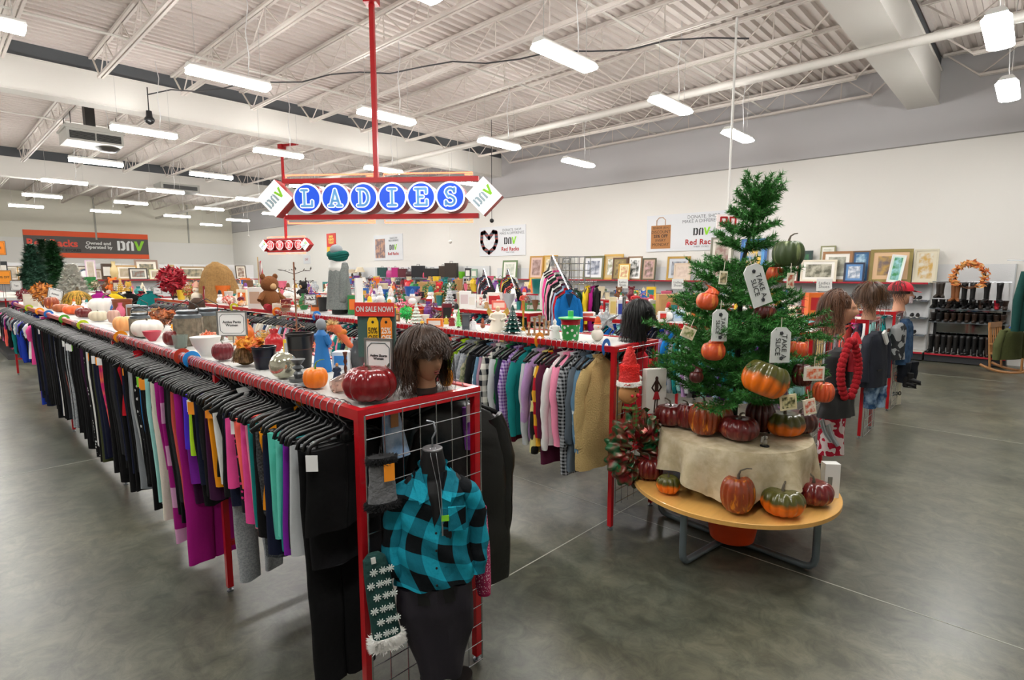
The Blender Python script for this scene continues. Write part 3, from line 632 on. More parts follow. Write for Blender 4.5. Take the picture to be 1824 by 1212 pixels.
FA = [(612, 'shorts', 'jet'), (598, 'long shorts', 'black'), (584, 'long pants', 'jet'), (572, 'long shorts', 'silver'), (560, 'long shorts', 'black'), (549, 'long shorts', 'purple'), (540, 'long shorts', 'teal'), (531, 'shorts', 'mint'), (524, 'long shorts', 'navy and mint'),
 (514, 'long shorts', 'navy'), (505, 'tank top', 'black and orange edged'), (499, 'capri leggings', 'dark marled'), (494, 'long shorts', 'black'), (486, 'long shorts', 'teal'), (479, 'long shorts', 'rose'), (472, 'long shorts', 'pink'), (466, 'shorts', 'coral'), (460, 'long shorts', 'multicolour dotted'),
 (455, 'shorts', 'pink'), (447, 'long shorts', 'navy'), (440, 'long shorts', 'black'), (434, 'leggings', 'grey marled'), (426, 'tank top', 'black and white striped'), (419, 'shorts', 'white'), (411, 'tank top', 'jet'), (403, 'long shorts', 'amber'), (397, 'long shorts', 'plum'), (391, 'long shorts', 'jet'),
 (383, 'long shorts', 'black'), (375, 'shorts', 'black and lime'), (367, 'long shorts', 'navy'), (360, 'capri leggings', 'black'), (353, 'shorts', 'lime'), (346, 'shorts', 'violet'), (341, 'long shorts', 'purple'), (336, 'capri leggings', 'plum'), (330, 'long pants', 'magenta'), (324, 'leggings', 'white lettered grey'),
 (317, 'leggings', 'jet'), (310, 'leggings', 'salmon'), (303, 'leggings', 'black'), (296, 'leggings', 'charcoal'), (289, 'leggings', 'black'), (283, 'long pants', 'magenta striped'), (277, 'capri leggings', 'magenta'), (270, 'pants', 'cream'), (263, 'pants', 'aqua'), (257, 'leggings', 'grey'), (251, 'pants', 'black'), (246, 'leggings', 'blue'),
 (240, 'leggings', 'black and white printed'), (235, 'leggings', 'charcoal speckled'), (230, 'leggings', 'silver'), (226, 'leggings', 'grey'), (222, 'shorts', 'orange'), (217, 'leggings', 'plum'), (212, 'tank top', 'red'), (208, 'leggings', 'navy and white blotched'), (203, 'leggings', 'navy'), (196, 'leggings', 'charcoal'), (190, 'pants', 'black'),
 (184, 'pants', 'jet'), (179, 'leggings', 'tie-dye coral and pink'), (175, 'leggings', 'tie-dye coral and pink'), (169, 'pants', 'black'), (164, 'pants', 'olive'), (160, 'pants', 'olive'), (155, 'pants', 'white'), (151, 'pants', 'black and white printed'), (146, 'leggings', 'charcoal'), (142, 'leggings', 'plum'), (138, 'leggings', 'purple'), (132, 'pants', 'black'), (127, 'leggings', 'dark marled'),
 (122, 'leggings', 'charcoal speckled'), (117, 'pants', 'heather grey'), (112, 'pants', 'heather grey'), (106, 'leggings', 'coral to black ombre'), (102, 'leggings', 'coral to black ombre'), (98, 'pants', 'white'), (94, 'leggings', 'purple'), (88, 'pants', 'black'), (80, 'pants', 'jet'), (74, 'pants', 'maroon'), (70, 'pants', 'black'), (66, 'leggings', 'lilac'), (62, 'pants', 'jet'),
 (58, 'long pants', 'royal'), (55, 't-shirt', 'pink'), (53, 't-shirt', 'white'), (51, 't-shirt', 'royal'), (49, 'shirt', 'royal'), (47, 't-shirt', 'navy'), (45, 't-shirt', 'violet'), (43, 't-shirt', 'purple'), (41, 't-shirt', 'aqua'), (39, 'shirt', 'royal'), (37, 't-shirt', 'sky'), (35, 't-shirt', 'white'), (33, 't-shirt', 'grey'), (31, 'shirt', 'teal'), (29, 't-shirt', 'red'), (27, 't-shirt', 'red'), (25, 'shirt', 'black'),
 (23, 't-shirt', 'leopard spotted'), (21, 't-shirt', 'navy'), (19, 't-shirt', 'magenta'), (17, 't-shirt', 'rose'), (15, 'shirt', 'coral'), (13, 't-shirt', 'pink'), (11, 't-shirt', 'black'), (9, 't-shirt', 'burgundy'), (7, 't-shirt', 'pink'), (5, 't-shirt', 'coral'), (3, 't-shirt', 'navy')]
DARKS = [('leggings', 'black'), ('pants', 'jet'), ('pants', 'black'), ('leggings', 'charcoal'), ('pants', 'navy'), ('leggings', 'jet')]
fill(1.18, 2.07, 5.0, .047, [f for f in FA if f[0] > 219], [('shorts', 'black'), ('long shorts', 'jet'), ('leggings', 'black')], 'front rack', 3, 1.0, 1.1, .32)
fill(1.18, 5.05, 10.2, .05, [f for f in FA if 56 < f[0] <= 219], DARKS, 'front rack', 4, 1.0, 1.1, .15)
fill(1.18, 10.25, 14.4, .065, [f for f in FA if f[0] <= 56], [('t-shirt', 'black'), ('t-shirt', 'grey'), ('t-shirt', 'navy')], 'front rack', 5, 1.0, 1.1, .1)
# leather coats and dark clothes on the aisle side of the front rack
for k, (kd, cl) in enumerate([('long coat', 'black leather'), ('long coat', 'black leather'), ('long coat', 'jet'), ('coat', 'charcoal'), ('jacket', 'black leather'), ('shirt', 'purple'), ('jacket', 'jet'), ('shirt', 'black'), ('jacket', 'brown'), ('hoodie', 'navy'), ('shirt', 'burgundy'), ('jacket', 'denim'), ('jacket', 'black'), ('shirt', 'plum')]):
    g_ = hang(kd, cl, 1.82, 2.12 + .14 * k, (-.55, -.4, -.2)[k] if k < 3 else rnd.uniform(-.1, .1), 'front rack')
    if k < 2: g_.scale = (1.12, 1, 1)
FB = [(1082, 'coat', 'tan fleece'), (1068, 'sweatshirt', 'blue printed'), (1058, 'robe', 'slate'), (1046, 'robe', 'white-lettered black'), (1033, 'robe', 'white fleece'), (1024, 'sweatshirt', 'rose'), (1017, 'shirt', 'white'), (1010, 'robe', 'burgundy'), (1003, 'shirt', 'red and gold striped'), (994, 'hoodie', 'yellow and black camouflage'),
 (985, 'shirt', 'lilac'), (979, 'sweatshirt', 'silver'), (972, 'shirt', 'teal'), (966, 'shirt', 'maroon'), (960, 'sweatshirt', 'purple checked'), (954, 'sweatshirt', 'navy'), (948, 'hoodie', 'green'), (942, 'sweatshirt', 'silver'), (935, 'shirt', 'navy and white checked'), (929, 'shirt', 'mauve'), (922, 'shirt', 'blue printed'), (915, 'sweatshirt', 'black'), (908, 'sweatshirt', 'charcoal'),
 (900, 'shirt', 'floral'), (893, 'hoodie', 'heather grey'), (885, 'hoodie', 'heather grey'), (879, 'shirt', 'lime'), (874, 'shirt', 'maroon'), (869, 'shirt', 'white'), (864, 'shirt', 'coral'), (857, 'hoodie', 'jet'), (850, 'sweatshirt', 'black'), (843, 'shirt', 'red plaid'), (837, 'sweatshirt', 'silver'), (830, 'shirt', 'rose'), (824, 'hoodie', 'heather grey'), (815, 'hoodie', 'grey'), (806, 'sweatshirt', 'silver'), (797, 'hoodie', 'grey'), (789, 'sweatshirt', 'burgundy')]
MIX = [('shirt', c) for c in ('silver', 'grey', 'teal', 'burgundy', 'navy', 'rose', 'white', 'tan', 'slate', 'black', 'denim', 'maroon', 'sky', 'cream', 'coral', 'forest', 'mauve')] + [('sweatshirt', c) for c in ('grey', 'black', 'navy', 'red', 'silver', 'beige')] + [('hoodie', 'charcoal'), ('shirt', 'red plaid'), ('shirt', 'floral')]
fill(3.55, 2.42, 14.0, .06, FB, MIX, 'sweatshirt rack', 8, 3.33, 1.15, .12, .001)
for k, (kd, cl) in enumerate([('shirt', 'red'), ('sweatshirt', 'coral'), ('shirt', 'teal'), ('shirt', 'black'), ('shirt', 'silver'), ('shirt', 'sky'), ('shirt', 'navy'), ('sweatshirt', 'grey')]):
    hang(kd, cl, 4.18, 2.42 + .1 * k, rnd.uniform(-.1, .1), 'sweatshirt rack')
COOL = [('shirt', c) for c in ('purple', 'teal', 'blue', 'green', 'white', 'grey', 'black', 'aqua', 'royal', 'mint', 'sky', 'navy', 'silver', 'lilac')]
fill(5.7, 1.62, 3.8, .06, [], COOL, 'third rack', 11, 5.5, 1.1, .1, 0, 3)
fill(5.7, 5.15, 10.2, .085, [], MIX, 'third rack', 12, 5.5, 1.1, .05, 0, 3)
fill(7.7, 1.55, 2.4, .06, [], [('shirt', c) for c in ('khaki', 'grey', 'mauve', 'tan', 'slate', 'salmon', 'silver')], 'blazer rack', 13, 7.5, 1.1, .1, 0, 3)
fill(7.7, 2.45, 4.8, .1, [], MIX, 'blazer rack', 14, 7.5, 1.1, .05, 0, 3)
fill(9.55, 1.57, 3.4, .075, [], [('shirt', c) for c in ('pink', 'teal', 'aqua', 'black', 'silver', 'navy', 'white')], 'shoe-wall rack', 15, 9.3, 1.1, .1, 0, 3)
def label_hung():
    by = {}
    for r_ in HUNG: by.setdefault((r_[0], r_[1]), []).append(r_)
    used = {}
    for (rk, left), L_ in by.items():
        L_.sort(key=lambda q: q[2])
        for i, q in enumerate(L_):
            colr, kind, t = q[3:]
            col_ = {'jet': 'jet black'}.get(colr, colr); what = SING.get(kind, kind)
            side = '' if left else 'aisle side of the '
            if i == 0: where = 'at the very end of the %s%s' % (side, rk)
            else:
                a = L_[i - 1][3]; b = L_[i + 1][3] if i + 1 < len(L_) else None
                where = 'on the %s%s, hung between %s and %s' % (side, rk, a, b) if b else 'last on the far end of the %s%s' % (side, rk)
            lb = '%s %s %s' % (col_, what, where)
            if len(lb.split()) > 16: lb = '%s %s, %s, between %s and %s' % (col_, what.replace('pair of ', ''), rk, a.split()[0], (b or 'end').split()[0])
            t['label'] = lb; t['group'] = ('garments on the ' if left else 'garments on the far rail of the ') + rk
label_hung()
# size dividers clipped over the rails
def divider(x, y, z, c, cn_, lb, r=.056):
    mb = MB(); pts = [(0, 0, 0)] * 0
    a0 = [math.radians(a) for a in range(-60, 241, 15)]
    vs = [(r * math.cos(a), 0, r * math.sin(a)) for a in a0]; vi = [(.52 * r * math.cos(a), 0, .52 * r * math.sin(a)) for a in a0]
    poly = [(p[0], p[2]) for p in vs] + [(p[0], p[2]) for p in reversed(vi)]
    for i in range(len(vs) - 1):
        mb.prism([(vs[i][0], vs[i][2]), (vs[i + 1][0], vs[i + 1][2]), (vi[i + 1][0], vi[i + 1][2]), (vi[i][0], vi[i][2])], -.0015, .0015)
    tag(mb.build('size_divider', mat(c, .4), None, (x, y, z), rnd.uniform(-.15, .15)), lb, 'size divider', 'rail size dividers')
for px, py, c, n_, at_ in [(28, 542, '#6a2f8a', 'purple', 'farthest along'), (49, 550, '#b5cf20', 'yellow-green', 'behind the orange one on'), (73, 556, '#f39a1c', 'orange', 'beside the far blue one on'), (90, 561, '#1c6fc0', 'blue', 'far along'), (116, 570, '#4fae2c', 'green', 'next to the far blue one on'), (161, 580, '#b5cf20', 'yellow-green', 'beside the brown pot on'), (233, 601, '#f39a1c', 'orange', 'below the white pumpkin on'), (339, 636, '#c4452e', 'rust red', 'touching the near blue one on'), (349, 642, '#1f8fe0', 'bright blue', 'beside the rust red one on')]:
    p = atz(px, py, RH - .02); divider(1.18, p.y, RH - .012, c, n_, '%s round size divider %s the front rack rail' % (n_, at_))
for px, py, c, n_, at_ in [(404, 549, '#c9cf20', 'yellow', 'farthest along'), (470, 558, '#e07a1c', 'orange', 'behind the bare twig tree on'), (556, 565, '#2a7fd0', 'blue', 'behind the blue robed figure on'), (635, 575, '#58b030', 'green', 'behind the sale sign on'), (960, 608, '#e08a1c', 'orange', 'below the plaid jar on'), (1079, 621, '#1f6fc0', 'blue', 'nearest the end of')]:
    p = atz(px, py, RH - .02); divider(3.55, p.y, RH - .012, c, n_, '%s round size divider %s the sweatshirt rack rail' % (n_, at_), .068)
# ================================================================ pumpkins, table, tree
def atD(px, py, D):
    r = ray(px, py); return CAMP + r * (D / math.hypot(r.x, r.y))
STEM = mat('#5b5346', .8, 0, .5, 30.); STEMG = mat('#6a7a2e', .7)
BURG = mat('#6b1a1c', .28, 0, .25, 25., c2='#9a4a2a', pat='streak', scale=9., coat=.5); RUST = mat('#8f3a17', .32, 0, .3, 25., c2='#e08a25', pat='streak', scale=7., coat=.4)
GRORG = mat('#ef7414', .3, 0, .2, 20., c2='#4d4c1a', pat='gradz', scale=9., coat=.4); ORG = mat('#ee7d1a', .4, 0, .15, 20.); WPK = mat('#f0ece2', .45, 0, .2, 20.); GRN_G = mat('#41512f', .4, c2='#7d8a5a', pat='streak', scale=6.); CORAL = mat('#d4552c', .35, 0, .2, 20., c2='#e8893c', pat='streak', scale=8., coat=.3)
DKB = mat('#4a1612', .35, 0, .25, 20., c2='#7a3a22', pat='streak', scale=7., coat=.3)
def pumpkin(loc, w_, h, m, label, ribs=10, stem=1., seed=0, group='pumpkins and gourds', name='pumpkin', stemm=None, rot=None, cat='pumpkin', sink=None):
    t = thing(name, label, cat, loc, seed * 1.3, group, rot)
    mb = MB(); R_ = w_ / 2; r = random.Random(seed); ph = r.random() * 6
    def fn(u, v):
        a = 2 * PI * u; f = PI * v; rib = abs(math.sin(ribs * a / 2 + ph)) ** .55
        rad = R_ * math.sin(f) ** .72 * (.83 + .17 * rib) * (1 + .02 * math.sin(3 * a + ph))
        z = h * (.5 - .5 * math.cos(f)) - h * .1 * math.exp(-((v - 1) / .12) ** 2) * (1.2) + h * .07 * math.exp(-(v / .12) ** 2)
        return (rad * math.cos(a), rad * math.sin(a), z)
    mb.grid(lambda u, v: fn(u, .001 + .998 * v), ribs * 6, 18, True, True, True); mb.build('body', m, t, smooth=True, auto=80)
    if stem:
        k = h * .3 * stem; mb = MB(); z = h * .86
        mb.tube([(0, 0, z), (0, 0, z + k * .4), (.15 * k, 0, z + k * .8), (.6 * k, .1 * k, z + k * 1.05), (1.0 * k, .15 * k, z + k * 1.1)], [w_ * .05, w_ * .035, w_ * .026, w_ * .022, w_ * .018], 6); mb.build('stem', stemm or STEM, t, smooth=True)
    return t
def gourd(loc, w_, h, m, label, seed=0, curl=1., rot=None, group='gourds hung in the christmas tree'):
    """pear-shaped with a bent neck; hangs or stands"""
    t = thing('gourd', label, 'gourd', loc, 0, group, rot)
    mb = MB(); n = 26; ribs = 8; vs = []; R_ = w_ / 2
    def fn(u, v):
        a = 2 * PI * u
        if v < .6: k = v / .6; rad = R_ * math.sin(PI * (.02 + .86 * k)) ** .7; z = h * .6 * (.5 - .5 * math.cos(PI * k * .9))
        else: k = (v - .6) / .4; rad = R_ * (.52 * (1 - k) ** 1.2 + .14); z = h * (.585 + .42 * k)
        if v > .97: rad *= .3
        rad *= .9 + .1 * abs(math.sin(ribs * a / 2)) ** .6
        k = max(0, v - .5) / .5; return (rad * math.cos(a) + curl * R_ * (math.sin(k * PI * .9) * .45 - k * k * .75), rad * math.sin(a), z - curl * h * .16 * k ** 3)
    mb.grid(fn, 40, n, True, True, True); mb.build('body', m, t, smooth=True)
    mb = MB(); mb.tube([(curl * -.36 * R_, 0, h * .86), (curl * -.7 * R_, 0, h * .95)], [.07 * w_, .04 * w_], 6); mb.build('stem', STEM, t, smooth=True)
    return t
TC = Vector((4.0, 1.53, 0)); TZ = .46; UZ = .85
t = thing('display_table', 'round maple-topped display table on bent grey tube legs', 'table', tuple(TC))
mb = MB(); mb.lathe([(.7, -.034), (.713, -.03), (.713, -.003), (.708, 0)], 72, (0, 0, TZ)); mb.build('tabletop', mat('#dba85a', .38, 0, 0, var=.12, scale=5., aniso=(1, 9, 1), coat=.2), t, smooth=True, auto=30)
mb = MB()
def bent(a, b, r=.018):
    a = Vector(a); b = Vector(b); d = (b - a).normalized() * .07; z0 = .026
    return [(a.x, a.y, TZ - .036), (a.x, a.y, .1), (a.x + d.x * .12, a.y + d.y * .12, .06), (a.x + d.x * .5, a.y + d.y * .5, .033), (a.x + d.x, a.y + d.y, z0), (b.x - d.x, b.y - d.y, z0), (b.x - d.x * .5, b.y - d.y * .5, .033), (b.x - d.x * .12, b.y - d.y * .12, .06), (b.x, b.y, .1), (b.x, b.y, TZ - .036)]
for a, b in (((-.585, .083, 0), (.6, -.06, 0)), ((-.045, -.6, 0), (.06, .6, 0))):
    mb = MB(); mb.tube(bent(a, b), .024, 12); mb.build('leg_frame', GREYT, t, smooth=True)
# bucket under the table
t = thing('bucket', 'large orange plastic tub standing under the round table', 'bucket', (TC.x - .02, TC.y - .03, .052))
mb = MB(); mb.lathe([(.15, 0), (.155, .004), (.215, .33), (.225, .335), (.225, .35), (.205, .345), (.2, .33), (.14, .02)], 40); mb.build('tub', mat('#c9400f', .35, spec=.6), t, smooth=True, auto=35)
# riser with draped cloth
t = thing('riser', 'round dark plinth under the draped cloth, supporting the christmas tree', 'plinth', (TC.x, TC.y, TZ))
mb = MB(); mb.lathe([(.34, 0), (.34, .3), (.5, .33), (.5, .34), (.5, UZ - TZ - .012)], 48); mb.build('drum', mat('#5a4a38', .7), t, smooth=True, auto=30)
def cloth_fn(u, v):
    a = 2 * PI * u; R_ = .517
    if v < .35: k = v / .35; return (TC.x + (R_ - .02) * k * math.cos(a), TC.y + (R_ - .02) * k * math.sin(a), UZ + .001)
    k = (v - .35) / .65; aa = a + .45
    over = min(.33, max(.21, .66 / max(abs(math.cos(aa)), abs(math.sin(aa))) ** 1.0 - R_ + .09))
    wv = math.sin(a * 9 + 1.2 * math.sin(a * 2)) + .5 * math.sin(a * 15 + 1)
    z = UZ - over * max(0, (k - .06) / .94) - (.008 if k > 0.02 else 0)
    rr = R_ + .012 * min(1, k * 5) + (.042 * wv + .02) * max(0, k - .05) ** 1.1
    return (TC.x + rr * math.cos(a), TC.y + rr * math.sin(a), z)
mb = MB(); mb.grid(cloth_fn, 200, 40, True)
CL = mat('#cfc2a4', .75, 0, .6, 16., c2='#bdae8c', pat='noise', scale=14.)
tag(mb.build('tablecloth', CL, smooth=True), 'cream paisley cloth draped in folds over the plinth on the round table', 'tablecloth')
def on(px, py, z): p = atz(px, py, z); return (p.x, p.y, z)
for k, (px, py, w_, h, m, lb, rb) in enumerate([
  (1193, 764, .24, .17, BURG, 'squat burgundy pumpkin at the outer corner of the draped cloth, facing the ribbon wreath', 12), (1253, 782, .22, .25, RUST, 'tall rust pumpkin with gold flecks on the draped cloth', 12), (1316, 790, .27, .17, BURG, 'squat burgundy pumpkin at the front edge of the draped cloth', 13),
  (1396, 782, .28, .18, GRORG, 'orange pumpkin with a dark green cap beside the silver squirrel', 12)]):
    pumpkin(on(px, py - 6, UZ + .003), w_, h, m, lb, rb, 1, k + 1, 'pumpkins on the draped cloth')
for k, (px, D, w_, h, m, lb) in enumerate([(1226, 4.22, .18, .2, BURG, 'small dark red pumpkin half hidden behind the tall rust pumpkin'), (1283, 4.18, .2, .22, RUST, 'rust pumpkin tucked behind the tall flecked pumpkin'), (1357, 4.3, .21, .25, DKB, 'tall dark brown pumpkin behind the tree stand'), (1428, 4.42, .24, .17, DKB, 'dark brown squat pumpkin behind the green capped one')]):
    p = atD(px, 700, D); pumpkin((p.x, p.y, UZ + .003), w_, h, m, lb, 12, .6, k + 11, 'pumpkins on the draped cloth')
for k, (px, py, w_, h, m, lb, rb) in enumerate([(1156, 848, .21, .17, BURG, 'squat burgundy pumpkin on the table edge beside the ribbon wreath', 12), (1190, 874, .165, .135, GRORG, 'small orange pumpkin with mottled green top near the ribbon wreath', 10),
  (1312, 909, .215, .26, RUST, 'tall rust pumpkin with gold flecks at the front of the wooden table', 12), (1392, 912, .27, .18, GRORG, 'flat orange and green pumpkin at the front of the wooden table', 12), (1447, 893, .25, .17, BURG, 'burgundy pumpkin beside the white box on the wooden table', 12)]):
    pumpkin(on(px, py + 5, TZ + .002), w_, h, m, lb, rb, 1, k + 21, 'pumpkins on the wooden table')
p = on(1476, 884, TZ); t = thing('gift_box', 'upright white box at the edge of the wooden table', 'box', p, -.9); mb = MB(); mb.box((-.05, -.035, 0), (.05, .035, .24)); mb.build('carton', WHITE, t); mb = MB(); mb.box((-.03, -.037, .09), (.0, -.035, .15)); mb.build('label_patch', mat('#7a7a72', .6), t)
p = on(1452, 868, TZ); t = thing('picture_frame', 'small dark frame leaning against the cloth behind the white box', 'frame', p, -.9, rot=(-.2, 0, -1.1)); mb = MB(); mb.box((-.06, -.01, 0), (.06, .01, .17)); mb.build('frame', BLACK, t)
# squirrel
p = on(1362, 795, UZ + .003); t = thing('squirrel_figurine', 'tiny silver squirrel figurine on the front edge of the cloth', 'figurine', p, FACE + .6)
mb = MB(); mb.ball((0, 0, .025), .02, 10, 8, (1, .8, 1.25)); mb.ball((.012, 0, .056), .012, 8, 6); mb.tube([(-.015, 0, .012), (-.035, 0, .035), (-.03, 0, .065), (-.015, 0, .07)], [.007, .011, .011, .004], 8); mb.ball((.01, .006, .068), .004, 6, 4); mb.build('body', mat('#a9a69e', .3, .7), t, smooth=True)
mb = MB(); mb.lathe([(.03, 0), (.03, .004)], 12); mb.build('base', BLACK, t)

# ---- christmas tree
tz0 = UZ + .003; TOPZ = 2.66; lean = _rt * .13
t = thing('christmas_tree', 'tall artificial green christmas tree hung with gourds and tags on the draped table', 'christmas tree', (TC.x, TC.y, tz0))
mb = MB(); mb.tube([(0, 0, .02), (0, 0, 1.2), tuple(lean * .4 + Vector((0, 0, 1.45))), tuple(lean + Vector((0, 0, TOPZ - tz0 - .06)))], [.021, .016, .01, .005], 8); mb.build('trunk', mat('#1b2416', .8), t, smooth=True)
mb = MB()
for k in range(4): a = k * PI / 2 + .4; mb.tube([(0, 0, .09), (.1 * math.cos(a), .1 * math.sin(a), .05), (.24 * math.cos(a), .24 * math.sin(a), .01)], .01, 6)
mb.build('stand', mat('#1d3323', .5), t)
NEED = MB(); WOODY = MB(); tr = random.Random(21)
def shoot(p0, d, L, sag, dens=150, nl=.04):
    p0 = Vector(p0); d = Vector(d).normalized(); n = max(3, int(L / .05)); pts = []; dd = d.copy(); p = p0.copy()
    for i in range(n + 1): pts.append(p.copy()); dd = (dd + Vector((0, 0, sag / n)) + Vector([tr.uniform(-.08, .08) for _ in range(3)])).normalized(); p = p + dd * (L / n)
    WOODY.tube(pts, [.004 * (1 - .6 * i / n) for i in range(n + 1)], 4)
    tot = int(dens * L / .25)
    for _ in range(tot):
        f = tr.random() ** .85 * n; i = min(n - 1, int(f)); q = pts[i].lerp(pts[i + 1], f - i); ax = (pts[i + 1] - pts[i]).normalized()
        sd = ax.orthogonal().normalized(); sd.rotate(Matrix.Rotation(tr.uniform(0, 2 * PI), 3, ax)); v = (ax * .75 + sd).normalized() * nl * tr.uniform(.7, 1.15); wv = v.cross(sd.cross(ax) if tr.random() < .5 else ax).normalized() * .0032
        NEED.add([q - wv, q + wv, q + v], [(0, 1, 2)])
    return pts
def tree_crown(H_, zs, rad, nb, base_lean=Vector((0, 0, 0))):
    for k, z in enumerate(zs):
        R_ = rad(z); n = nb(z); f = max(0, z - 1.2) / (H_ - 1.2)
        for j in range(n):
            a = 2 * PI * (j + .5 * (k % 2) + tr.uniform(-.3, .3)) / n; L = R_ * tr.uniform(.72, 1.12); el = .1 + .7 * max(0, f) + tr.uniform(-.1, .15)
            d = Vector((math.cos(a) * math.cos(el), math.sin(a) * math.cos(el), math.sin(el))); o = base_lean * f + Vector((0, 0, z))
            pts = shoot(o, d, L, .15, 110)
            m_ = len(pts)
            for s in range(1, m_):
                if s / m_ < .22 and R_ > .25: continue
                for sgn in (-1, 1):
                    if tr.random() < .8:
                        dl = (pts[s] - pts[s - 1]).normalized(); side = dl.cross(Vector((0, 0, 1))).normalized() * sgn
                        shoot(pts[s], dl * .8 + side * .8 + Vector((0, 0, tr.uniform(-.15, .4))), max(.07, .17 * (1.15 - .5 * s / m_)) * tr.uniform(.7, 1.1), .1, 115)
Ht = TOPZ - tz0
tree_crown(Ht, [.24, .33, .42, .52, .62, .72, .83, .94, 1.04, 1.14, 1.3, 1.4, 1.5, 1.58, 1.66], lambda z: .56 if z < .6 else max(.1, .56 - (z - .6) * .52) * (.8 if 1.25 < z < 1.5 else 1), lambda z: 10 if z < .9 else 9 if z < 1.2 else 6, lean)
for k in range(7): shoot(Vector((0, 0, Ht - .3 + .03 * k)) + lean * (.85), Vector((math.cos(k * 2.4), math.sin(k * 2.4), 2.2 - .1 * k)), .2, .1, 150)
NEEDM = mat('#3b7d34', .55, 0, 0, var=.45, scale=18., spec=.3)
NEED.build('foliage', NEEDM, t, smooth=False); WOODY.build('branches', mat('#2c3a20', .8), t, smooth=True)
# hung gourds and wooden tags
for k, (px, py, w_, h, m, lb, fn_) in enumerate([
  (1270, 642, .15, .2, CORAL, 'bright orange gourd with curled neck hung in the tree', 'g'), (1256, 552, .14, .19, CORAL, 'red-orange long necked gourd hung on the wreath side of the tree', 'g'), (1240, 682, .09, .13, DKB, 'small dark red gourd low in the tree near the squat burgundy pumpkin', 'g'),
  (1403, 478, .2, .19, GRN_G, 'striped dark green gourd near the top of the tree', 'p'), (1380, 505, .12, .12, CORAL, 'orange gourd peeping out below the striped green gourd', 'p'), (1418, 640, .13, .12, CORAL, 'orange pumpkin ornament behind the hanging white tag', 'p'), (1362, 575, .15, .12, BURG, 'dark red pumpkin deep in the middle of the tree', 'p'),
  (1465, 718, .13, .14, CORAL, 'glossy coral pumpkin hung from the branch beside the black coat', 'p'), (1350, 706, .28, .23, GRORG, 'large mottled green and orange pumpkin set in the lower branches', 'p'), (1428, 690, .13, .16, DKB, 'brown pumpkin ornament low in the branches beside the orange plaque', 'p')]):
    D = {0: 3.75, 1: 3.85, 2: 3.8, 3: 4.1, 4: 4.2, 5: 3.95, 6: 4.1, 7: 3.95, 8: 3.68, 9: 4.0}[k]
    p = atD(px, py, D)
    if fn_ == 'g': gourd(tuple(p), w_, h, m, lb, k, 1 if k != 3 else -1, rot=(0, 0 if k != 1 else .2, FACE))
    else: pumpkin(tuple(p), w_, h, m, lb, 12, 1, 40 + k, 'gourds hung in the christmas tree', rot=(0, .35 if k == 8 else 0, FACE))
def tree_tag(px, py, D, w_, h, tilt, label, words, body='#dfe3e0', ink='#4a4c4c', art=None, name='wooden_tag'):
    p = atD(px, py, D); t = thing(name, label, 'tag', tuple(p), 0, 'tags and plaques hung in the tree', rot=(0, tilt, FACE + .1))
    c = .25 * w_; H2 = h / 2; W2 = w_ / 2
    poly = [(-W2, -H2), (W2, -H2), (W2, H2 - c), (W2 - c, H2), (-W2 + c, H2), (-W2, H2 - c)] if art is None else [(-W2, -H2), (W2, -H2), (W2, H2), (-W2, H2)]
    mb = MB(); mb.prism(poly, -.004, .004); mb.build('board', mat(body, .6), t)
    mb = MB(); mb.tube([(0, 0, H2 - .01), (0, 0, H2 + .06)], .002, 4); mb.build('string', mat('#d8d2c0', .8), t)
    if art is None:
        text(words, w_ * .36, mat(ink, .6), t, (0, -.006, -.01), rot=(0, PI / 2, 0))
        mb = MB()
        for x, z in ((0, H2 * .68), (W2 * .1, -H2 * .75)):
            for k in range(5): a = k * 2 * PI / 5; mb.ball((x + .007 * math.cos(a), -.006, z + .007 * math.sin(a)), .006, 6, 4)
        mb.build('leaf_print', mat('#3a3d40', .7), t)
    else:
        mb = MB(); mb.box((-W2 * .78, -.006, -H2 * .72), (W2 * .78, -.004, H2 * .72)); mb.build('picture', mat(art[0], .6, c2=art[1], pat='noise', scale=45.), t)
        if words: text(words, h * .24, mat(ink, .6), t, (0, -.0075, 0))
    return t
tree_tag(1349, 508, 3.72, .125, .26, -.35, 'large tilted white tag reading TAKE A SLICE in the upper tree', 'TAKE A\nSLICE')
tree_tag(1282, 580, 3.7, .1, .2, 0.02, 'white tag reading TAKE A SLICE above the curled orange gourd', 'TAKE A\nSLICE')
tree_tag(1390, 615, 3.72, .125, .215, 0, 'white tag reading TAKE A SLICE on the blazer side of the tree', 'TAKE A\nSLICE')
tree_tag(1288, 495, 3.8, .05, .085, .08, 'small cream plaque with a dark picture high in the tree', None, '#e8dfc4', art=('#c9b890', '#5a5a38'), name='plaque')
tree_tag(1226, 593, 3.75, .09, .075, .4, 'small tilted cream plaque with green lettering on the wreath side', None, '#e8dfc4', art=('#e2dab4', '#7a8a4a'), name='plaque')
tree_tag(1450, 666, 3.8, .13, .085, 0, 'white plaque with an orange pattern beside the coral pumpkin', None, '#efe9da', art=('#e86a3a', '#f2d8c0'), name='plaque')
tree_tag(1404, 717, 3.7, .105, .095, -.12, 'cream plaque with olive lettering below the white tag', None, '#e8dcb4', art=('#d9cf9c', '#4a4a24'), name='plaque')
tree_tag(1442, 725, 3.7, .075, .095, -.2, 'small cream plaque with red print below the coral pumpkin', None, '#efe4cc', art=('#d96a4a', '#f4e8d8'), name='plaque')
tree_tag(1408, 500, 4.0, .045, .1, 0, 'narrow cream plaque with red bird house print high on the blazer side', None, '#efe4cc', art=('#c9583a', '#efe4cc'), name='plaque')

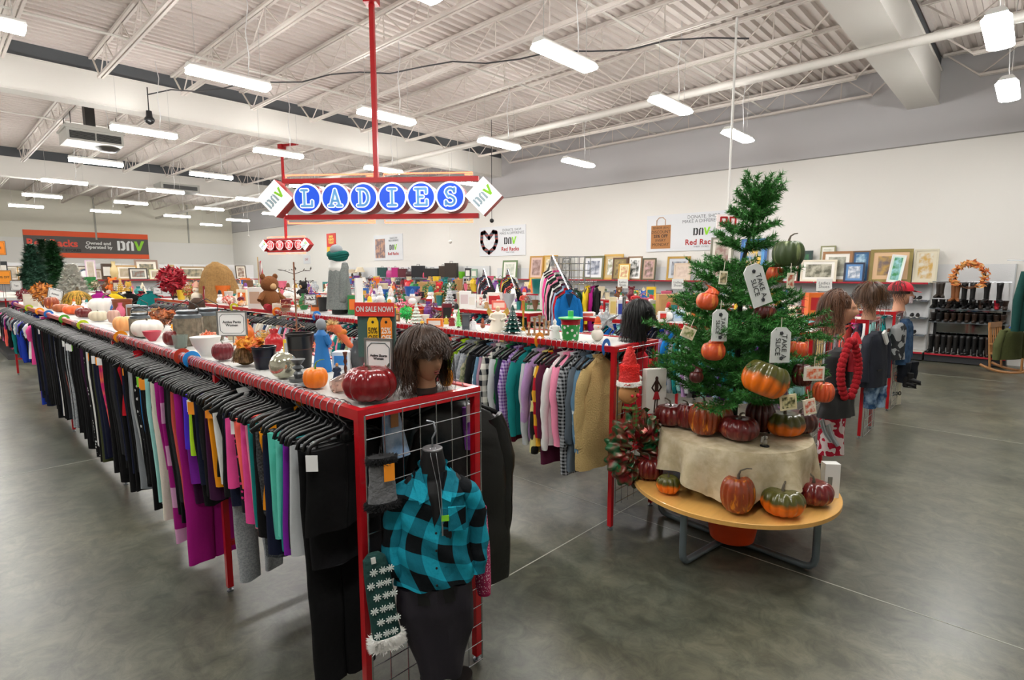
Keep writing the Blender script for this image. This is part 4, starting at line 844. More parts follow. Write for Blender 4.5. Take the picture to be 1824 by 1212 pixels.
# ================================================================ heads and wigs
def head(t, skin, hh=.235, lips='#8a3a34', eyes=True):
    """mannequin head on a neck stump, base at z=0, faces -Y"""
    R_ = .075; cz = .17
    def fn(u, v):
        a = 2 * PI * u - PI / 2; f = PI * v; x, y, z = math.cos(a) * math.sin(f), math.sin(a) * math.sin(f), -math.cos(f)
        fr = max(0, -y); px, py, pz = x * .072, y * .09, z * .115
        if z < 0: px *= 1 - .3 * (-z) ** 1.5; py *= 1 - .12 * (-z)
        g = lambda cx, cz_, sx, sz: math.exp(-((px - cx) / sx) ** 2 - ((pz - cz_) / sz) ** 2) * fr
        py -= .024 * g(0, -.022, .012, .02) + .012 * g(0, .0, .009, .03) - .012 * g(.028, .008, .015, .012) - .012 * g(-.028, .008, .015, .012) + .006 * g(0, .03, .045, .012) + .008 * g(0, -.056, .022, .012) + .012 * g(0, -.09, .022, .016)
        return (px, py - .01, cz + pz)
    mb = MB(); mb.grid(lambda u, v: fn(u, .01 + .98 * v), 40, 40, True, True, True)
    mb.grid(lambda u, v: ((.05 + .012 * (1 - v) ** 2) * math.cos(2 * PI * u), .012 + (.052 + .012 * (1 - v) ** 2) * math.sin(2 * PI * u), .12 * v), 20, 5, True, True)
    for s in (-1, 1): mb.ball((s * .07, .0, cz - .005), .02, 8, 6, (.4, .8, 1.4))
    mb.build('face', skin, t, smooth=True)
    mb = MB(); mb.ball((0, -.097, cz - .05), .014, 10, 6, (1.3, .5, .28)); mb.ball((0, -.096, cz - .06), .014, 10, 6, (1.1, .5, .3)); mb.build('lips', mat(lips, .5), t, smooth=True)
    for s in (-1, 1):
        mb = MB(); mb.ball((s * .028, -.078, cz + .008), .011, 8, 6, (1.2, .5, .6)); mb.build('eye', mat('#e8e2da', .3), t, smooth=True)
        mb = MB(); mb.ball((s * .028, -.083, cz + .008), .0055, 8, 6, (1, .4, 1)); mb.build('iris', mat('#2a1c14', .3), t, smooth=True)
        mb = MB(); mb.tube([(s * .012, -.086, cz + .026), (s * .028, -.088, cz + .032), (s * .046, -.076, cz + .026)], .0025, 5); mb.build('eyebrow', mat('#2c1d14', .8), t)
def wig(t, c, n, L, seed, puff=.02, spread=.5, face_gap=.55, fringe=True, cz=.185, wave=.012, back=1.):
    """strands of hair as tapered ribbons over a cap"""
    hm = mat(c, .45, 0, 0, var=.5, scale=30., spec=.35); r = random.Random(seed); mb = MB()
    mb.grid(lambda u, v: ((.08 + puff * .7) * math.cos(2 * PI * u) * math.cos(v * PI / 2 * .98), .018 + (.092 + puff * .7) * math.sin(2 * PI * u) * math.cos(v * PI / 2 * .98), cz + (.115 + puff * .6) * math.sin(v * PI / 2)), 20, 8, True)
    for _ in range(n):
        a = r.uniform(0, 2 * PI); front = max(0, -math.sin(a)); 
        e0 = r.uniform(.55, 1.5); l = L * r.uniform(.75, 1.1) * (1 if front < face_gap else .25)
        if front >= face_gap and fringe: l = e0 * .13 + r.uniform(-.03, .012)
        if front >= .55 and not fringe: a += math.copysign(.9, math.cos(a))
        pts = []; k = 9; out = r.uniform(0, puff * 2.2)
        for i in range(k + 1):
            s = i / k * l; ang = e0 - s / .13
            if ang > 0: rr, z = math.cos(ang), math.sin(ang); p = Vector((math.cos(a) * rr * (.083 + out), .018 + math.sin(a) * rr * (.095 + out), cz + z * (.118 + out * .7)))
            else: dn = s - e0 * .13; p = Vector((math.cos(a) * (.083 + out + dn * spread * .4), .018 + math.sin(a) * (.095 + out + dn * spread * .4), cz - dn))
            p += Vector((math.sin(i * 1.7 + a * 9), math.cos(i * 1.3 + a * 7), 0)) * wave * i / k
            pts.append(p)
        tn = Vector((-math.sin(a + r.uniform(-.6, .6)), math.cos(a), 0)) * r.uniform(.0011, .0028); o = len(mb.v)
        vs = []
        for i, p in enumerate(pts): w_ = tn * (1 - .85 * (i / k) ** 2); vs += [p - w_, p + w_]
        mb.add(vs, [(2 * i, 2 * i + 1, 2 * i + 3, 2 * i + 2) for i in range(k)])
    mb.build('wig', hm, t, smooth=True)
def head_thing(px, py, z, rz, label, skin, wigargs, sc=1., D=None):
    p = atz(px, py, z) if D is None else atD(px, py, D)
    t = thing('wig_head', label, 'mannequin head', (p.x, p.y, z + .002), rz, 'mannequin heads on the rack ends'); t.scale = (sc,) * 3
    head(t, skin); wig(t, **wigargs); return t
SK = mat('#a87c5e', .5); SK2 = mat('#d09a7c', .5)
t = head_thing(759, 700, RH, FACE + .75, 'tanned mannequin head in a shaggy dark brown wig at the end of the front rack', SK, dict(c='#3f2c20', n=3000, L=.3, seed=1, puff=.03, spread=.2, wave=.014), .92)
mb = MB(); mb.lathe([(.064, 0), (.064, .03)], 20, (0, .012, 0)); mb.build('collar', mat('#2a241f', .7), t)
head_thing(1141, 607, RH, FACE + 1.25, 'dark head in a straight black wig at the end of the sweatshirt rack', mat('#241a16', .6), dict(c='#0b0a0a', n=1100, L=.36, seed=2, puff=.02, spread=.3, wave=.008), 1.05)
head_thing(1493, 585, RH, FACE + 1.1, 'pale mannequin head with long brown parted hair above the black coat', SK2, dict(c='#5a3a26', n=700, L=.36, seed=3, puff=.02, spread=.35, face_gap=.35, fringe=False), 1.25, 5.93)
head_thing(1548, 560, RH, FACE + 2.6, 'mannequin head turned away with a brown bobbed wig above the blazer', SK2, dict(c='#4e3522', n=700, L=.24, seed=4, puff=.04, spread=.3), 1.3, 7.9)
t = head_thing(1603, 548, RH, FACE + 1.2, 'mannequin head in a red baseball cap and floral mask', SK2, dict(c='#3a271c', n=300, L=.2, seed=5, puff=.02, spread=.3, face_gap=.3, fringe=False), 1.35, 9.95)
mb = MB(); mb.grid(lambda u, v: (.105 * math.cos(2 * PI * u) * math.cos(v * PI / 2 * .98), .01 + .125 * math.sin(2 * PI * u) * math.cos(v * PI / 2 * .98), .215 + .11 * math.sin(v * PI / 2)), 20, 8, True)
mb.grid(lambda u, v: ((u - .5) * .17, -.1 - .09 * v * (1 - (2 * u - 1) ** 2 * .5), .225 - .02 * v), 8, 3); mb.grid(lambda u, v: ((u - .5) * .17, -.1 - .09 * v * (1 - (2 * u - 1) ** 2 * .5), .221 - .02 * v), 8, 3)
mb.build('baseball_cap', mat('#c8102e', .7), t, smooth=True)
mb = MB(); mb.grid(lambda u, v: (.066 * math.sin((u - .5) * 2.4), -.035 - .078 * math.cos((u - .5) * 2.4), .085 + .075 * v), 12, 4); mb.build('face_mask', cloth('#d8c8cc', '#8a6a80', 'spots', 60.), t, smooth=True)
# ================================================================ clothes shown on the rack ends
def loft(mb, secs, n=28, e=.85, fn=None):
    """secs: list of (z, halfwidth, halfdepth, cx, cy)"""
    def f(u, v):
        k = v * (len(secs) - 1); i = min(len(secs) - 2, int(k)); t = k - i; t = t * t * (3 - 2 * t) if len(secs) > 4 else t
        z, a, b, cx, cy = [p + (q - p) * t for p, q in zip(secs[i], secs[i + 1])]
        an = 2 * PI * u; c, s = math.cos(an), math.sin(an)
        p = Vector((cx + a * math.copysign(abs(c) ** e, c), cy + b * math.copysign(abs(s) ** e, s), z))
        if fn: p = fn(p, u, v)
        return tuple(p)
    return mb.grid(f, n, (len(secs) - 1) * 4, True, True, True)
FP = atD(772, 900, 2.27); FD = 2.27
def fz(py): return atD(772, py, FD).z
ang = FACE + .22
# black body form carried by a hook on the wire grid
t = thing('body_form', 'black torso form with grey neck disc hooked on the front rack end', 'body form', (FP.x, FP.y, 0), ang)
n1, n2, sh, hm_ = fz(800), fz(822), fz(850), fz(1050)
mb = MB(); loft(mb, [(hm_ - .02, .15, .1, 0, 0), (hm_ + .14, .13, .085, 0, 0), (hm_ + .3, .155, .1, 0, -.01), (sh - .05, .17, .085, 0, 0), (sh + .0, .13, .06, 0, .01), (sh + .035, .07, .05, 0, 0), (n1 - .01, .052, .052, 0, 0), (n1, .05, .05, 0, 0)]); mb.build('torso', BLACK, t, smooth=True)
mb = MB(); mb.lathe([(.05, 0), (.05, .006), (.044, .009)], 24, (0, 0, n1 - .001)); mb.build('neck_disc', mat('#8e8f92', .35, .6, .5, 60.), t, rot=(.0, 0, 0))
mb = MB(); hk = [(0, 0, n1), (.0, 0, n1 + .045), (.02, .02, n1 + .07), (.012, .06, n1 + .1), (-.02, .075, n1 + .105)]; mb.tube(hk, .005, 6); mb.build('hook', mat('#777b80', .3, .8), t, smooth=True)
# plaid shirt
PLAID = bpy.data.materials.new('buffalo_plaid'); PLAID.use_nodes = True
def plaid_mat(m, scale, ca, cb, cc, rotv=(0, 0, 0)):
    L = m.node_tree.links.new; b = m.node_tree.nodes['Principled BSDF']; b.inputs['Roughness'].default_value = .85; b.inputs['Specular IOR Level'].default_value = .2
    uv = nd(m, 'ShaderNodeUVMap'); s = nd(m, 'ShaderNodeSeparateXYZ'); mp = nd(m, 'ShaderNodeMapping'); mp.inputs['Rotation'].default_value = rotv; L(uv.outputs[0], mp.inputs[0]); L(mp.outputs[0], s.inputs[0]); gs = []
    for ax in (0, 1):
        a = nd(m, 'ShaderNodeMath', operation='MULTIPLY'); a.inputs[1].default_value = scale; L(s.outputs[ax], a.inputs[0]); f = nd(m, 'ShaderNodeMath', operation='FRACT'); L(a.outputs[0], f.inputs[0])
        g = nd(m, 'ShaderNodeMath', operation='GREATER_THAN'); g.inputs[1].default_value = .5; L(f.outputs[0], g.inputs[0]); gs.append(g)
    ad = nd(m, 'ShaderNodeMath', operation='ADD'); L(gs[0].outputs[0], ad.inputs[0]); L(gs[1].outputs[0], ad.inputs[1]); hf = nd(m, 'ShaderNodeMath', operation='MULTIPLY'); hf.inputs[1].default_value = .5; L(ad.outputs[0], hf.inputs[0])
    r = nd(m, 'ShaderNodeValToRGB'); r.color_ramp.interpolation = 'CONSTANT'; r.color_ramp.elements[0].color = lin(ca); r.color_ramp.elements[1].position = .75; r.color_ramp.elements[1].color = lin(cc); e = r.color_ramp.elements.new(.3); e.color = lin(cb); L(hf.outputs[0], r.inputs[0])
    n = nd(m, 'ShaderNodeTexNoise', Scale=9., Detail=5.); tc = nd(m, 'ShaderNodeTexCoord'); L(tc.outputs['Object'], n.inputs['Vector']); bp = nd(m, 'ShaderNodeBump'); bp.inputs['Strength'].default_value = .9; bp.inputs['Distance'].default_value = .02; L(n.outputs['Fac'], bp.inputs['Height']); L(bp.outputs[0], b.inputs['Normal'])
    L(r.outputs[0], b.inputs['Base Color'])
plaid_mat(PLAID, 6.6, '#1a9cb4', '#126f82', '#0b1014')
PLAID2 = bpy.data.materials.new('buffalo_plaid_bias'); PLAID2.use_nodes = True; plaid_mat(PLAID2, 6.6, '#1a9cb4', '#126f82', '#0b1014', (0, 0, PI / 4))
def uvz(o, flip=False):
    """cloth coordinates: metres across and down the cloth"""
    me = o.data; uv = me.uv_layers.new(name='cloth')
    for p in me.polygons:
        for li in p.loop_indices: c = me.vertices[me.loops[li].vertex_index].co; uv.data[li].uv = (c.x + .07 * math.sin(c.z * 9), c.z + .05 * math.sin(c.x * 7))
    return o
t.scale = (.84, .88, 1)
t = thing('plaid_shirt', 'teal and black buffalo plaid shirt worn by the black torso form', 'shirt', (FP.x, FP.y, 0), ang); t.scale = (.84, .88, 1)
wr = lambda p, u, v: p + Vector((.006 * math.sin(p.z * 31 + p.x * 17), -.008 * math.sin(p.x * 48 + p.z * 8) * (1 - v) - .006 * math.sin(p.z * 44 + p.x * 30), .008 * math.sin(u * 2 * PI * 5) * max(0, 1 - v * 8)))
bt = fz(1028); mb = MB()
vz, vt = fz(1000 - 80), sh + .02     # neckline opens from vz up
def front(u, v):
    """shell with an open V at the front"""
    z = bt + (sh + .035 - bt) * v; H_ = sh + .035 - bt
    w_ = .185 + .02 * math.cos(v * 3) if v < .8 else .19 - (v - .8) / .2 * .105
    d_ = .125 - .02 * v if v < .8 else .11 - (v - .8) / .2 * .045
    gap = 0 if z < vz else .30 * ((z - vz) / (sh + .035 - vz)) ** .8      # opening half angle
    a0 = -PI / 2 + gap; a = a0 + (2 * PI - 2 * gap) * u
    p = Vector((w_ * math.cos(a), d_ * math.sin(a), z)); return tuple(wr(p, u, v))
mb.grid(front, 60, 40); uvz(mb.build('body', PLAID, t, smooth=True))
for s in (-1, 1):
    mb = MB(); out = .0 if s < 0 else .02
    top = sh - .015; wz = fz(1010 if s < 0 else 1022)
    loft(mb, [(top, .035, .05, s * .125, 0), (top - .03, .06, .062, s * .16, 0), (top - .12, .055, .06, s * (.19 + out), 0), (top - .3, .05, .052, s * (.21 + out), -.01), (wz + .09, .047, .046, s * (.205 + out), -.02), (wz + .03, .036, .036, s * (.2 + out), -.025), (wz - .0, .042, .04, s * (.2 + out), -.025)], 20, fn=lambda p, u, v: p + Vector((.005 * math.sin(p.z * 60 + u * 6), .006 * math.sin(p.z * 45 + u * 9), 0)))
    uvz(mb.build('sleeve', PLAID, t, smooth=True))
mb = MB()
for s in (-1, 1):
    mb.add([(s * .06, -.03, sh + .06), (s * .105, -.055, sh + .02), (s * .075, -.115, sh - .075), (s * .028, -.12, sh - .05), (s * .055, -.07, sh + .03)], [(0, 1, 2, 3, 4)] if s > 0 else [(4, 3, 2, 1, 0)])
mb.grid(lambda u, v: ((.062 + .014 * v) * math.cos(-.6 + u * (PI + 1.2)), (.058 + .012 * v) * math.sin(-.6 + u * (PI + 1.2)) , sh + .03 + .035 * v), 18, 2); uvz(mb.build('collar', PLAID, t, smooth=True))
mb = MB(); mb.box((.06, -.134, sh - .19), (.145, -.124, sh - .09)); uvz(mb.build('pocket', PLAID2, t))
for k in range(4):
    mb = MB(); mb.ball((.0, -.134, vz - .02 - k * .075), .006, 10, 6, (1, .4, 1)); mb.build('button', BLACKP, t, smooth=True)
mb = MB(); mb.cbox((.045, -.142, sh - .13), (.035, .003, .024)); mb.build('price_tag', TAGG, t, label='lime green price sticker tag')
t = thing('pendant_necklace', 'long silver chain necklace hung down the front of the plaid shirt', 'necklace', (FP.x, FP.y, 0), ang); t.scale = (.84, .88, 1)
mb = MB()
for s in (-1, 1): mb.tube([(s * .012, -.02, n1 + .012), (s * .014, -.06, n1 - .01), (.02 + s * .008, -.115, sh + .0), (.03 + s * .002, -.145, sh - .16)], .0016, 5)
mb.build('chain', HK, t, smooth=True); mb = MB(); mb.tube([(.03, -.145, sh - .16), (.03, -.147, sh - .2)], .004, 6); mb.build('pendant', HK, t)
# long dark skirt
t = thing('skirt', 'long dark plum trousers hanging below the plaid shirt', 'trousers', (FP.x, FP.y, 0), ang)
z0, z1 = fz(1052), fz(1200); mb = MB()
loft(mb, [(z1 - .0, .09, .06, .02, 0), (z1 + .07, .105, .065, .02, 0), (z1 + .22, .155, .075, .01, 0), (z0 - .06, .165, .09, 0, 0), (z0 + .05, .16, .085, 0, 0)], 32, fn=lambda p, u, v: p + Vector((0, -.012 * math.sin(p.x * 50 + p.z * 12), 0)))
mb.build('cloth', mat('#1c1722', .7, 0, .5, 12.), t, smooth=True)
def boot(parent_loc, rz, h, L, m, label, group=None, heel=.03, wd=.04, hang_=False, rot=None, name='boot', cuff=None, flop=0):
    t = thing(name, label, 'boot', parent_loc, rz, group, rot)
    mb = MB(); r = wd
    loft(mb, [(heel * .6, r * .9, r * .95, 0, 0), (.06, r * .92, r * 1.05, 0, 0), (h * .35, r * .9, r, 0, 0), (h * .7, r * 1.15, r * 1.2, flop * .3, 0), (h, r * 1.2, r * 1.25, flop, 0)], 16, 1.)
    mb.grid(lambda u, v: (r * (1 - .25 * v ** 3) * math.cos(2 * PI * u) * (.95 if v < .95 else .6), -L * .72 * v + .01, heel * .9 * (1 - v) + .032 * (1.3 - .5 * v) * (1 + math.sin(2 * PI * u)) + .006), 16, 8, True, True, True)
    mb.build('shaft', m, t, smooth=True)
    mb = MB(); mb.prism([(L * .1 - .0, 0), (L * .1, heel), (-L * .05, heel), (-L * .05, .006), (-L * .7, .006), (-L * .7, 0)] if heel > .015 else [(L * .1, 0), (L * .1, .012), (-L * .72, .012), (-L * .72, 0)], -r * .8, r * .8, 'x')
    mb.v = [(x, z_ if False else y, z_) for x, y, z_ in mb.v]; mb.build('sole', mat('#141210', .6), t)
    return t
for px, lb in ((822, 'black ankle boot standing on the floor under the plum trousers, nearer the red post'), (768, 'black ankle boot standing under the plum trousers, farther from the red post')):
    p = atD(px, 1190, 2.32); boot((p.x, p.y, .002), ang - .4, .2, .24, mat('#14100e', .35, spec=.6), lb, 'ankle boots under the plum trousers', .03, .042)
# leg warmer, slipper sock, knit sleeve, light denim
p = atD(682, 905, 2.2); t = thing('leg_warmer', 'grey cable knit leg warmer with dark fur cuffs and an orange tag', 'leg warmer', (p.x, p.y, p.z), FACE + .5)
mb = MB(); loft(mb, [(.02, .062, .03, 0, 0), (.06, .056, .028, 0, 0), (.12, .052, .026, 0, 0), (.2, .05, .025, 0, 0)], 24, fn=lambda p, u, v: p + Vector((0, -.004 * math.sin(p.x * 220) * math.sin(p.z * 90 + p.x * 60), 0))); mb.build('knit', mat('#6a6b6d', .95, 0, .8, 60.), t, smooth=True)
def fur(parent, cz, a, b, h, c, seed, n=700, l=.016, name='fur_cuff', cx=0):
    r = random.Random(seed); mb = MB(); mb.grid(lambda u, v: (cx + a * math.cos(2 * PI * u), b * math.sin(2 * PI * u), cz - h / 2 + h * v), 16, 2, True, True, True)
    for _ in range(n):
        an = r.uniform(0, 2 * PI); q = Vector((cx + a * math.cos(an), b * math.sin(an), cz + r.uniform(-h / 2, h / 2))); d = Vector((math.cos(an) + r.uniform(-.5, .5), math.sin(an) + r.uniform(-.5, .5), r.uniform(-.6, .6))).normalized() * l * r.uniform(.6, 1.2); wv = d.orthogonal().normalized() * l * .14
        mb.add([q - wv, q + wv, q + d], [(0, 1, 2)])
    mb.build(name, mat(c, .95), parent, smooth=False)
fur(t, .015, .064, .034, .03, '#191a1c', 3); fur(t, .2, .054, .03, .03, '#191a1c', 4)
mb = MB(); mb.box((-.001, -.036, .12), (.042, -.033, .19)); mb.build('price_tag', TAGO, t, label='orange price tag'); mb = MB(); mb.tube([(-.01, 0, .2), (0, .02, .25), (.01, .0, .2)], .003, 5); mb.build('loop', BLACK, t)
p = atD(690, 1148, 2.2); t = thing('slipper_sock', 'dark green snowflake slipper sock with a fluffy white cuff', 'sock', (p.x, p.y, p.z), FACE + .4, None, (0, -.1, FACE + .4))
SNOW = mat('#14403c', .9, 0, .5, 60.)
mb = MB(); loft(mb, [(.03, .058, .03, .005, 0), (.1, .055, .028, 0, 0), (.22, .056, .03, 0, 0), (.33, .052, .028, -.002, 0), (.39, .045, .025, -.004, 0), (.41, .025, .015, -.005, 0)], 24); mb.build('knit', SNOW, t, smooth=True)
mb = MB()
for r_ in range(6):
    for c_ in (-.028, .008, .038):
        x, z = c_ + (.012 if r_ % 2 else -.006), .07 + r_ * .055
        for k in range(4): a = k * PI / 4 + .2; mb.stroke([(x - .015 * math.cos(a), z - .015 * math.sin(a)), (x + .015 * math.cos(a), z + .015 * math.sin(a))], .0035, -.0335, -.029)
mb.build('snowflake_pattern', mat('#dfe6e2', .9), t); fur(t, .02, .062, .036, .05, '#f4f2ee', 5, 1100, .022); mb = MB(); mb.box((-.02, -.036, .385), (-.002, -.03, .41)); mb.build('size_label', WHITE, t)
p = atD(858, 1052, 2.42); t = thing('sequin_jumper', 'pink and white flecked knit jumper sleeve showing behind the plaid shirt', 'jumper', (p.x, p.y, p.z), FACE)
mb = MB(); loft(mb, [(0, .032, .035, .01, 0), (.03, .036, .04, .008, 0), (.2, .04, .045, 0, 0), (.4, .045, .05, -.02, 0)], 18); mb.build('sleeve', mat('#b0285e', .8, 0, .8, 90., c2='#efc6d6', pat='spots', scale=110.), t, smooth=True)
mb = MB(); loft(mb, [(-.015, .03, .03, .012, 0), (.02, .031, .032, .01, 0)], 16); mb.build('cuff', mat('#a01850', .9), t, smooth=True)
for (a, b, cc, lb, wd) in ((700, 770, ('#7f9fc4', '#b9cbe0'), 'light wash denim garment showing through the wire grid', .07), (832, 760, ('#7c3a94', '#8c4aa4'), 'purple garment edge showing through the wire grid near the red post', .03)):
    p = aty(a, b, 2.03); t = thing('hanging_denim' if wd > .05 else 'purple_garment', lb, 'garment', tuple(p), 0); mb = MB(); loft(mb, [(-.12, wd, .02, .02, 0), (0, wd * .8, .018, 0, 0), (.1, wd * .6, .014, -.01, 0)], 16); mb.build('cloth', cloth(cc[0], cc[1], 'noise', 14.), t, smooth=True)
    mb = MB(); mb.box((-.03, -.03, .03), (.01, -.028, .12)); mb.build('price_tag', mat('#a9713f' if wd > .05 else '#dfe3e6', .6), t)
    mb = MB(); mb.tube([(0, 0, .1), (0, 0, RH - p.z - .05), (-.03, 0, RH - p.z + .01)], .003, 5); mb.build('hook', HK, t)
# ---- end of the sweatshirt rack: ribbon wreath with a gingerbread door figure
p = atD(1121, 795, 4.22); t = thing('ribbon_wreath', 'large wreath of twisted red and green ribbon hung on the sweatshirt rack end', 'wreath', (p.x - .02, p.y - .06, p.z), FACE + .35)
def wre(u, v):
    a = 2 * PI * u; b = 2 * PI * v; sw = math.sin(a * 11 + b * 2) * .022 + math.sin(a * 23 - b * 3) * .012; r = .085 + sw; R_ = .165
    return ((R_ * .88 + r * math.cos(b)) * math.cos(a), r * .9 * math.sin(b), (R_ * 1.12 + r * math.cos(b)) * math.sin(a) * 1.05)
mb = MB(); mb.grid(wre, 160, 26, True); 
RIB = mat('#8c1f28', .3, .15, .5, 26., c2='#14532f', pat='noise', scale=11.); mb.build('ribbon', RIB, t, smooth=True)
r = random.Random(5); mb = MB()
for k in range(70):
    a = r.uniform(0, 2 * PI); b = r.uniform(PI, 2 * PI); x, y, z = wre(a / 2 / PI, b / 2 / PI); d = Vector((r.uniform(-1, 1), -1.2, r.uniform(-1, 1))).normalized() * .04; s_ = Vector((r.uniform(-1, 1), 0, r.uniform(-1, 1))).normalized() * .015; q = Vector((x, y, z))
    mb.grid(lambda u, v: tuple(q + d * math.sin(v * PI) + s_ * (u * 2 - 1) * 1.3 + Vector((0, 0, .02 * v))), 2, 6)
mb.build('bow_loops', mat('#1f6a3c', .25, .3, c2='#a8242c', pat='noise', scale=25.), t, smooth=True)
p = atD(1119, 745, 4.12); t = thing('gingerbread_hanger', 'gingerbread head door decoration in a red tinsel hat, scarf and white tassel', 'decoration', (p.x, p.y, p.z), FACE + .5)
hz = mpp(p)
mb = MB(); mb.ball((0, 0, 45 * hz), .085, 24, 18, (1, .7, .95)); mb.build('face', mat('#c08a55', .75, 0, .2, 60.), t, smooth=True)
for x, z, c, s_ in ((.035, 42, '#c4102a', .017), (-.02, 42, '#c4102a', .012), (.01, 50, '#1a1410', .006), (.05, 52, '#1a1410', .006)):
    mb = MB(); mb.ball((x, -.062, z * hz + .004), s_, 10, 8); mb.build('nose' if x == .035 else 'cheek' if z == 42 else 'eye', mat(c, .6), t, smooth=True)
mb = MB(); loft(mb, [(62 * hz, .085, .07, 0, 0), (80 * hz, .075, .055, 0, 0), (110 * hz, .05, .035, 0, 0), (128 * hz, .02, .015, 0, 0)], 18); mb.build('hat', mat('#d02a26', .5, .2, 1., 70.), t, smooth=True); fur(t, 104 * hz - .09, .07, .055, .12, '#e0302a', 8, 900, .016, 'tinsel')
fur(t, 63 * hz, .088, .072, .035, '#f6f4f0', 6, 700, .016, 'fur_trim'); mb = MB(); mb.ball((.095, 0, 70 * hz), .022, 10, 8); mb.build('pompom', mat('#f6f4f0', .95), t, smooth=True)
mb = MB(); mb.tube([(-.06, 0, 20 * hz), (0, -.05, 18 * hz), (.06, 0, 20 * hz)], .022, 8, sq=.7); mb.box((.0, -.06, -14 * hz), (.05, -.045, 20 * hz)); mb.build('scarf', cloth('#7a2a22', '#3f7a3a', 'check', 30.), t, smooth=True)
mb = MB(); loft(mb, [(-68 * hz, .012, .008, -.02, -.02), (-45 * hz, .035, .02, -.005, -.02), (-15 * hz, .025, .015, .02, -.03)], 12, fn=lambda p, u, v: p + Vector((.004 * math.sin(u * 40), .004 * math.cos(u * 40), 0))); mb.build('white_tassel', mat('#e8e6e2', .9, 0, .8, 50.), t, smooth=True)
p = atD(1164, 735, 4.3); t = thing('gift_bag', 'white paper bag printed with a lady in a red skirt, on the sweatshirt rack end', 'bag', (p.x, p.y, p.z), FACE + .3)
mb = MB(); mb.box((-.085, -.03, 0), (.085, .03, .34)); mb.build('paper_bag', mat('#f0ece4', .7), t)
mb = MB(); mb.ball((0, -.032, .27), .014, 8, 6, (1, .3, 1.2)); mb.stroke([(0, .25), (0, .17)], .03, -.034, -.031); mb.stroke([(-.012, .245), (-.04, .2), (-.012, .165)], .01, -.034, -.031); mb.stroke([(.012, .245), (.04, .2), (.012, .165)], .01, -.034, -.031); mb.stroke([(-.008, .12), (-.016, .01)], .009, -.034, -.031); mb.stroke([(.01, .12), (.006, .02)], .009, -.034, -.031); mb.build('printed_lady', mat('#3a2018', .7), t)
mb = MB(); mb.prism([(-.012, .17), (.012, .17), (.03, .11), (-.03, .11)], -.036, -.031); mb.build('printed_skirt', mat('#b0202c', .7), t)
# ---- outfits on the ends of the far racks
def outfit(px, py_top, py_bot, D, label, name, cat, m, w_, rz=0, sleeves=True, kind='coat', bot=None, extra=None):
    a = atD(px, py_top, D); b = atD(px, py_bot, D); H_ = a.z - b.z
    t = thing(name, label, cat, (a.x, a.y, b.z), FACE + rz)
    mb = MB()
    loft(mb, [(0, w_ * .55, .09, 0, 0), (H_ * .4, w_ * .48, .09, 0, 0), (H_ * .85, w_ * .5, .075, 0, 0), (H_ * .95, w_ * .4, .05, 0, 0), (H_, w_ * .13, .04, 0, 0)], 24, fn=lambda p, u, v: p + Vector((0, -.01 * math.sin(p.x * 40 + p.z * 9), 0)))
    mb.build('cloth', m, t, smooth=True)
    if sleeves:
        for s in (-1, 1):
            mb = MB(); loft(mb, [(H_ * .93, .04, .045, s * w_ * .42, 0), (H_ * .8, .05, .055, s * w_ * .55, 0), (H_ * .45, .045, .05, s * w_ * .62, -.01), (H_ * .12, .04, .042, s * w_ * .6, -.03)], 14); mb.build('sleeve', m, t, smooth=True)
    mb = MB(); mb.tube([(0, 0, H_ - .01), (0, 0, H_ + .05), (.03, 0, H_ + .09), (.05, 0, H_ + .05)], .005, 5); mb.build('hook', HK, t)
    return t, H_
t, H_ = outfit(1497, 620, 715, 5.72, 'black sleeveless top with a leather look bag front on the third rack end', 'sleeveless_top', 'top', BLACK, .3, .5, False)
t, H_ = outfit(1492, 690, 742, 5.6, 'large black shoulder bag with ring handles hung beside the coral pumpkin', 'handbag', 'bag', mat('#17181a', .5), .36, .4, False)
t, H_ = outfit(1485, 727, 808, 5.75, 'red, white and burgundy patterned skirt hanging on the third rack end', 'patterned_skirt', 'skirt', cloth('#b81f3a', '#e8d8d8', 'camo', 14.), .24, .4, False)
mb = MB(); rr = random.Random(9)
t = thing('pompom_scarf', 'chunky bright red pompom scarf draped over the black top', 'scarf', tuple(atD(1490, 690, 5.62)), FACE + .4)
for s in (-1, 1):
    for k in range(13): mb.ball((s * (.02 + .09 * math.sin(k * .24)), -.11, .42 - k * .04), .036, 8, 6)
mb.build('knit', mat('#a00c1a', .95, 0, .8, 60.), t, smooth=True)
p = atD(1500, 620, 5.7); t = thing('santa_doll', 'small hanging santa doll with red hat beside the brown wig', 'doll', (p.x, p.y - .1, p.z), FACE)
mb = MB(); mb.ball((0, 0, .02), .05, 10, 8, (1, .8, 1.1)); mb.build('beard', mat('#f0eeea', .9, 0, .6, 50.), t, smooth=True); mb = MB(); mb.lathe([(.05, .05), (.04, .09), (.01, .15)], 12); mb.build('hat', mat('#c01020', .8), t, smooth=True); mb = MB(); loft(mb, [(-.2, .06, .03, 0, 0), (-.03, .04, .03, 0, 0)], 12); mb.build('body', mat('#a01828', .8), t, smooth=True)
for s in (0, 1):
    p = atD(1462 + 12 * s, 770 + 8 * s, 5.65); t = thing('high_heel', 'silver high heel pump hung at the third rack end, %s of the pair' % ('inner' if s else 'outer'), 'shoe', tuple(p), FACE + 1.2, 'silver pumps', rot=(.9, 0, FACE + 1.2))
    mb = MB(); mb.grid(lambda u, v: (.03 * math.cos(2 * PI * u) * (1 - .4 * v), -.11 + .2 * v, .02 + .05 * v ** 2 + .02 * math.sin(2 * PI * u)), 10, 8, True, True, True); mb.bar((0, .08, .06), (0, .1, -.02), .006, 6); mb.build('shoe_body', mat('#a9b0b4', .3, .6), t, smooth=True)
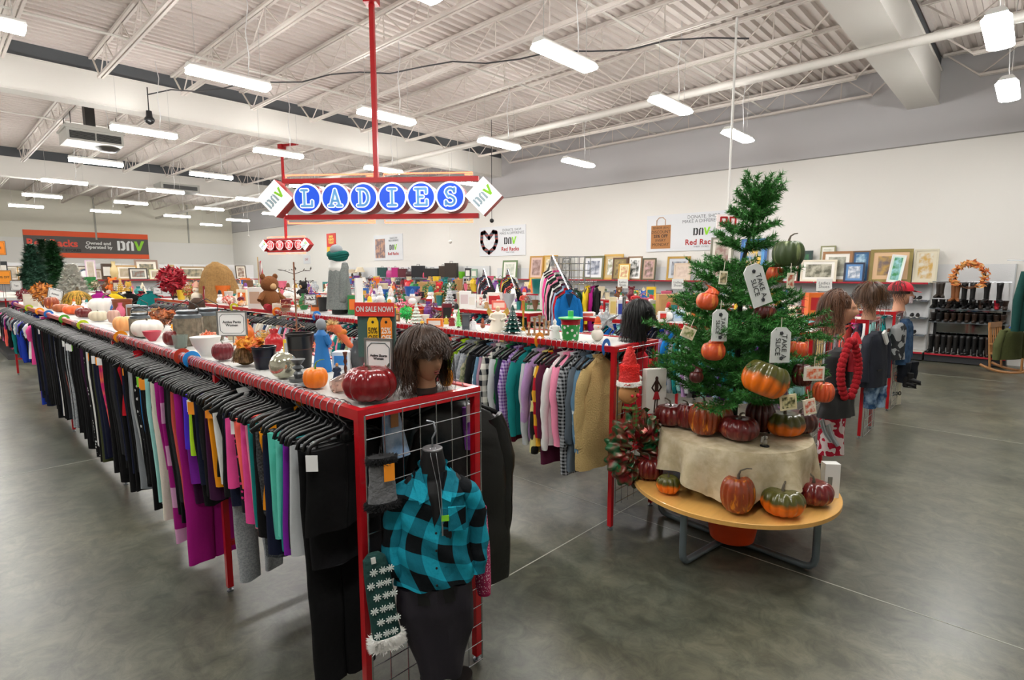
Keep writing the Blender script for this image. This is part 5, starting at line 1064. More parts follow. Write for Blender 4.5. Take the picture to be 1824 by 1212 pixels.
t, H_ = outfit(1562, 590, 688, 7.85, 'navy blazer with a white collar hung on the blazer rack end', 'blazer', 'jacket', mat('#131826', .75, 0, .2, 20.), .42, .55)
mb = MB(); mb.prism([(-.05, H_ - .02), (0, H_ + .02), (.09, H_ - .12), (.05, H_ - .16)], -.1, -.075); mb.build('shirt_collar', WHITE, t); mb = MB(); mb.box((-.12, -.1, H_ * .3), (-.02, -.092, H_ * .33)); mb.build('pocket_flap', BLACK, t)
p0 = atD(1558, 690, 7.8)
def jeans(px, D, pt, pb, w_, m, label, rz=.5):
    a = atD(px, pt, D); b = atD(px, pb, D); t = thing('jeans', label, 'trousers', (a.x, a.y, b.z), FACE + rz); H_ = a.z - b.z
    for s in (-1, 1): mb = MB(); loft(mb, [(0, w_ * .22, .06, s * w_ * .26, 0), (H_ * .5, w_ * .25, .065, s * w_ * .27, 0), (H_, w_ * .28, .07, s * w_ * .23, 0)], 14, fn=lambda p, u, v: p + Vector((.006 * math.sin(p.z * 50), -.006 * math.sin(p.z * 40 + p.x * 20), 0))); mb.build('leg', m, t, smooth=True)
jeans(1560, 7.9, 688, 726, .34, cloth('#2c4c70', '#8fa8c0', 'noise', 9.), 'faded blue jeans hanging below the navy blazer')
t, H_ = outfit(1612, 568, 648, 10.0, 'blue denim jacket hung on the shoe-wall rack end under the red cap', 'denim_jacket', 'jacket', cloth('#25405f', '#38577a', 'noise', 12.), .42, .7)
t, H_ = outfit(1601, 575, 640, 9.75, 'grey camouflage puffer vest beside the denim jacket', 'puffer_vest', 'jacket', cloth('#2e3032', '#9a9c9c', 'camo', 9.), .3, .6, False)
jeans(1618, 10.05, 645, 680, .42, cloth('#12161e'), 'dark jeans hanging below the denim jacket')
for k in range(2): p = atD(1612 + 8 * k, 690 - 6 * k, 9.9); boot((p.x, p.y, p.z), FACE + .8, .16, .2, BLACK, 'black low boot dangling below the dark jeans, %s one' % ('nearer' if k else 'farther'), 'boots below the dark jeans', .02, .035)
p = atz(1601, 720, 0); t = thing('pumpkin_sign', 'tall cream board with an orange jack-o-lantern leaning at the shoe-wall rack', 'sign', (p.x - .1, p.y + .02, .003), FACE + .3, None, (-.08, 0, FACE + .3))
mb = MB(); mb.box((-.09, -.01, 0), (.09, .01, .62)); mb.build('board', mat('#e9e2cc', .7), t); mb = MB(); mb.prism([(.068 * math.cos(a * PI / 10), .43 + .08 * math.sin(a * PI / 10)) for a in range(20)], -.014, -.01); mb.build('painted_pumpkin', mat('#e0601c', .7), t)
mb = MB(); [mb.stroke(s_, .012, -.018, -.014) for s_ in ([(-.035, .45), (-.015, .45)], [(.015, .45), (.035, .45)], [(-.035, .41), (0, .395), (.035, .41)], [(0, .5), (.005, .53)])]; mb.build('painted_face', BLACK, t); text('BOO', .08, BLACK, t, (0, -.013, .17), rot=(0, 0, 0), bold=.004)
# ================================================================ catalogue of small goods; every maker builds at the origin, w x h metres, base at z = 0
def mk(name, label, cat, p, rz, group): return thing(name, label, cat, p, rz, group)
def M_(c, r=.5, **k): return mat(c, r, **k)
def it_box(t, w, h, c, c2='#e8e4da', d=None, words=None):
    d = d or w * .6; mb = MB(); mb.box((-w / 2, -d / 2, 0), (w / 2, d / 2, h)); mb.build('carton', M_(c), t)
    mb = MB(); mb.box((-w * .38, -d / 2 - .002, h * .25), (w * .38, -d / 2, h * .8)); mb.build('printed_panel', M_(c2), t)
    if words: text(words, h * .28, M_(c, .5), t, (0, -d / 2 - .004, h * .5), bold=.002)
def it_pot(t, w, h, c, c2=None):
    r = w / 2; mb = MB(); mb.lathe([(r * .75, 0), (r * .8, .01), (r, h * .9), (r * 1.05, h * .92), (r * 1.05, h), (r * .93, h), (r * .7, h * .2)], 28); mb.build('pot', M_(c, .3), t, smooth=True, auto=40)
    if c2: mb = MB(); mb.lathe([(r * .9, h * .5), (r * .92, h * .55), (r * .92, h * .7), (r * .9, h * .75)], 28); mb.build('band', M_(c2), t, smooth=True)
def it_vase(t, w, h, c, c2=None):
    r = w / 2; mb = MB(); mb.lathe([(r * .6, 0), (r * .65, .01), (r, h * .35), (r * .9, h * .6), (r * .4, h * .82), (r * .5, h), (r * .4, h), (r * .3, h * .8)], 24); mb.build('vase', M_(c, .25), t, smooth=True, auto=50)
def it_bowl(t, w, h, c, c2=None):
    r = w / 2; mb = MB(); mb.lathe([(r * .35, 0), (r * .4, h * .08), (r * .85, h * .6), (r, h), (r * .94, h), (r * .75, h * .55), (.01, h * .15)], 26); mb.build('bowl', M_(c, .3), t, smooth=True, auto=60)
def it_bottle(t, w, h, c, c2='#b8b8b8'):
    r = w / 2; mb = MB(); mb.lathe([(r, 0), (r, h * .6), (r * .8, h * .7), (r * .35, h * .78), (r * .35, h * .92)], 16); mb.build('bottle', M_(c, .2), t, smooth=True, auto=50); mb = MB(); mb.lathe([(r * .4, h * .92), (r * .4, h)], 12); mb.build('cap', M_(c2), t, smooth=True)
def it_candle(t, w, h, c, c2=None):
    r = w / 2; mb = MB(); mb.lathe([(r * .9, 0), (r, .02), (r * .35, h * .15), (r * .5, h * .35), (r * .25, h * .5), (r * .6, h * .62), (r * .3, h * .75), (r * .75, h), (r * .6, h)], 20); mb.build('holder', M_(c, .3, metal=.4), t, smooth=True)
def it_lantern(t, w, h, c, c2='#5e6468'):
    r = w / 2; mb = MB(); mb.lathe([(r * .97, 0), (r * .97, h * .78)], 24)
    for k in range(14): a = 2 * PI * k / 14; mb.cbox((0, 0, 0), (.0, .0, .0)) if False else mb.box((-.022 * w / .15, -.004, .005), (.022 * w / .15, .006, h * .78), Matrix.Rotation(a, 4, 'Z') @ Matrix.Translation((0, -r, 0)))
    mb.build('slatted_body', mat(c, .7, 0, .4, 30., c2='#6d6557', pat='noise', scale=20.), t)
    mb = MB(); mb.lathe([(r, h * .78), (r * .95, h * .86), (r * .8, h * .9), (r * .82, h * .97), (r * .75, h), (r * .65, h)], 24); mb.build('metal_collar', M_(c2, .35, metal=.7), t, smooth=True, auto=40)
    mb = MB(); mb.tube([(-r * .85, 0, h * .9), (-r * .9, 0, h * 1.1), (0, 0, h * 1.28), (r * .9, 0, h * 1.1), (r * .85, 0, h * .9)], .004, 6); mb.build('handle', M_('#2c2a28'), t, smooth=True)
def it_figure(t, w, h, c, c2='#f0c8a0', hat=None, trim='#f4f4f0'):
    """robed figurine: body, head, arms, base, optional pointed hat"""
    r = w / 2; mb = MB(); loft(mb, [(0, r, r * .8, 0, 0), (h * .1, r * .95, r * .78, 0, 0), (h * .45, r * .62, r * .5, 0, 0), (h * .62, r * .7, r * .45, 0, 0), (h * .7, r * .3, r * .28, 0, 0)], 18); mb.build('robe', M_(c, .5), t, smooth=True)
    mb = MB(); mb.ball((0, -.0, h * .79), h * .09, 12, 10, (.9, .95, 1.1)); mb.build('head', M_(c2, .5), t, smooth=True)
    for s in (-1, 1): mb = MB(); mb.tube([(s * r * .62, 0, h * .62), (s * r * .85, -r * .25, h * .48), (s * r * .3, -r * .6, h * .42)], [h * .055, h * .05, h * .035], 8); mb.build('arm', M_(c, .5), t, smooth=True)
    if hat: mb = MB(); mb.lathe([(h * .1, h * .82), (h * .085, h * .88), (h * .03, h * .97), (h * .01, h)], 14); mb.build('hat', M_(hat, .7), t, smooth=True)
    if trim: mb = MB(); mb.ball((0, -h * .06, h * .73), h * .07, 10, 8, (1, .6, 1.2)); mb.build('beard', M_(trim, .9), t, smooth=True)
def it_angel(t, w, h, c, c2='#f0c8a0'):
    it_figure(t, w, h, c, c2, None, None)
    for s in (-1, 1): mb = MB(); mb.prism([(s * .02, h * .55), (s * w * .5, h * .85), (s * w * .6, h * .7), (s * w * .45, h * .5), (s * w * .2, h * .4)], .02, .03); mb.build('wing', M_('#d9b45a', .4, metal=.3), t)
def it_snowman(t, w, h, c='#f4f4f2', c2='#c01525'):
    mb = MB(); mb.ball((0, 0, h * .25), h * .25, 16, 12, (1, 1, 1)); mb.ball((0, 0, h * .58), h * .17, 14, 10); mb.build('body', M_(c, .6), t, smooth=True)
    mb = MB(); mb.lathe([(h * .17, h * .7), (h * .13, h * .73), (h * .12, h * .8), (h * .1, h * .93), (h * .02, h)], 14); mb.build('hat', M_(c2, .7), t, smooth=True); mb = MB(); mb.tube([(0, -h * .16, h * .58), (0, -h * .27, h * .57)], [h * .025, .001], 6); mb.build('nose', M_('#f07a20'), t, smooth=True)
def it_tree(t, w, h, c, c2='#f4f6f4', trunk=None):
    """ceramic christmas tree in tiers with snowy tips"""
    mb = MB(); n = 6
    for k in range(n):
        z = h * (.08 + .14 * k); R_ = w / 2 * (1 - k / (n + .6)); mb.grid(lambda u, v: (R_ * (1 - .75 * v) * (1 + .1 * math.cos(2 * PI * u * 10)) * math.cos(2 * PI * u), R_ * (1 - .75 * v) * (1 + .1 * math.cos(2 * PI * u * 10)) * math.sin(2 * PI * u), z + h * .2 * v - .02 * h * math.cos(2 * PI * u * 10) * (1 - v)), 60, 5, True, True, True)
    mb.build('tiers', M_(c, .25), t, smooth=True)
    mb = MB()
    for k in range(n):
        z = h * (.08 + .14 * k); R_ = w / 2 * (1 - k / (n + .6)) * 1.08
        for j in range(10): a = 2 * PI * j / 10; mb.ball((R_ * .97 * math.cos(a), R_ * .97 * math.sin(a), z), w * .055 * (1 - .09 * k), 7, 5, (1, 1, .6))
    mb.build('snowy_tips', M_(c2, .5), t, smooth=True); mb = MB(); mb.lathe([(w * .25, 0), (w * .2, h * .1)], 16); mb.build('base', M_('#5a4030'), t, smooth=True)
def it_plush(t, w, h, c, c2='#f0e8dc'):
    r = w / 2; mb = MB(); mb.ball((0, 0, h * .3), h * .3, 14, 10, (.9, .8, 1)); mb.ball((0, -.01, h * .72), h * .24, 14, 10, (1, .9, .95)); [mb.ball((s * h * .18, 0, h * .93), h * .08, 8, 6, (1, .5, 1)) for s in (-1, 1)]; mb.build('body', M_(c, .95, bump=.6, bscale=60.), t, smooth=True)
    for s in (-1, 1): mb = MB(); mb.tube([(s * h * .2, -.02, h * .45), (s * h * .36, -h * .12, h * .28)], [h * .08, h * .07], 8); mb.build('arm', M_(c, .95), t, smooth=True); mb = MB(); mb.tube([(s * h * .15, -h * .1, h * .1), (s * h * .22, -h * .38, h * .08)], [h * .1, h * .09], 8); mb.build('leg', M_(c2, .95), t, smooth=True)
    mb = MB(); mb.ball((0, -h * .2, h * .66), h * .09, 10, 6); mb.build('muzzle', M_('#c9a274', .9), t, smooth=True)
def it_leaves(t, w, h, c, c2=None, n=160, stem=True, seed=1):
    r = random.Random(seed); mb = MB()
    for k in range(n):
        d = Vector((r.gauss(0, 1), r.gauss(0, 1), r.gauss(0, 1))).normalized() * r.random() ** .4; p = Vector((d.x * w / 2, d.y * w / 2, h * .58 + d.z * h * .42)); a = Vector((r.uniform(-1, 1), r.uniform(-1, 1), r.uniform(-.6, 1))).normalized() * w * .14; b = a.orthogonal().normalized() * w * .045
        mb.add([p - a, p + b, p + a, p - b], [(0, 1, 2, 3)])
    mb.build('leaves', mat(c, .6, c2=c2 or c, pat='noise', scale=14.), t)
    mb = MB()
    for k in range(7): mb.tube([(0, 0, 0), (r.uniform(-.2, .2) * w, r.uniform(-.2, .2) * w, h * .35), (r.uniform(-.4, .4) * w, r.uniform(-.4, .4) * w, h * .7)], w * .012, 4)
    mb.build('twigs', M_('#4a3626', .8), t)
def it_straw(t, w, h, c='#c9962f', c2='#8c6a1c', n=520, seed=1):
    r = random.Random(seed); mb = MB()
    for k in range(n):
        a = r.uniform(0, 2 * PI); R_ = w * .48 * r.uniform(.7, 1.08); pts = [Vector((R_ * math.sin(f) * math.cos(a + r.uniform(-.03, .03)), R_ * math.sin(f) * math.sin(a), h * (.12 + .8 * math.cos(f) * .9 if f < 1.57 else .12 - .1 * (f - 1.57)))) for f in [.15 + q * .27 for q in range(6)]]
        tn = Vector((-math.sin(a), math.cos(a), 0)) * w * .008; o = []
        for p in pts: o += [p - tn, p + tn]
        mb.add(o, [(2 * i, 2 * i + 1, 2 * i + 3, 2 * i + 2) for i in range(5)])
    mb.build('straw', mat(c, .7, c2=c2, pat='noise', scale=30.), t); mb = MB(); mb.ball((0, 0, h * .4), w * .42, 16, 10, (1, 1, .9 * h / w)); mb.build('core', M_('#5a4218', .9), t, smooth=True)
    mb = MB(); mb.bar((0, 0, h * .8), (w * .04, 0, h * 1.02), w * .04, 6); mb.build('stem', STEM, t)
def it_star(t, w, h, c, c2=None):
    pts = [((w / 2 if k % 2 == 0 else w * .2) * math.sin(k * PI / 5), h / 2 + (w / 2 if k % 2 == 0 else w * .2) * math.cos(k * PI / 5)) for k in range(10)]
    mb = MB(); vs = [(x, 0, z) for x, z in pts] + [(0, -w * .1, h / 2), (0, w * .1, h / 2)]; mb.add(vs, [(i, 10, (i + 1) % 10) for i in range(10)] + [((i + 1) % 10, 11, i) for i in range(10)]); mb.build('star', mat(c, .25, .8, 1., 120.), t)
def it_frame(t, w, h, c, c2='#9aa0a4', c3='#5a6a5a', lean=-.16, mat_='#ece6d8'):
    q = empty('panel', (0, 0, 0), rot=(lean, 0, 0)); q.parent = t; b = min(w, h) * .09
    mb = MB()
    for a_, b_ in (((-w / 2, -.015, 0), (w / 2, .015, b)), ((-w / 2, -.015, h - b), (w / 2, .015, h)), ((-w / 2, -.015, b), (-w / 2 + b, .015, h - b)), ((w / 2 - b, -.015, b), (w / 2, .015, h - b))): mb.box(a_, b_)
    mb.build('frame', M_(c, .4, bump=.2), q)
    mb = MB(); mb.box((-w / 2 + b, -.004, b), (w / 2 - b, .01, h - b)); mb.build('mount', M_(mat_), q)
    i = b + min(w, h) * .12; mb = MB(); mb.box((-w / 2 + i, -.007, i), (w / 2 - i, -.004, h - i)); mb.build('picture', mat(c2, .35, c2=c3, pat='noise', scale=5. / max(w, h)), q)
def it_sign(t, w, h, c='#f2f2f0', c2='#8a8a88', words='', stand=True, lift=.1, tilt=0.):
    q = empty('card_holder', (0, 0, lift), rot=(0, tilt, 0)); q.parent = t
    mb = MB(); mb.box((-w / 2, -.003, 0), (w / 2, .003, h)); mb.build('card', M_(c), q)
    mb = MB()
    for a_, b_ in (((-w / 2 - .006, -.006, -.006), (w / 2 + .006, .006, .004)), ((-w / 2 - .006, -.006, h - .004), (w / 2 + .006, .006, h + .006)), ((-w / 2 - .006, -.006, .004), (-w / 2 + .004, .006, h - .004)), ((w / 2 - .004, -.006, .004), (w / 2 + .006, .006, h - .004))): mb.box(a_, b_)
    mb.build('metal_border', M_(c2, .3, metal=.8), q)
    if words:
        mb = MB(); e = .0016; x1, z0_, z1_ = w * .42, h * .1, h * .9
        pts = [(-x1 + .02, z0_), (x1 - .02, z0_), (x1, z0_ + .02), (x1, z1_ - .02), (x1 - .02, z1_), (-x1 + .02, z1_), (-x1, z1_ - .02), (-x1, z0_ + .02)]; mb.stroke(pts, .003, -.0045, -.003, True); mb.build('ruled_border', M_('#3a4a52'), q)
        text(words, min(h * .24, w * 1.55 / max(len(q_) for q_ in words.split(chr(10)))), M_('#22262a'), q, (0, -.004, h * .5), bold=.0006, ext=.0004)
    mb = MB(); mb.bar((0, .008, 0), (0, .008, lift + h * .1), .004, 6); mb.build('stand_rod', M_('#8a8a88', .3, metal=.8), t)
def it_purse(t, w, h, c, c2='#c9a44a'):
    mb = MB(); loft(mb, [(0, w / 2, w * .16, 0, 0), (h * .4, w * .52, w * .17, 0, 0), (h * .68, w * .4, w * .08, 0, 0)], 18); mb.build('body', M_(c, .4), t, smooth=True); mb = MB(); mb.tube([(-w * .25, 0, h * .64), (-w * .2, 0, h * .9), (0, 0, h), (w * .2, 0, h * .9), (w * .25, 0, h * .64)], w * .025, 6); mb.build('handle', M_(c, .4), t, smooth=True)
def it_case(t, w, h, c, c2='#222222'):
    mb = MB(); mb.grid(lambda u, v: (w / 2 * (1 if abs(math.cos(2 * PI * u)) > .7 else abs(math.cos(2 * PI * u)) * 1.4) * math.copysign(1, math.cos(2 * PI * u)), w * .2 * max(-1, min(1, 1.4 * math.sin(2 * PI * u))), .03 + (h * .9 - .03) * v), 24, 6, True, True, True); mb.build('shell', M_(c, .5), t, smooth=True, auto=30)
    mb = MB(); mb.tube([(-w * .12, 0, h * .88), (-w * .12, 0, h), (w * .12, 0, h), (w * .12, 0, h * .88)], .01, 6); mb.build('handle', M_(c2), t); 
    for s in (-1, 1): mb = MB(); mb.ball((s * w * .35, 0, .02), .02, 8, 6); mb.build('wheel', M_('#111111'), t, smooth=True)
def it_lamp(t, w, h, c='#e8dcc0', c2='#6a5a40'):
    mb = MB(); mb.lathe([(w * .2, 0), (w * .2, .02), (w * .06, .04), (w * .14, h * .25), (w * .05, h * .5), (.01, h * .62)], 16); mb.build('base', M_(c2), t, smooth=True); mb = MB(); mb.lathe([(w * .5, h * .52), (w * .28, h), (w * .27, h), (w * .49, h * .52)], 20); mb.build('lamp_shade', M_(c, .8), t, smooth=True)
def it_books(t, w, h, c, c2='#e8e4d8', n=3):
    z = 0; r = random.Random(int(w * 1e4)); 
    for k in range(n): hh = h / n; a = r.uniform(-.2, .2); b = empty('book', (0, 0, z), a); b.parent = t; mb = MB(); mb.box((-w / 2, -w * .35, 0), (w / 2, w * .35, hh * .96)); mb.build('cover', M_([c, c2, '#8a2a2a'][k % 3]), b); z += hh
def it_plate(t, w, h, c, c2='#f0f0ec'):
    q = empty('dish', (0, 0, 0), rot=(-.2, 0, 0)); q.parent = t; r = w / 2
    mb = MB(); mb.lathe([(r, 0), (r, .012), (r * .7, .004)], 32).xf(Matrix.Translation((0, 0, r)) @ Matrix.Rotation(PI / 2, 4, 'X')); mb.build('rim', M_(c, .3), q, smooth=True); mb = MB(); mb.lathe([(r * .68, .006), (r * .68, .012)], 32).xf(Matrix.Translation((0, 0, r)) @ Matrix.Rotation(PI / 2, 4, 'X')); mb.build('centre', M_(c2, .3), q, smooth=True)
def it_basket(t, w, h, c='#a9824a', c2=None):
    r = w / 2; mb = MB(); mb.lathe([(r * .75, 0), (r, h * .6), (r * 1.03, h * .62), (r * .95, h * .6), (r * .7, h * .1)], 24); mb.build('weave', mat(c, .8, 0, 1., 70.), t, smooth=True); mb = MB(); mb.tube([(-r, 0, h * .6), (-r * .7, 0, h * .9), (0, 0, h), (r * .7, 0, h * .9), (r, 0, h * .6)], w * .025, 6); mb.build('handle', M_(c, .8), t, smooth=True)
def it_dome(t, w, h, c, c2='#3c4044'):
    mb = MB(); mb.ball((0, 0, h * .5), w / 2, 26, 18, (1, 1, h / w)); mb.build('globe', M_(c, .12, metal=.75, bump=.5, bscale=20.), t, smooth=True)
def it_glass(t, w, h, c='#dfe6ea', c2=None):
    r = w / 2; mb = MB(); mb.lathe([(r * .7, 0), (r * .75, .005), (r, h), (r * .96, h), (r * .7, .012)], 20); mb.build('glass', mat(c, .08, trans=.85), t, smooth=True, auto=50)
def it_rooster(t, w, h, c, c2='#e0a030'):   # straw bird / reindeer-like standing animal
    mb = MB(); mb.ball((0, 0, h * .5), h * .18, 12, 8, (1.7, .8, 1)); mb.ball((-h * .32, 0, h * .82), h * .1, 10, 8, (1.3, .8, 1)); mb.tube([(-h * .22, 0, h * .58), (-h * .3, 0, h * .78)], h * .07, 8); mb.build('body', M_(c, .7), t, smooth=True)
    for a_ in (-.2, .22):
        for s in (-1, 1): mb = MB(); mb.bar((a_ * h, s * h * .08, h * .4), (a_ * h, s * h * .08, 0), h * .028, 6); mb.build('leg', M_(c2), t)
KN = dict(box=(it_box, 'box'), pot=(it_pot, 'pot'), vase=(it_vase, 'vase'), bowl=(it_bowl, 'bowl'), bottle=(it_bottle, 'bottle'), candle_holder=(it_candle, 'candle holder'), lantern=(it_lantern, 'lantern'), figurine=(it_figure, 'figurine'), angel_figurine=(it_angel, 'figurine'), snowman=(it_snowman, 'figurine'),
  ceramic_tree=(it_tree, 'decoration'), plush_toy=(it_plush, 'toy'), leaf_bunch=(it_leaves, 'artificial plant'), straw_pumpkin=(it_straw, 'decoration'), star_ornament=(it_star, 'decoration'), framed_picture=(it_frame, 'picture'), card_sign=(it_sign, 'sign'), handbag=(it_purse, 'bag'), suitcase=(it_case, 'suitcase'),
  table_lamp=(it_lamp, 'lamp'), book_pile=(it_books, 'books'), plate=(it_plate, 'plate'), basket=(it_basket, 'basket'), mercury_globe=(it_dome, 'decoration'), drinking_glass=(it_glass, 'glass'), toy_animal=(it_rooster, 'figurine'))
def item(kind, p, w, h, label, rz=0., group=None, **k):
    f, cat = KN[kind]; t = mk(kind, label, cat, p, FACE + rz, group); f(t, w, h, **k); return t
def S(kind, px, py, wpx, hpx, label, xr=(1.22, 1.78), z=RH, rz=0., group=None, **k):
    p = atz(px, py, z - .008)
    if xr and not xr[0] <= p.x <= xr[1]: X = min(max(p.x, xr[0]), xr[1]); q = atx(px, py, X); p = Vector((X, q.y, z - .008))
    s = mpp(p); return item(kind, (p.x, p.y, z - .007), wpx * s, hpx * s, label, rz, group, **k)
def SP(px, py, wpx, hpx, m, label, xr=(1.25, 1.75), z=RH, ribs=10, seed=1, stem=1., group='pumpkins on the front rack', **k):
    p = atz(px, py, z - .008)
    if not xr[0] <= p.x <= xr[1]: X = min(max(p.x, xr[0]), xr[1]); q = atx(px, py, X); p = Vector((X, q.y, z - .008))
    s = mpp(p); return pumpkin((p.x, p.y, z - .007), wpx * s, hpx * s, m, label, ribs, stem, seed, group, **k)
# ---- on top of the front rack, from its near end to the far one
SP(660, 716, 96, 66, mat('#7a1218', .2, 0, .1, 20., c2='#c98a6a', pat='spots', scale=0.001, coat=.25), 'large glossy dark red speckled pumpkin behind the Active Shorts sign', seed=31, stem=.4)
SP(795, 690, 26, 36, mat('#e8951a', .35), 'yellow-orange pumpkin half hidden behind the shaggy wig', seed=32, stem=.3)
SP(563, 693, 44, 40, ORG, 'bright orange ceramic pumpkin with a thick green stem on the front rack', seed=33, stem=1.4, stemm=mat('#6f9a3a', .3))
p = S('drinking_glass', 592, 700, 34, 28, 'clear plastic cup with orange contents lying beside the orange pumpkin', c='#f2d8cc'); p.rotation_euler = (0, 1.3, FACE); p.location.z += .03
t = S('figurine', 575, 662, 34, 106, 'tall blue robed lady figurine with bowed grey-haired head on the front rack', rz=2.6, c='#1f6fb4', c2='#8a9096', trim=None)
p = S('bowl', 600, 690, 12, 5, 'small pale dish behind the blue robed figurine', c='#dfe6ea')
S('box', 612, 656, 30, 30, 'white box printed with a blue swoosh behind the blue robed figurine', c='#eef0f2', c2='#3f88c8', d=.1)
S('candle_holder', 616, 672, 12, 45, 'turned brown wooden candlestick beside the blue robed figurine', c='#5a2e1c')
S('figurine', 601, 677, 16, 34, 'small dark blue and tan doll figurine next to the wooden candlestick', c='#1c2a44', c2='#c98a4a', trim=None)
S('vase', 637, 655, 30, 48, 'dark pierced metal lantern beside the Active Shorts sign', c='#4a4c4e')
t = S('drinking_glass', 641, 690, 24, 26, 'pearly glass bauble cup beside the large red pumpkin', c='#f0e8e8')
p = atz(612, 704, RH); gourd((p.x, p.y, RH + .03), .1, .26, CORAL, 'long orange gourd lying behind the dark red speckled pumpkin', 3, 1, (0, 1.2, FACE), 'gourds on the front rack')
S('candle_holder', 532, 680, 34, 40, 'pewter goblet standing on a pewter plate on the front rack', c='#54585a')
S('bowl', 540, 690, 34, 4, 'flat pewter tray beside the goblet', c='#3c4043')
S('mercury_globe', 506, 675, 48, 48, 'silvered mercury glass globe on the front rack', c='#c9c8b4')
S('pot', 472, 657, 40, 40, 'deep navy blue glazed pot on the front rack', c='#080d1e', c2='#0d1730')
S('straw_pumpkin', 438, 652, 46, 48, 'brown twig pumpkin with yellow leaves beside the navy pot', c='#9a7a50', c2='#5a4028')
S('leaf_bunch', 446, 628, 52, 26, 'yellow and orange autumn leaves on top of the twig pumpkin', c='#e8a422', c2='#d45a20', z=RH + .09)
SP(398, 643, 36, 34, mat('#74202a', .35, 0, .2, 60., coat=.3), 'burgundy wrapped pumpkin beside the Active Pants sign', seed=35, ribs=16, stem=.4)
S('bowl', 368, 634, 50, 34, 'white scalloped shell bowl on the front rack', c='#f2f2ee')
S('lantern', 338, 615, 44, 62, 'weathered wood slat lantern near the front edge behind the shell bowl', c='#8d8370')
S('lantern', 372, 607, 44, 58, 'weathered wood slat lantern behind the first one', c='#85806f')
S('lantern', 252, 600, 32, 42, 'weathered wood slat lantern beside the brown leather pot', c='#857c6a')
S('lantern', 253, 585, 30, 40, 'farther weathered slat lantern with pale collar', c='#8f8a7a')
SP(308, 617, 30, 30, BURG, 'small streaky red brown pumpkin near the shell bowl', seed=36, stem=.3)
SP(264, 602, 50, 34, WPK, 'smooth white pumpkin beside the white toothy jar', seed=37, stem=.5)
S('bowl', 272, 608, 30, 18, 'white jar painted with red and white stripes in front of the white pumpkin', c='#c9485a')
S('leaf_bunch', 290, 590, 46, 40, 'dark brown and orange autumn leaf bunch with red berries', c='#5a3420', c2='#c46a30')
S('leaf_bunch', 318, 600, 24, 26, 'yellow leaf spray beside the brown leaf bunch', c='#f0a81c', c2='#f4c43c')
SP(222, 592, 34, 30, mat('#f0aa6a', .4), 'peach pumpkin with dark seeds painted on it', seed=38, stem=.2)
S('pot', 220, 567, 30, 34, 'copper brown leather look pot on the front rack', c='#8a4a30')
SP(186, 563, 46, 34, WPK, 'large white pumpkin with dark stem far along the front rack', seed=39, stem=.7)
SP(176, 573, 30, 20, mat('#d8cbb0', .5), 'small beige pumpkin in front of the large white one', seed=40, stem=.4)
SP(204, 577, 20, 26, mat('#c49a8a', .3), 'pinkish glass pumpkin beside the large white pumpkin', seed=41, stem=.4)
SP(150, 567, 26, 20, BURG, 'small burgundy pumpkin beside the orange one, far along the front rack', seed=42, stem=.4)
SP(132, 561, 34, 18, mat('#e8622a', .4), 'bright orange flat pumpkin far along the front rack', seed=43, stem=.4)
SP(110, 557, 26, 16, mat('#a85a30', .4), 'brown orange pumpkin beside the far blue divider', seed=44, stem=.4)
SP(93, 552, 22, 24, RUST, 'rust brown pumpkin under the tilted white card', seed=45, stem=.4)
S('straw_pumpkin', 139, 548, 50, 36, 'large golden straw pumpkin far along the front rack', c='#d49c34', c2='#8c7a24')
S('drinking_glass', 322, 621, 26, 24, 'clear glass jar with red sweets next to the shell bowl', c='#d8e6e0')
S('basket', 345, 606, 20, 24, 'small pale woven basket between lanterns', c='#c9b890')
S('leaf_bunch', 372, 620, 30, 30, 'orange felt leaves and white flowers between the lanterns and the sign', c='#e8622a', c2='#f0e0c8')
S('figurine', 446, 598, 14, 36, 'small yellow-green gourd man figurine behind the pants sign', c='#9fa860', c2='#e8b050', trim=None)
S('toy_animal', 458, 605, 26, 18, 'orange paper ornament beside the gourd man', c='#e8602a')
t = S('pot', 536, 655, 46, 62, 'tall black pot with a brown band behind the goblet', c='#161616', c2='#4a2c1c')
# card signs on the front rack
S('card_sign', 677, 706, 50, 62, 'framed card sign reading Active Shorts Women at the end of the front rack', rz=-.25, words='Active Shorts\nWomen', lift=.1, xr=None)
S('card_sign', 416, 622, 48, 42, 'framed card sign reading Active Pants Women on the front rack', rz=0.1, words='Active Pants\nWomen', lift=.1)
S('card_sign', 385, 575, 36, 26, 'white card sign behind the Active Pants sign', words='Active', lift=.09)
S('card_sign', 99, 549, 26, 18, 'tilted white card sign above the rust brown pumpkin', words='Athletic', lift=.14, tilt=.25)
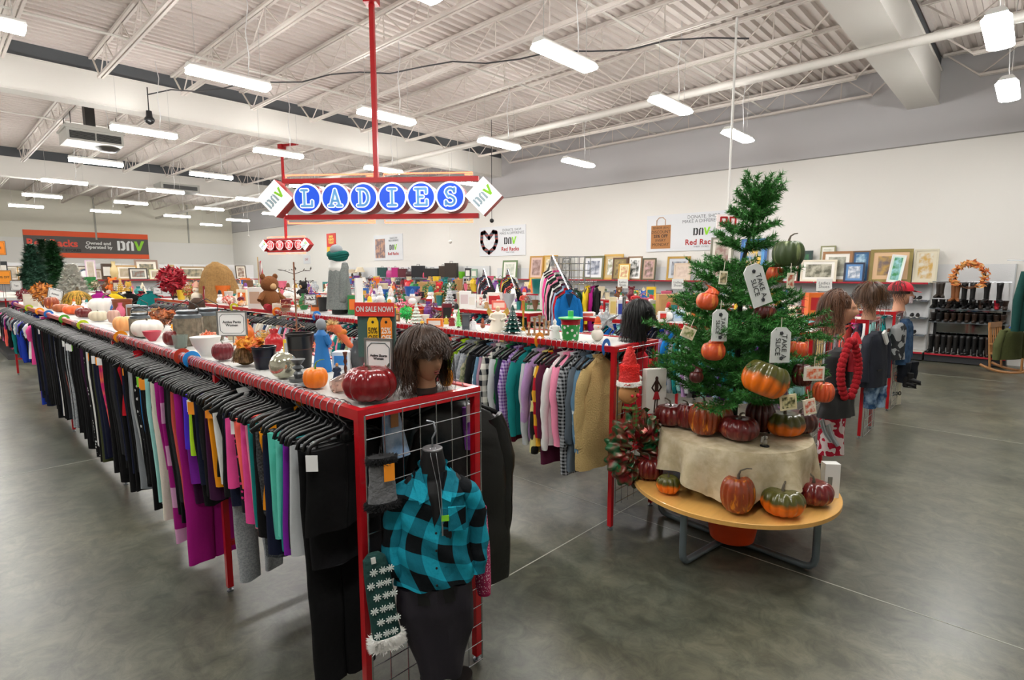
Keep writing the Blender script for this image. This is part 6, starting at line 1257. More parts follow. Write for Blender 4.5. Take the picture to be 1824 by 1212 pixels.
# sale sign
p = atz(672, 640, RH); t = thing('sale_sign', 'red ON SALE NOW sign with yellow 50% and orange 25% tags on green boards', 'sign', (1.6, atx(672, 640, 1.6).y, RH), FACE - .1); t0 = t; t = empty('display_panel', (0, 0, .13)); t.parent = t0; MB().box((-.01, .004, -.13), (.01, .016, .02)).build('stand_post', STEEL, t0)
s = mpp((1.6, atx(672, 640, 1.6).y, RH)); mb = MB(); mb.box((-34 * s, 0, -5 * s), (34 * s, .02, 82 * s)); mb.build('backboard', mat('#3a5a56', .6), t, label='dark green backboard')
mb = MB(); mb.box((-37 * s, -.012, 68 * s), (34 * s, -.002, 92 * s)); mb.build('banner', mat('#e03a30', .5), t); text('ON SALE NOW!', 13 * s, WHITE, t, (-1 * s, -.014, 80 * s), bold=.001, sx=.72)
for x, c, wds, ink in ((-4, '#f6c418', '50%\nOFF', '#5a4a10'), (20, '#f08a24', '25%\nOFF', '#f6f0e8')):
    mb = MB(); mb.prism([((x - 10) * s, -8 * s), ((x + 10) * s, -8 * s), ((x + 10) * s, 58 * s), ((x + 6) * s, 66 * s), ((x - 6) * s, 66 * s), ((x - 10) * s, 58 * s)], -.02, -.014); mb.build('tag', mat(c, .5), t); text(wds, 15 * s, mat(ink, .5), t, (x * s, -.022, 36 * s), bold=.0008, sx=.68); mb = MB(); mb.ball((x * s, -.02, 58 * s), 2.5 * s, 8, 6, (1, .4, 1)); mb.build('eyelet', BLACK, t)
# scarecrow in front of the far racks and a bare twig tree
p = atx(600, 590, 1.75); t = thing('scarecrow', 'straw scarecrow doll with an orange hat bent over behind the blue figurine', 'decoration', (p.x, p.y, RH), FACE)
s = mpp(p); mb = MB(); mb.tube([(-16 * s, 0, 62 * s), (0, 0, 60 * s), (22 * s, 0, 30 * s), (40 * s, 0, 22 * s)], [6 * s, 9 * s, 5 * s, 3 * s], 10); mb.build('body', mat('#d96a40', .8), t, smooth=True)
for cx, cz, rr_, nn in ((-8, 66, 14, 200), (6, 40, 9, 120), (42, 20, 8, 90)):
    r = random.Random(cx); mb = MB()
    for _ in range(nn): q = Vector((cx * s, 0, cz * s)); d = Vector((r.uniform(-1, 1), r.uniform(-1, 1), r.uniform(-1, 1))).normalized() * rr_ * s; wv = d.orthogonal().normalized() * s * .8; mb.add([q - wv, q + wv, q + d], [(0, 1, 2)])
    mb.build('straw', mat('#e4c890', .8), t)
mb = MB(); mb.lathe([(9 * s, 0), (8 * s, 3 * s), (5 * s, 12 * s), (.01, 14 * s)], 14); mb.build('hat', mat('#d97a28', .7), t, (4 * s, 0, 50 * s), rot=(0, 1.2, 0), smooth=True)
p = atz(531, 640, RH); p.x = 1.7; p = atx(531, 640, 1.7); t = thing('twig_tree', 'bare brown metal twig tree with flat leaf branches on the front rack', 'decoration', (p.x, p.y, RH), FACE)
s = mpp(p); mb = MB(); mb.tube([(0, 0, 0), (0, 0, 165 * s)], 1.3 * s, 6); mb.build('stem', mat('#8a5a40', .6), t)
for k, (z, x0_, L_, c) in enumerate([(150, -28, 56, '#4a3c34'), (132, 0, 34, '#4a3c34'), (118, -30, 30, '#4a3c34'), (100, 0, 36, '#4a3c34'), (92, -34, 60, '#a8806a'), (74, -30, 66, '#a8806a'), (52, -36, 50, '#b58a74'), (36, -30, 60, '#b58a74'), (18, -26, 60, '#9a6a50')]):
    mb = MB(); mb.tube([(0, 0, (z - 6) * s), (x0_ * s * .6, 0, z * s), (x0_ * s, 0, (z + 2) * s)], .7 * s, 4); mb.tube([(0, 0, (z - 6) * s), ((x0_ + L_) * s * .6, 0, z * s), ((x0_ + L_) * s, 0, z * s)], .7 * s, 4); r = random.Random(k)
    for q in range(10): x = (x0_ + L_ * q / 9) * s; d = Vector((r.uniform(-5, 5), r.uniform(-3, 3), r.uniform(-4, 8))) * s; mb.add([(x, 0, z * s), (x + d.x * .5 + 1.4 * s, d.y, z * s + d.z * .5), (x + d.x, d.y, z * s + d.z), (x + d.x * .5 - 1.4 * s, d.y, z * s + d.z * .5)], [(0, 1, 2, 3)])
    mb.build('branch', mat(c, .6), t)
# ---- on top of the sweatshirt rack
B = (3.6, 4.12); BX = dict(xr=B)
S('star_ornament', 1080, 600, 52, 62, 'large silver glitter star near the black wig', c='#b9bec2', rz=.2, **BX)
S('snowman', 1064, 608, 16, 44, 'slender white and orange figure in front of the silver star', c='#f0e6da', c2='#e0602a', **BX)
t = S('pot', 1016, 608, 34, 40, 'red glitter jar with green and white argyle pattern and a green lid', c='#b8202c', **BX)
s = mpp(t.location); mb = MB(); r0 = 17.2 * s
mb.grid(lambda u, v: ((r0 * (.82 + .2 * v)) * math.cos(2 * PI * u), (r0 * (.82 + .2 * v)) * math.sin(2 * PI * u), (2 + 28 * v) * s), 24, 1, True); mb.build('argyle_sleeve', mat('#2f9a4a', .4, c2='#f0f0ee', pat='spots', scale=26.), t, smooth=True)
mb = MB(); mb.lathe([(22 * s, 40 * s), (22 * s, 42 * s), (5 * s, 44 * s), (5 * s, 54 * s)], 24); mb.build('lid', mat('#4ac46a', .3), t, smooth=True)
S('figurine', 988, 604, 22, 36, 'white glittery santa figurine beside the argyle jar', c='#e8e8e8', c2='#efe9e6', hat='#f0f0f0', **BX)
for k, (px, h) in enumerate([(942, 24), (952, 32), (961, 36), (969, 30), (977, 26)]): S('candle_holder', px, 598, 9, h, 'wooden peg figure with white cap, %s in the row beside the ceramic tree' % ORD[k], c='#a9805a', group='wooden peg figures', **BX)
S('ceramic_tree', 913, 595, 36, 52, 'dark green ceramic christmas tree with snowy tips', c='#14403a', **BX)
S('angel_figurine', 887, 592, 34, 52, 'cream angel tree topper with golden wings beside the ceramic tree', c='#f2ead8', **BX)
S('candle_holder', 932, 590, 8, 54, 'tall thin golden staff ornament behind the peg figures', c='#c99a3a', **BX)
S('toy_animal', 940, 594, 20, 16, 'small dark brown ornament beside the ceramic tree', c='#3a1c14', **BX)
S('snowman', 860, 585, 12, 18, 'small striped round santa ornament', c='#8a4a30', c2='#a8502c', **BX)
S('figurine', 843, 588, 12, 24, 'small white chef figurine next to the grey upright box', c='#e6e6ea', hat='#c4485a', **BX)
S('box', 830, 588, 13, 28, 'upright slate grey box on the sweatshirt rack', c='#4a5258', c2='#5a6268', **BX)
S('ceramic_tree', 817, 584, 12, 36, 'narrow lime green glittering tree with a star', c='#7ad06a', c2='#b8f0a0', **BX)
S('figurine', 805, 581, 12, 22, 'small santa figurine in dark red beside the lime tree', c='#8a1c20', hat='#c01525', **BX)
S('figurine', 795, 578, 10, 16, 'small yellow and green elf ornament', c='#d0b02a', hat='#3a8a3a', **BX)
S('box', 775, 583, 28, 15, 'orange shoe box with a white swoosh panel on the sweatshirt rack', c='#f07a20', c2='#f2ece4', **BX)
S('bowl', 755, 577, 22, 16, 'white ceramic sleigh dish beside the orange box', c='#ece6dc', **BX)
S('ceramic_tree', 742, 578, 26, 40, 'white wire tree with red and green beads', c='#d8e4d8', c2='#a83a3a', **BX)
S('leaf_bunch', 724, 577, 24, 32, 'bright green tinsel ornament beside the white wire tree', c='#1fae4a', c2='#3fd06a', n=300, **BX)
S('box', 706, 573, 12, 14, 'small brown box at the near side of the green tinsel', c='#7a4a2a', c2='#c9a070', **BX)
S('figurine', 752, 582, 8, 14, 'tiny yellow house-like figure on the sweatshirt rack', c='#e8c04a', trim=None, **BX)
t = S('card_sign', 1110, 604, 3, 60, 'empty narrow clear sign holder beside the black wig', lift=.06, **BX)
# ================================================================ wall of pictures and shoes along the right wall
SX = 15.72; SZ = 1.78
def wy(px, X=15.85): return atx(px, 480, X).y
def wz(px, py, X=15.85): return atx(px, py, X).z
PEG = mat('#d9dadb', .7, 0, .3, 90.)
def wall_unit(name, label, ya, yb, sections, shelves, ztop=2.2, edge=True, deck=True):
    t = thing(name, label, 'shelving', (15.9, ya, 0)); L = yb - ya
    for k in range(sections):
        a, b = L * k / sections, L * (k + 1) / sections
        mb = MB(); mb.box((.2, a + .012, .1), (.222, b - .012, ztop)); mb.build('peg_panel', PEG, t)
        mb = MB(); mb.box((.17, a - .012, .0), (.2, a + .012, ztop)); mb.build('upright', mat('#b9bcbe', .4, .5), t)
        for z, d in shelves:
            mb = MB(); mb.box((.2 - d, a + .014, z - .025), (.198, b - .014, z)); mb.build('shelf', mat('#c4c7c9', .4, .4), t)
            mb = MB(); mb.box((.18 - d, a + .014, z - .03), (.2 - d, b - .014, z + .012)); mb.build('shelf_edge', mat('#a5182a', .4) if edge and z > 1.5 else mat('#9aa6b2', .25, .8), t)
    if deck:
        mb = MB(); mb.box((-.3, 0, .02), (.2, L, .17)); mb.build('plinth', mat('#26282c', .6), t); mb = MB(); mb.box((-.33, 0, .17), (.2, L, .2)); mb.build('base_deck', mat('#c9c4b8', .5), t); mb = MB(); mb.box((-.345, 0, .165), (-.33, L, .205)); mb.build('deck_edge', mat('#a5182a', .4), t)
    return t
wall_unit('shoe_shelving', 'long wall unit with a red edged top shelf of pictures above rows of shoes', 1.78, 16.0, 12, [(SZ, .45), (1.38, .3), (.98, .32), (.58, .34)])
wall_unit('boot_shelving', 'peg panel bay with rows of boots, beyond the end of the picture shelf', .35, 1.74, 1, [(1.22, .36), (.92, .38)], 2.2, False)
wall_unit('luggage_shelving', 'far part of the wall unit with suitcases and lamps on its top shelf', 16.4, 27.5, 8, [(SZ, .45), (1.3, .35), (.9, .35)], 2.3, False)
t = thing('wall_rail', 'bare chrome hanging rail across the boot wall', 'rail', (15.6, .38, 1.81)); mb = MB(); mb.bar((0, 0, 0), (0, 1.33, 0), .014, 8); mb.bar((0, .05, 0), (.5, .05, 0), .01, 6); mb.bar((0, 1.28, 0), (.5, 1.28, 0), .01, 6); mb.build('bar', CHROME, t, smooth=True)
GOLD, WOODF, OLIVEF, DARKF = '#b98a3a', '#8a5a34', '#6a6448', '#1c2230'
for x0, x1, yt, c, c2, c3, mt, lb, X in [
  (894, 920, 464, '#5f7a4a', '#d8d8cc', '#b8c0b0', '#eceae2', 'thin green framed print at the far end of the picture shelf', 15.85), (942, 966, 456, GOLD, '#b89a94', '#8a6a60', '#d9b8a8', 'gold framed pink toned picture near the wire tower', 15.85), (966, 991, 455, '#c99a3a', '#e8dcc0', '#a9a08a', '#d8b878', 'gold framed picture half behind the wire tower', 15.88),
  (1000, 1014, 460, '#4a4a44', '#6a6a68', '#b0b0ac', '#c8c8c4', 'dark framed picture behind the wire tower', 15.86), (1038, 1074, 456, '#6a6a48', '#c9cdd8', '#6a7284', '#e4e6ea', 'olive framed grey blue print of trees', 15.86), (1074, 1108, 453, '#c9a04a', '#9a9a78', '#f0f0ea', '#d0b888', 'tall gold framed picture with a bright reflection', 15.92),
  (1090, 1116, 459, '#5a3a20', '#a8905a', '#6a5a3a', '#8a7a4a', 'dark brown framed grid picture leaning before the tall gold one', 15.82), (1101, 1121, 470, '#d0a030', '#e4e0a8', '#c88a6a', '#ece4b8', 'small gold framed yellow picture in front of the grid picture', 15.72), (1117, 1142, 457, '#8a6a4a', '#f0f0ee', '#3a4038', '#f4f4f2', 'white print with a dark wreath in a thin wood frame', 15.88),
  (1143, 1167, 460, '#4a4a2c', '#c8a0a0', '#6a5a48', '#b89a88', 'dark green framed pinkish picture', 15.86), (1187, 1228, 457, '#b08a34', '#a8b0bc', '#7a7a80', '#c8ccd2', 'gold framed wide picture leaning behind a pale one', 15.92), (1200, 1230, 469, '#d4bfa8', '#dccabc', '#cdb8a8', '#d8c6b4', 'pale unframed beige panel leaning on the gold framed wide picture', 15.78),
  (1262, 1303, 422, '#7a7a68', '#b8b0a0', '#8a6a60', '#dcd8cc', 'large grey framed picture standing just behind the tree top', 15.86), (1316, 1363, 425, '#3a68a8', '#5a9ad0', '#e8c04a', '#5a9ad0', 'blue and yellow striped painting behind the upper tree', 15.88),
  (1412, 1445, 447, '#1c3430', '#1f6a38', '#0f2c2c', '#173c34', 'dark green abstract painting beside the tree', 15.92), (1404, 1421, 466, '#8a5a44', '#c8c0b8', '#a09888', '#e4dfd8', 'small brown framed print in front of the dark green painting', 15.8),
  (1458, 1485, 438, '#8a8a60', '#e0e0d4', '#c4c8b8', '#e8e8de', 'pale olive framed print standing highest on the shelf', 15.98), (1463, 1516, 448, '#9a6a3a', '#b8b8a8', '#8a8a7a', '#f0ede4', 'wood framed print with a wide white mount', 15.9), (1426, 1490, 463, '#ded6c0', '#5a5a48', '#b8b4a0', '#efece4', 'wide grey landscape print with glare in a pale frame', 15.78),
  (1516, 1548, 447, '#6a4a2c', '#2f6fa0', '#a8c8d8', '#2a5a88', 'wood framed blue picture beside the white mounted print', 15.9), (1503, 1540, 468, '#14203c', '#dfe4ea', '#8a9ab0', '#5a8ac0', 'small navy framed picture with a pale oval', 15.76), (1548, 1624, 444, '#8a7a3a', '#6a5a5a', '#b8944a', '#d8b48c', 'very large ornate gold framed picture on the shelf', 15.88),
  (1580, 1606, 454, '#f0f0f0', '#2f8a4a', '#9ad0d8', '#dff0e4', 'narrow white framed green picture tilted on the large ornate frame', 15.72), (1626, 1670, 444, '#cfc8b0', '#d8d4c4', '#c8a050', '#d8d0b8', 'pale unframed autumn woodland canvas at the end of the shelf', 15.9)]:
    ya, yb = wy(x0, X), wy(x1, X); w_ = abs(ya - yb); h = wz((x0 + x1) / 2, yt, X) - SZ
    t = thing('framed_picture', lb, 'picture', (X, (ya + yb) / 2, SZ + .003), -PI / 2, 'pictures leaning on the long shelf'); it_frame(t, w_, h, c, c2, c3, -.1 if 'tilted' not in lb else -.1, mt)
    if 'tilted' in lb: t.rotation_euler = (0, .12, -PI / 2)
# luggage and lamps farther along
for px, w, h, c, kd, lb in [(681, 15, 20, '#1f4a48', 'suitcase', 'dark teal suitcase'), (693, 10, 19, '#c24a8a', 'handbag', 'purple pink holdall'), (704, 11, 20, '#b81f78', 'suitcase', 'magenta suitcase'), (717, 14, 18, '#5a1c28', 'suitcase', 'maroon suitcase'), (729, 12, 17, '#3a1c20', 'handbag', 'dark red handbag with a white tag'), (745, 20, 24, '#14161c', 'suitcase', 'black upright suitcase'),
   (757, 8, 14, '#d84a6a', 'handbag', 'small pink handbag'), (770, 24, 19, '#1c1a1a', 'suitcase', 'wide black duffel case'), (789, 12, 24, '#3a2c20', 'suitcase', 'brown soft suitcase'), (804, 20, 30, '#2e241c', 'suitcase', 'tallest dark brown suitcase'), (823, 11, 12, '#6fc02c', 'pot', 'lime green bucket'), (834, 9, 18, '#2c2e30', 'box', 'dark grey upright box'), (845, 9, 17, '#9ab8a0', 'box', 'pale green box'),
   (627, 16, 14, '#c8b8a0', 'table_lamp', 'beige shaded lamp'), (641, 16, 18, '#ded0b4', 'table_lamp', 'cream shaded lamp')]:
    p = Vector((15.72, wy(px, 15.72), SZ)); s = mpp(p); item(kd, (p.x, p.y, SZ + .003), w * s * 1.15, h * s, lb + ' on the luggage shelf', -.3, 'luggage on the far wall shelf', c=c)
# shoes
def shoe_mesh():
    mb = MB(); mb.grid(lambda u, v: (.042 * math.cos(2 * PI * u) * (1 - .35 * abs(v - .45) ** 2 * 3), -.13 + .26 * v, .02 + (.035 + .045 * min(1, v * 1.3)) * (.5 + .5 * math.sin(2 * PI * u))), 14, 12, True, True, True); mb.ball((0, .02, .085), .03, 8, 6, (.8, 1.3, .5)); return mb.mesh('upper', BLACK, True)
ME_SHOE = shoe_mesh(); ME_SOLE = MB().prism([(.04 * math.cos(a * PI / 8), .0 + .13 * math.sin(a * PI / 8)) for a in range(16)], 0, .022, 'z').mesh('sole', WHITE, False)
BOOTM = {}
def boot_mesh(h):
    mb = MB(); loft(mb, [(.02, .045, .045, 0, 0), (.08, .045, .05, 0, 0), (h * .5, .045, .055, 0, 0), (h, .06, .07, 0, 0)], 14, 1.); mb.grid(lambda u, v: (.042 * math.cos(2 * PI * u) * (1 - .25 * v ** 3), -.2 * v + .03, .04 * (1 - v) + .03 * (1.3 - .5 * v) * (1 + math.sin(2 * PI * u)) + .006), 14, 7, True, True, True); return mb.mesh('shaft', BLACK, True)
for h in (.2, .34, .42): BOOTM[h] = boot_mesh(h)
ME_BS = MB().prism([(.04, 0), (.04, .05), (-.03, .05), (-.03, .012), (-.17, .012), (-.17, 0)], -.038, .038, 'x'); ME_BS = ME_BS.mesh('sole', mat('#161412', .5), False)
def shoe(y, z, c, lb, x=15.78, rz=-PI / 2, group='shoes on the long shoe wall', c2='#e8e8e4'):
    t = thing('shoe', lb, 'shoe', (x, y, z + .002), rz, group); inst('upper', ME_SHOE, t, m=mat(c, .6)); inst('sole', ME_SOLE, t, m=mat(c2, .5)); return t
def wboot(y, z, h, c, lb, x=15.72, rz=-PI / 2, group='boots on the boot wall'):
    t = thing('boot', lb, 'boot', (x, y, z + .002), rz, group); inst('shaft', BOOTM[h], t, m=mat(c, .4, spec=.4)); inst('sole', ME_BS, t); return t
r = random.Random(31)
SN = {'black': '#101012', 'red plaid': '#a02028', 'charcoal': '#33363a', 'white': '#e6e6e2', 'tan': '#b8925a', 'yellow': '#d9b03a', 'blue': '#2a5fb0', 'brown': '#5a3420', 'navy': '#1a2440', 'pink': '#d87a94', 'grey': '#85898c', 'red': '#b81c28', 'green': '#2f7a44'}
for row, z, xs in (('top', 1.38, [('black', 1.95), ('black', 2.25), ('charcoal', 2.62), ('white', 3.0), ('grey', 3.35), ('black', 3.7), ('black', 4.0), ('red plaid', 4.35), ('red plaid', 4.65), ('white', 5.0), ('grey', 5.35), ('yellow', 5.7), ('tan', 6.0), ('blue', 6.35), ('red', 6.7), ('white', 7.05), ('navy', 7.6), ('brown', 8.2), ('pink', 8.8), ('blue', 9.4), ('black', 10.0), ('green', 10.6), ('red', 11.2), ('navy', 11.8), ('yellow', 12.4), ('brown', 13.0)]),
                   ('middle', .98, [('black', 1.95), ('charcoal', 2.3), ('brown', 2.65), ('black', 3.0), ('white', 3.35), ('red', 3.7), ('tan', 4.05), ('black', 4.4), ('grey', 4.75), ('navy', 5.1), ('pink', 5.5), ('black', 6.0)]), ('bottom', .58, [('black', 2.0), ('brown', 2.4), ('charcoal', 2.8), ('black', 3.2), ('grey', 3.6), ('navy', 4.0)])):
    for k, (c, y) in enumerate(xs):
        for s in (0, 1): shoe(y + .11 * s, z, SN[c], '%s shoe, %s of pair %s from the boot wall on the %s shoe shelf' % (c, ('nearer', 'farther')[s], ORD[k] if k < 13 else ORD[k - 13] + ' far', row), rz=-PI / 2 + r.uniform(-.1, .1))
# boots: hung row, two packed shelves and the deck
for k, (px, c, h, nm) in enumerate([(1676, '#2e2620', .34, 'dark brown strappy'), (1681, '#2e2620', .34, 'dark brown strappy'), (1703, '#7a4a28', .42, 'tan suede'), (1709, '#7a4a28', .42, 'tan suede'), (1722, '#0c0c0d', .42, 'tall black'), (1737, '#101011', .42, 'slouched black'), (1762, '#0a0a0b', .42, 'smooth black heeled'), (1785, '#0a0a0b', .42, 'wide calf black')]):
    y = wy(px, 15.62); t = wboot(y, 1.81 - h - .02 + (0 if k else 0), h, c, '%s boot %s hung from the rail of the boot wall' % (nm, ORD[k]), 15.6, -PI / 2 + (.3 if k % 2 else -.3))
    mb = MB(); mb.tube([(0, 0, h), (0, 0, h + .03)], .004, 5); mb.build('clip', CHROME, t)
for row, z, n, h in (('upper', 1.22, 10, .2), ('lower', .92, 11, .2), ('deck', .2, 12, .42)):
    for k in range(n): y = .45 + 1.2 * k / (n - 1); c = r.choice(['#0a0a0b', '#121213', '#1c1816', '#0e0e10', '#2c1e16']) if not (row == 'upper' and k == 1) else '#a8182a'; wboot(y, z + (.0 if row != 'deck' else 0), h, c, '%s boot, %s along the %s row of the boot wall' % ('bright red' if c == '#a8182a' else 'black' if c[1] in '01' else 'dark brown', ORD[k], row), 15.72, -PI / 2 + r.uniform(-.3, .3), 'boots packed on the boot wall')
t = thing('mirror', 'dark framed wall mirror behind the packed boots', 'mirror', (16.08, 1.05, .3), -PI / 2); mb = MB(); mb.box((-.62, -.02, 0), (.62, .0, 1.05)); mb.build('frame', BLACK, t); mb = MB(); mb.box((-.56, -.024, .06), (.56, -.02, .99)); mb.build('glass', mat('#9aa0a0', .05, 1.), t)
p = atx(1727, 492, 15.55); t = thing('autumn_wreath', 'twig wreath with orange and red autumn leaves hung on the boot wall', 'wreath', tuple(p), -PI / 2)
mb = MB(); R_ = .25; [mb.tube([((R_ + .02 * math.sin(a * 3 + k * 2)) * math.cos(a), .02 * math.cos(a * 4 + k), (R_ + .02 * math.sin(a * 3 + k * 2)) * math.sin(a)) for a in [2 * PI * q / 40 for q in range(40)]], .012, 5, True) for k in range(4)]; mb.build('twigs', mat('#5a3a24', .8), t, smooth=True)
mb = MB(); rr = random.Random(3)
for k in range(170): a = rr.uniform(-.9, PI + .9); q = Vector(((R_ + rr.uniform(-.05, .09)) * math.cos(a), rr.uniform(-.07, 0), (R_ + rr.uniform(-.05, .09)) * math.sin(a))); d = Vector((rr.uniform(-1, 1), rr.uniform(-.6, .3), rr.uniform(-1, 1))).normalized() * .06; e = d.orthogonal().normalized() * .025; mb.add([q - d, q + e, q + d, q - e], [(0, 1, 2, 3)])
mb.build('leaves', mat('#c8602c', .6, c2='#e0a860', pat='noise', scale=12.), t)
# card signs below the shelf
for px, w in ((1110, 22), (1208, 20), (1470, 26)):
    p = Vector((15.4, wy(px, 15.4), 0)); s = mpp((p.x, p.y, 1.7)); zt = atx(px, 497, 15.4).z - .3
    t = thing('card_sign', 'white card reading Ladies Shoes below the picture shelf, %s' % {1110: 'farthest one', 1208: 'by the kraft carton', 1470: 'beside the tree'}[px], 'sign', (15.4, p.y, zt), -PI / 2 + .2, 'Ladies Shoes cards'); mb = MB(); mb.box((-.17, -.004, 0), (.17, .004, .3)); mb.build('card', WHITE, t); text('Ladies\nShoes', .1, M_('#4a4e52'), t, (0, -.006, .15)); mb = MB(); mb.box((-.01, .004, .2), (.01, .3, .21)); mb.build('arm', CHROME, t)
# rocking chair and jumpers at the right edge
p = atz(1800, 664, 0); t = thing('rocking_chair', 'small wooden rocking chair with a patterned cushion at the edge of the picture', 'chair', (p.x, p.y, 0), FACE + .5)
WD = mat('#9a6a3a', .5, var=.2, scale=6.)
for s in (-1, 1):
    mb = MB(); mb.tube([(s * .26, -.42 + .84 * k / 10, .03 + .1 * ((k - 5) / 5) ** 2) for k in range(11)], .02, 6, sq=1.4); mb.build('rocker', WD, t, smooth=True)
    mb = MB(); mb.bar((s * .26, -.25, .05), (s * .26, -.25, .56), .022, 6); mb.build('leg', WD, t); mb = MB(); mb.bar((s * .26, .25, .05), (s * .24, .34, 1.0), .022, 6); mb.build('leg', WD, t); mb = MB(); mb.box((s * .26 - .03, -.3, .56), (s * .26 + .03, .28, .585)); mb.build('armrest', WD, t)
mb = MB(); mb.box((-.27, -.27, .36), (.27, .27, .4)); mb.build('seat', WD, t)
for k in range(5): mb = MB(); mb.bar((-.18 + .09 * k, .27, .4), (-.18 + .09 * k, .33, .92), .012, 6); mb.build('spindle', WD, t)
mb = MB(); mb.box((-.26, .31, .9), (.26, .35, 1.0)); mb.build('top_rail', WD, t)
tag(MB().grid(lambda u, v: (.2 * math.copysign(abs(math.cos(2 * PI * u)) ** .5, math.cos(2 * PI * u)) * math.sin(PI * (.05 + .9 * v)) ** .3, .2 * math.copysign(abs(math.sin(2 * PI * u)) ** .5, math.sin(2 * PI * u)) * math.sin(PI * (.05 + .9 * v)) ** .3, .13 * v), 24, 8, True, True, True).build('cushion', cloth('#d8d0c4', '#a84a38', 'spots', 12.), None, (p.x, p.y, .402), FACE + .5, smooth=True), 'cream cushion with rust red print on the rocking chair', 'cushion')
for px, yt, yb, D, c, lb, w_ in ((1802, 585, 640, 12.9, '#4a4f2c', 'olive green zip jumper over the back of the rocking chair', .55), (1840, 478, 590, 12.6, '#123f3a', 'dark green jumper with pink trim hanging above the rocking chair', .5)):
    a = atD(px, yt, D); b = atD(px, yb, D); H_ = a.z - b.z; t = thing('jumper', lb, 'jumper', (a.x, a.y, b.z), FACE + .3)
    mb = MB(); loft(mb, [(0, w_ * .5, .1, 0, 0), (H_ * .85, w_ * .45, .09, 0, 0), (H_ * .97, w_ * .25, .06, 0, 0), (H_, w_ * .15, .05, 0, 0)], 20); mb.build('body', cloth(c), t, smooth=True)
    for s in (-1, 1): mb = MB(); loft(mb, [(H_ * .95, .05, .05, s * w_ * .35, 0), (H_ * .5, .06, .06, s * w_ * .56, 0), (H_ * .0, .05, .05, s * w_ * .62, -.02)], 12); mb.build('sleeve', cloth(c), t, smooth=True)
    if yt < 500: mb = MB(); mb.tube([(0, 0, H_), (0, 0, H_ + .12), (.03, .4, H_ + .14)], .008, 6); mb.build('hook', HK, t)
    else: mb = MB(); mb.ball((0, -.02, H_), .07, 10, 8, (1, .8, .5)); mb.build('blue_collar', cloth('#1c3f8a'), t, smooth=True)
tag(MB().box((-.6, -.15, 0), (.6, .15, .02)).build('wall_shelf', WHITE, None, (15.95, -.7, 2.1), PI / 2), 'plain white wall shelf beyond the boot wall, mostly out of frame', 'shelf')
# ================================================================ goods on the third rack
Cx = dict(xr=(5.76, 6.24)); Cn = dict(xr=(5.74, 5.86))
S('box', 1188, 560, 36, 44, 'large kraft carton with small print on the third rack', c='#c09a64', c2='#b8905c', **Cx)
S('box', 1214, 565, 20, 30, 'red and white gift box beside the kraft carton', c='#c42a2a', c2='#efe6dc', **Cx)
S('box', 1164, 558, 12, 32, 'grey and lime upright box beside the kraft carton', c='#b0b4ac', c2='#8ac83a', **Cx)
S('snowman', 1190, 572, 12, 34, 'snowman ornament with a red hat in front of the kraft carton', **Cx)
S('box', 1208, 572, 20, 20, 'pale blue box in front of the red and white gift box', c='#c4d8ea', c2='#9fc4e8', **Cx)
S('box', 1180, 573, 14, 18, 'white box with a red panel below the kraft carton', c='#f0eeea', c2='#d0302c', **Cx)
S('box', 1124, 566, 24, 24, 'blue cloth covered box behind the black wig', c='#2f7ad0', c2='#3f88d8', **Cn)
S('box', 1104, 566, 10, 34, 'white and blue printed box', c='#e8e8ee', c2='#3a4aa0', **Cn); S('box', 1091, 566, 12, 38, 'cream box with gold print near the silver star', c='#efe2b8', c2='#e0c878', **Cn)
S('leaf_bunch', 1132, 540, 40, 34, 'bunch of yellow sunflowers and red leaves above the black wig', c='#e0b02a', c2='#a8342a', **Cn); S('leaf_bunch', 1152, 540, 24, 30, 'green fern bunch with red berries by the grey and lime box', c='#4a8a2c', c2='#c8502c', **Cx)
S('bowl', 1080, 548, 20, 10, 'white bird shaped dish on the third rack', c='#ece4d8', **Cn); S('snowman', 1071, 560, 10, 22, 'white and blue bottle shaped snowman', c='#e8ecf2', c2='#c83a3a', **Cn)
S('box', 1042, 562, 34, 8, 'low white box of ornaments on the third rack', c='#f0ece8', c2='#d86a5a', **Cn)
S('snowman', 678, 546, 15, 32, 'fluffy white bearded gnome on the third rack', c='#f4f4f2', c2='#dfe4ea', **Cx); S('snowman', 697, 548, 17, 30, 'second fluffy white gnome beside the first', c='#f4f4f2', c2='#e8d8cc', **Cx)
S('straw_pumpkin', 783, 543, 44, 28, 'golden straw skirt ornament below the green fir sprigs', c='#b89440', c2='#8a6a2c', **Cx); S('leaf_bunch', 765, 543, 26, 40, 'green fir sprig, one of two above the straw ornament', c='#2f5a2c', c2='#3f7a3a', **Cx); S('leaf_bunch', 801, 542, 30, 44, 'darker green fir sprig above the straw ornament', c='#234a24', c2='#3a6a34', **Cx)
S('box', 806, 548, 16, 14, 'small pink and red gift box', c='#c84a5a', c2='#efd8d8', **Cx); S('box', 819, 548, 14, 15, 'red chequered gift box', c='#b83a3a', c2='#e8c8b8', **Cx); S('box', 829, 549, 20, 30, 'tall white box with a grid print', c='#efeeea', c2='#d8c8c8', **Cx); S('box', 841, 550, 14, 26, 'plain white tall box', c='#ededea', **Cx)
S('framed_picture', 862, 549, 26, 24, 'white panel picture of a red truck carrying a tree', c='#efece4', c2='#f0ebe0', c3='#b8342c', mat_='#f4f0e8', **Cx)
S('ceramic_tree', 886, 540, 22, 44, 'white tiered christmas tree ornament', c='#e4e8e8', c2='#f8f8f8', **Cx); S('box', 889, 552, 26, 16, 'pink and red stacked house ornament', c='#e06a5a', c2='#f0c8b8', **Cx)
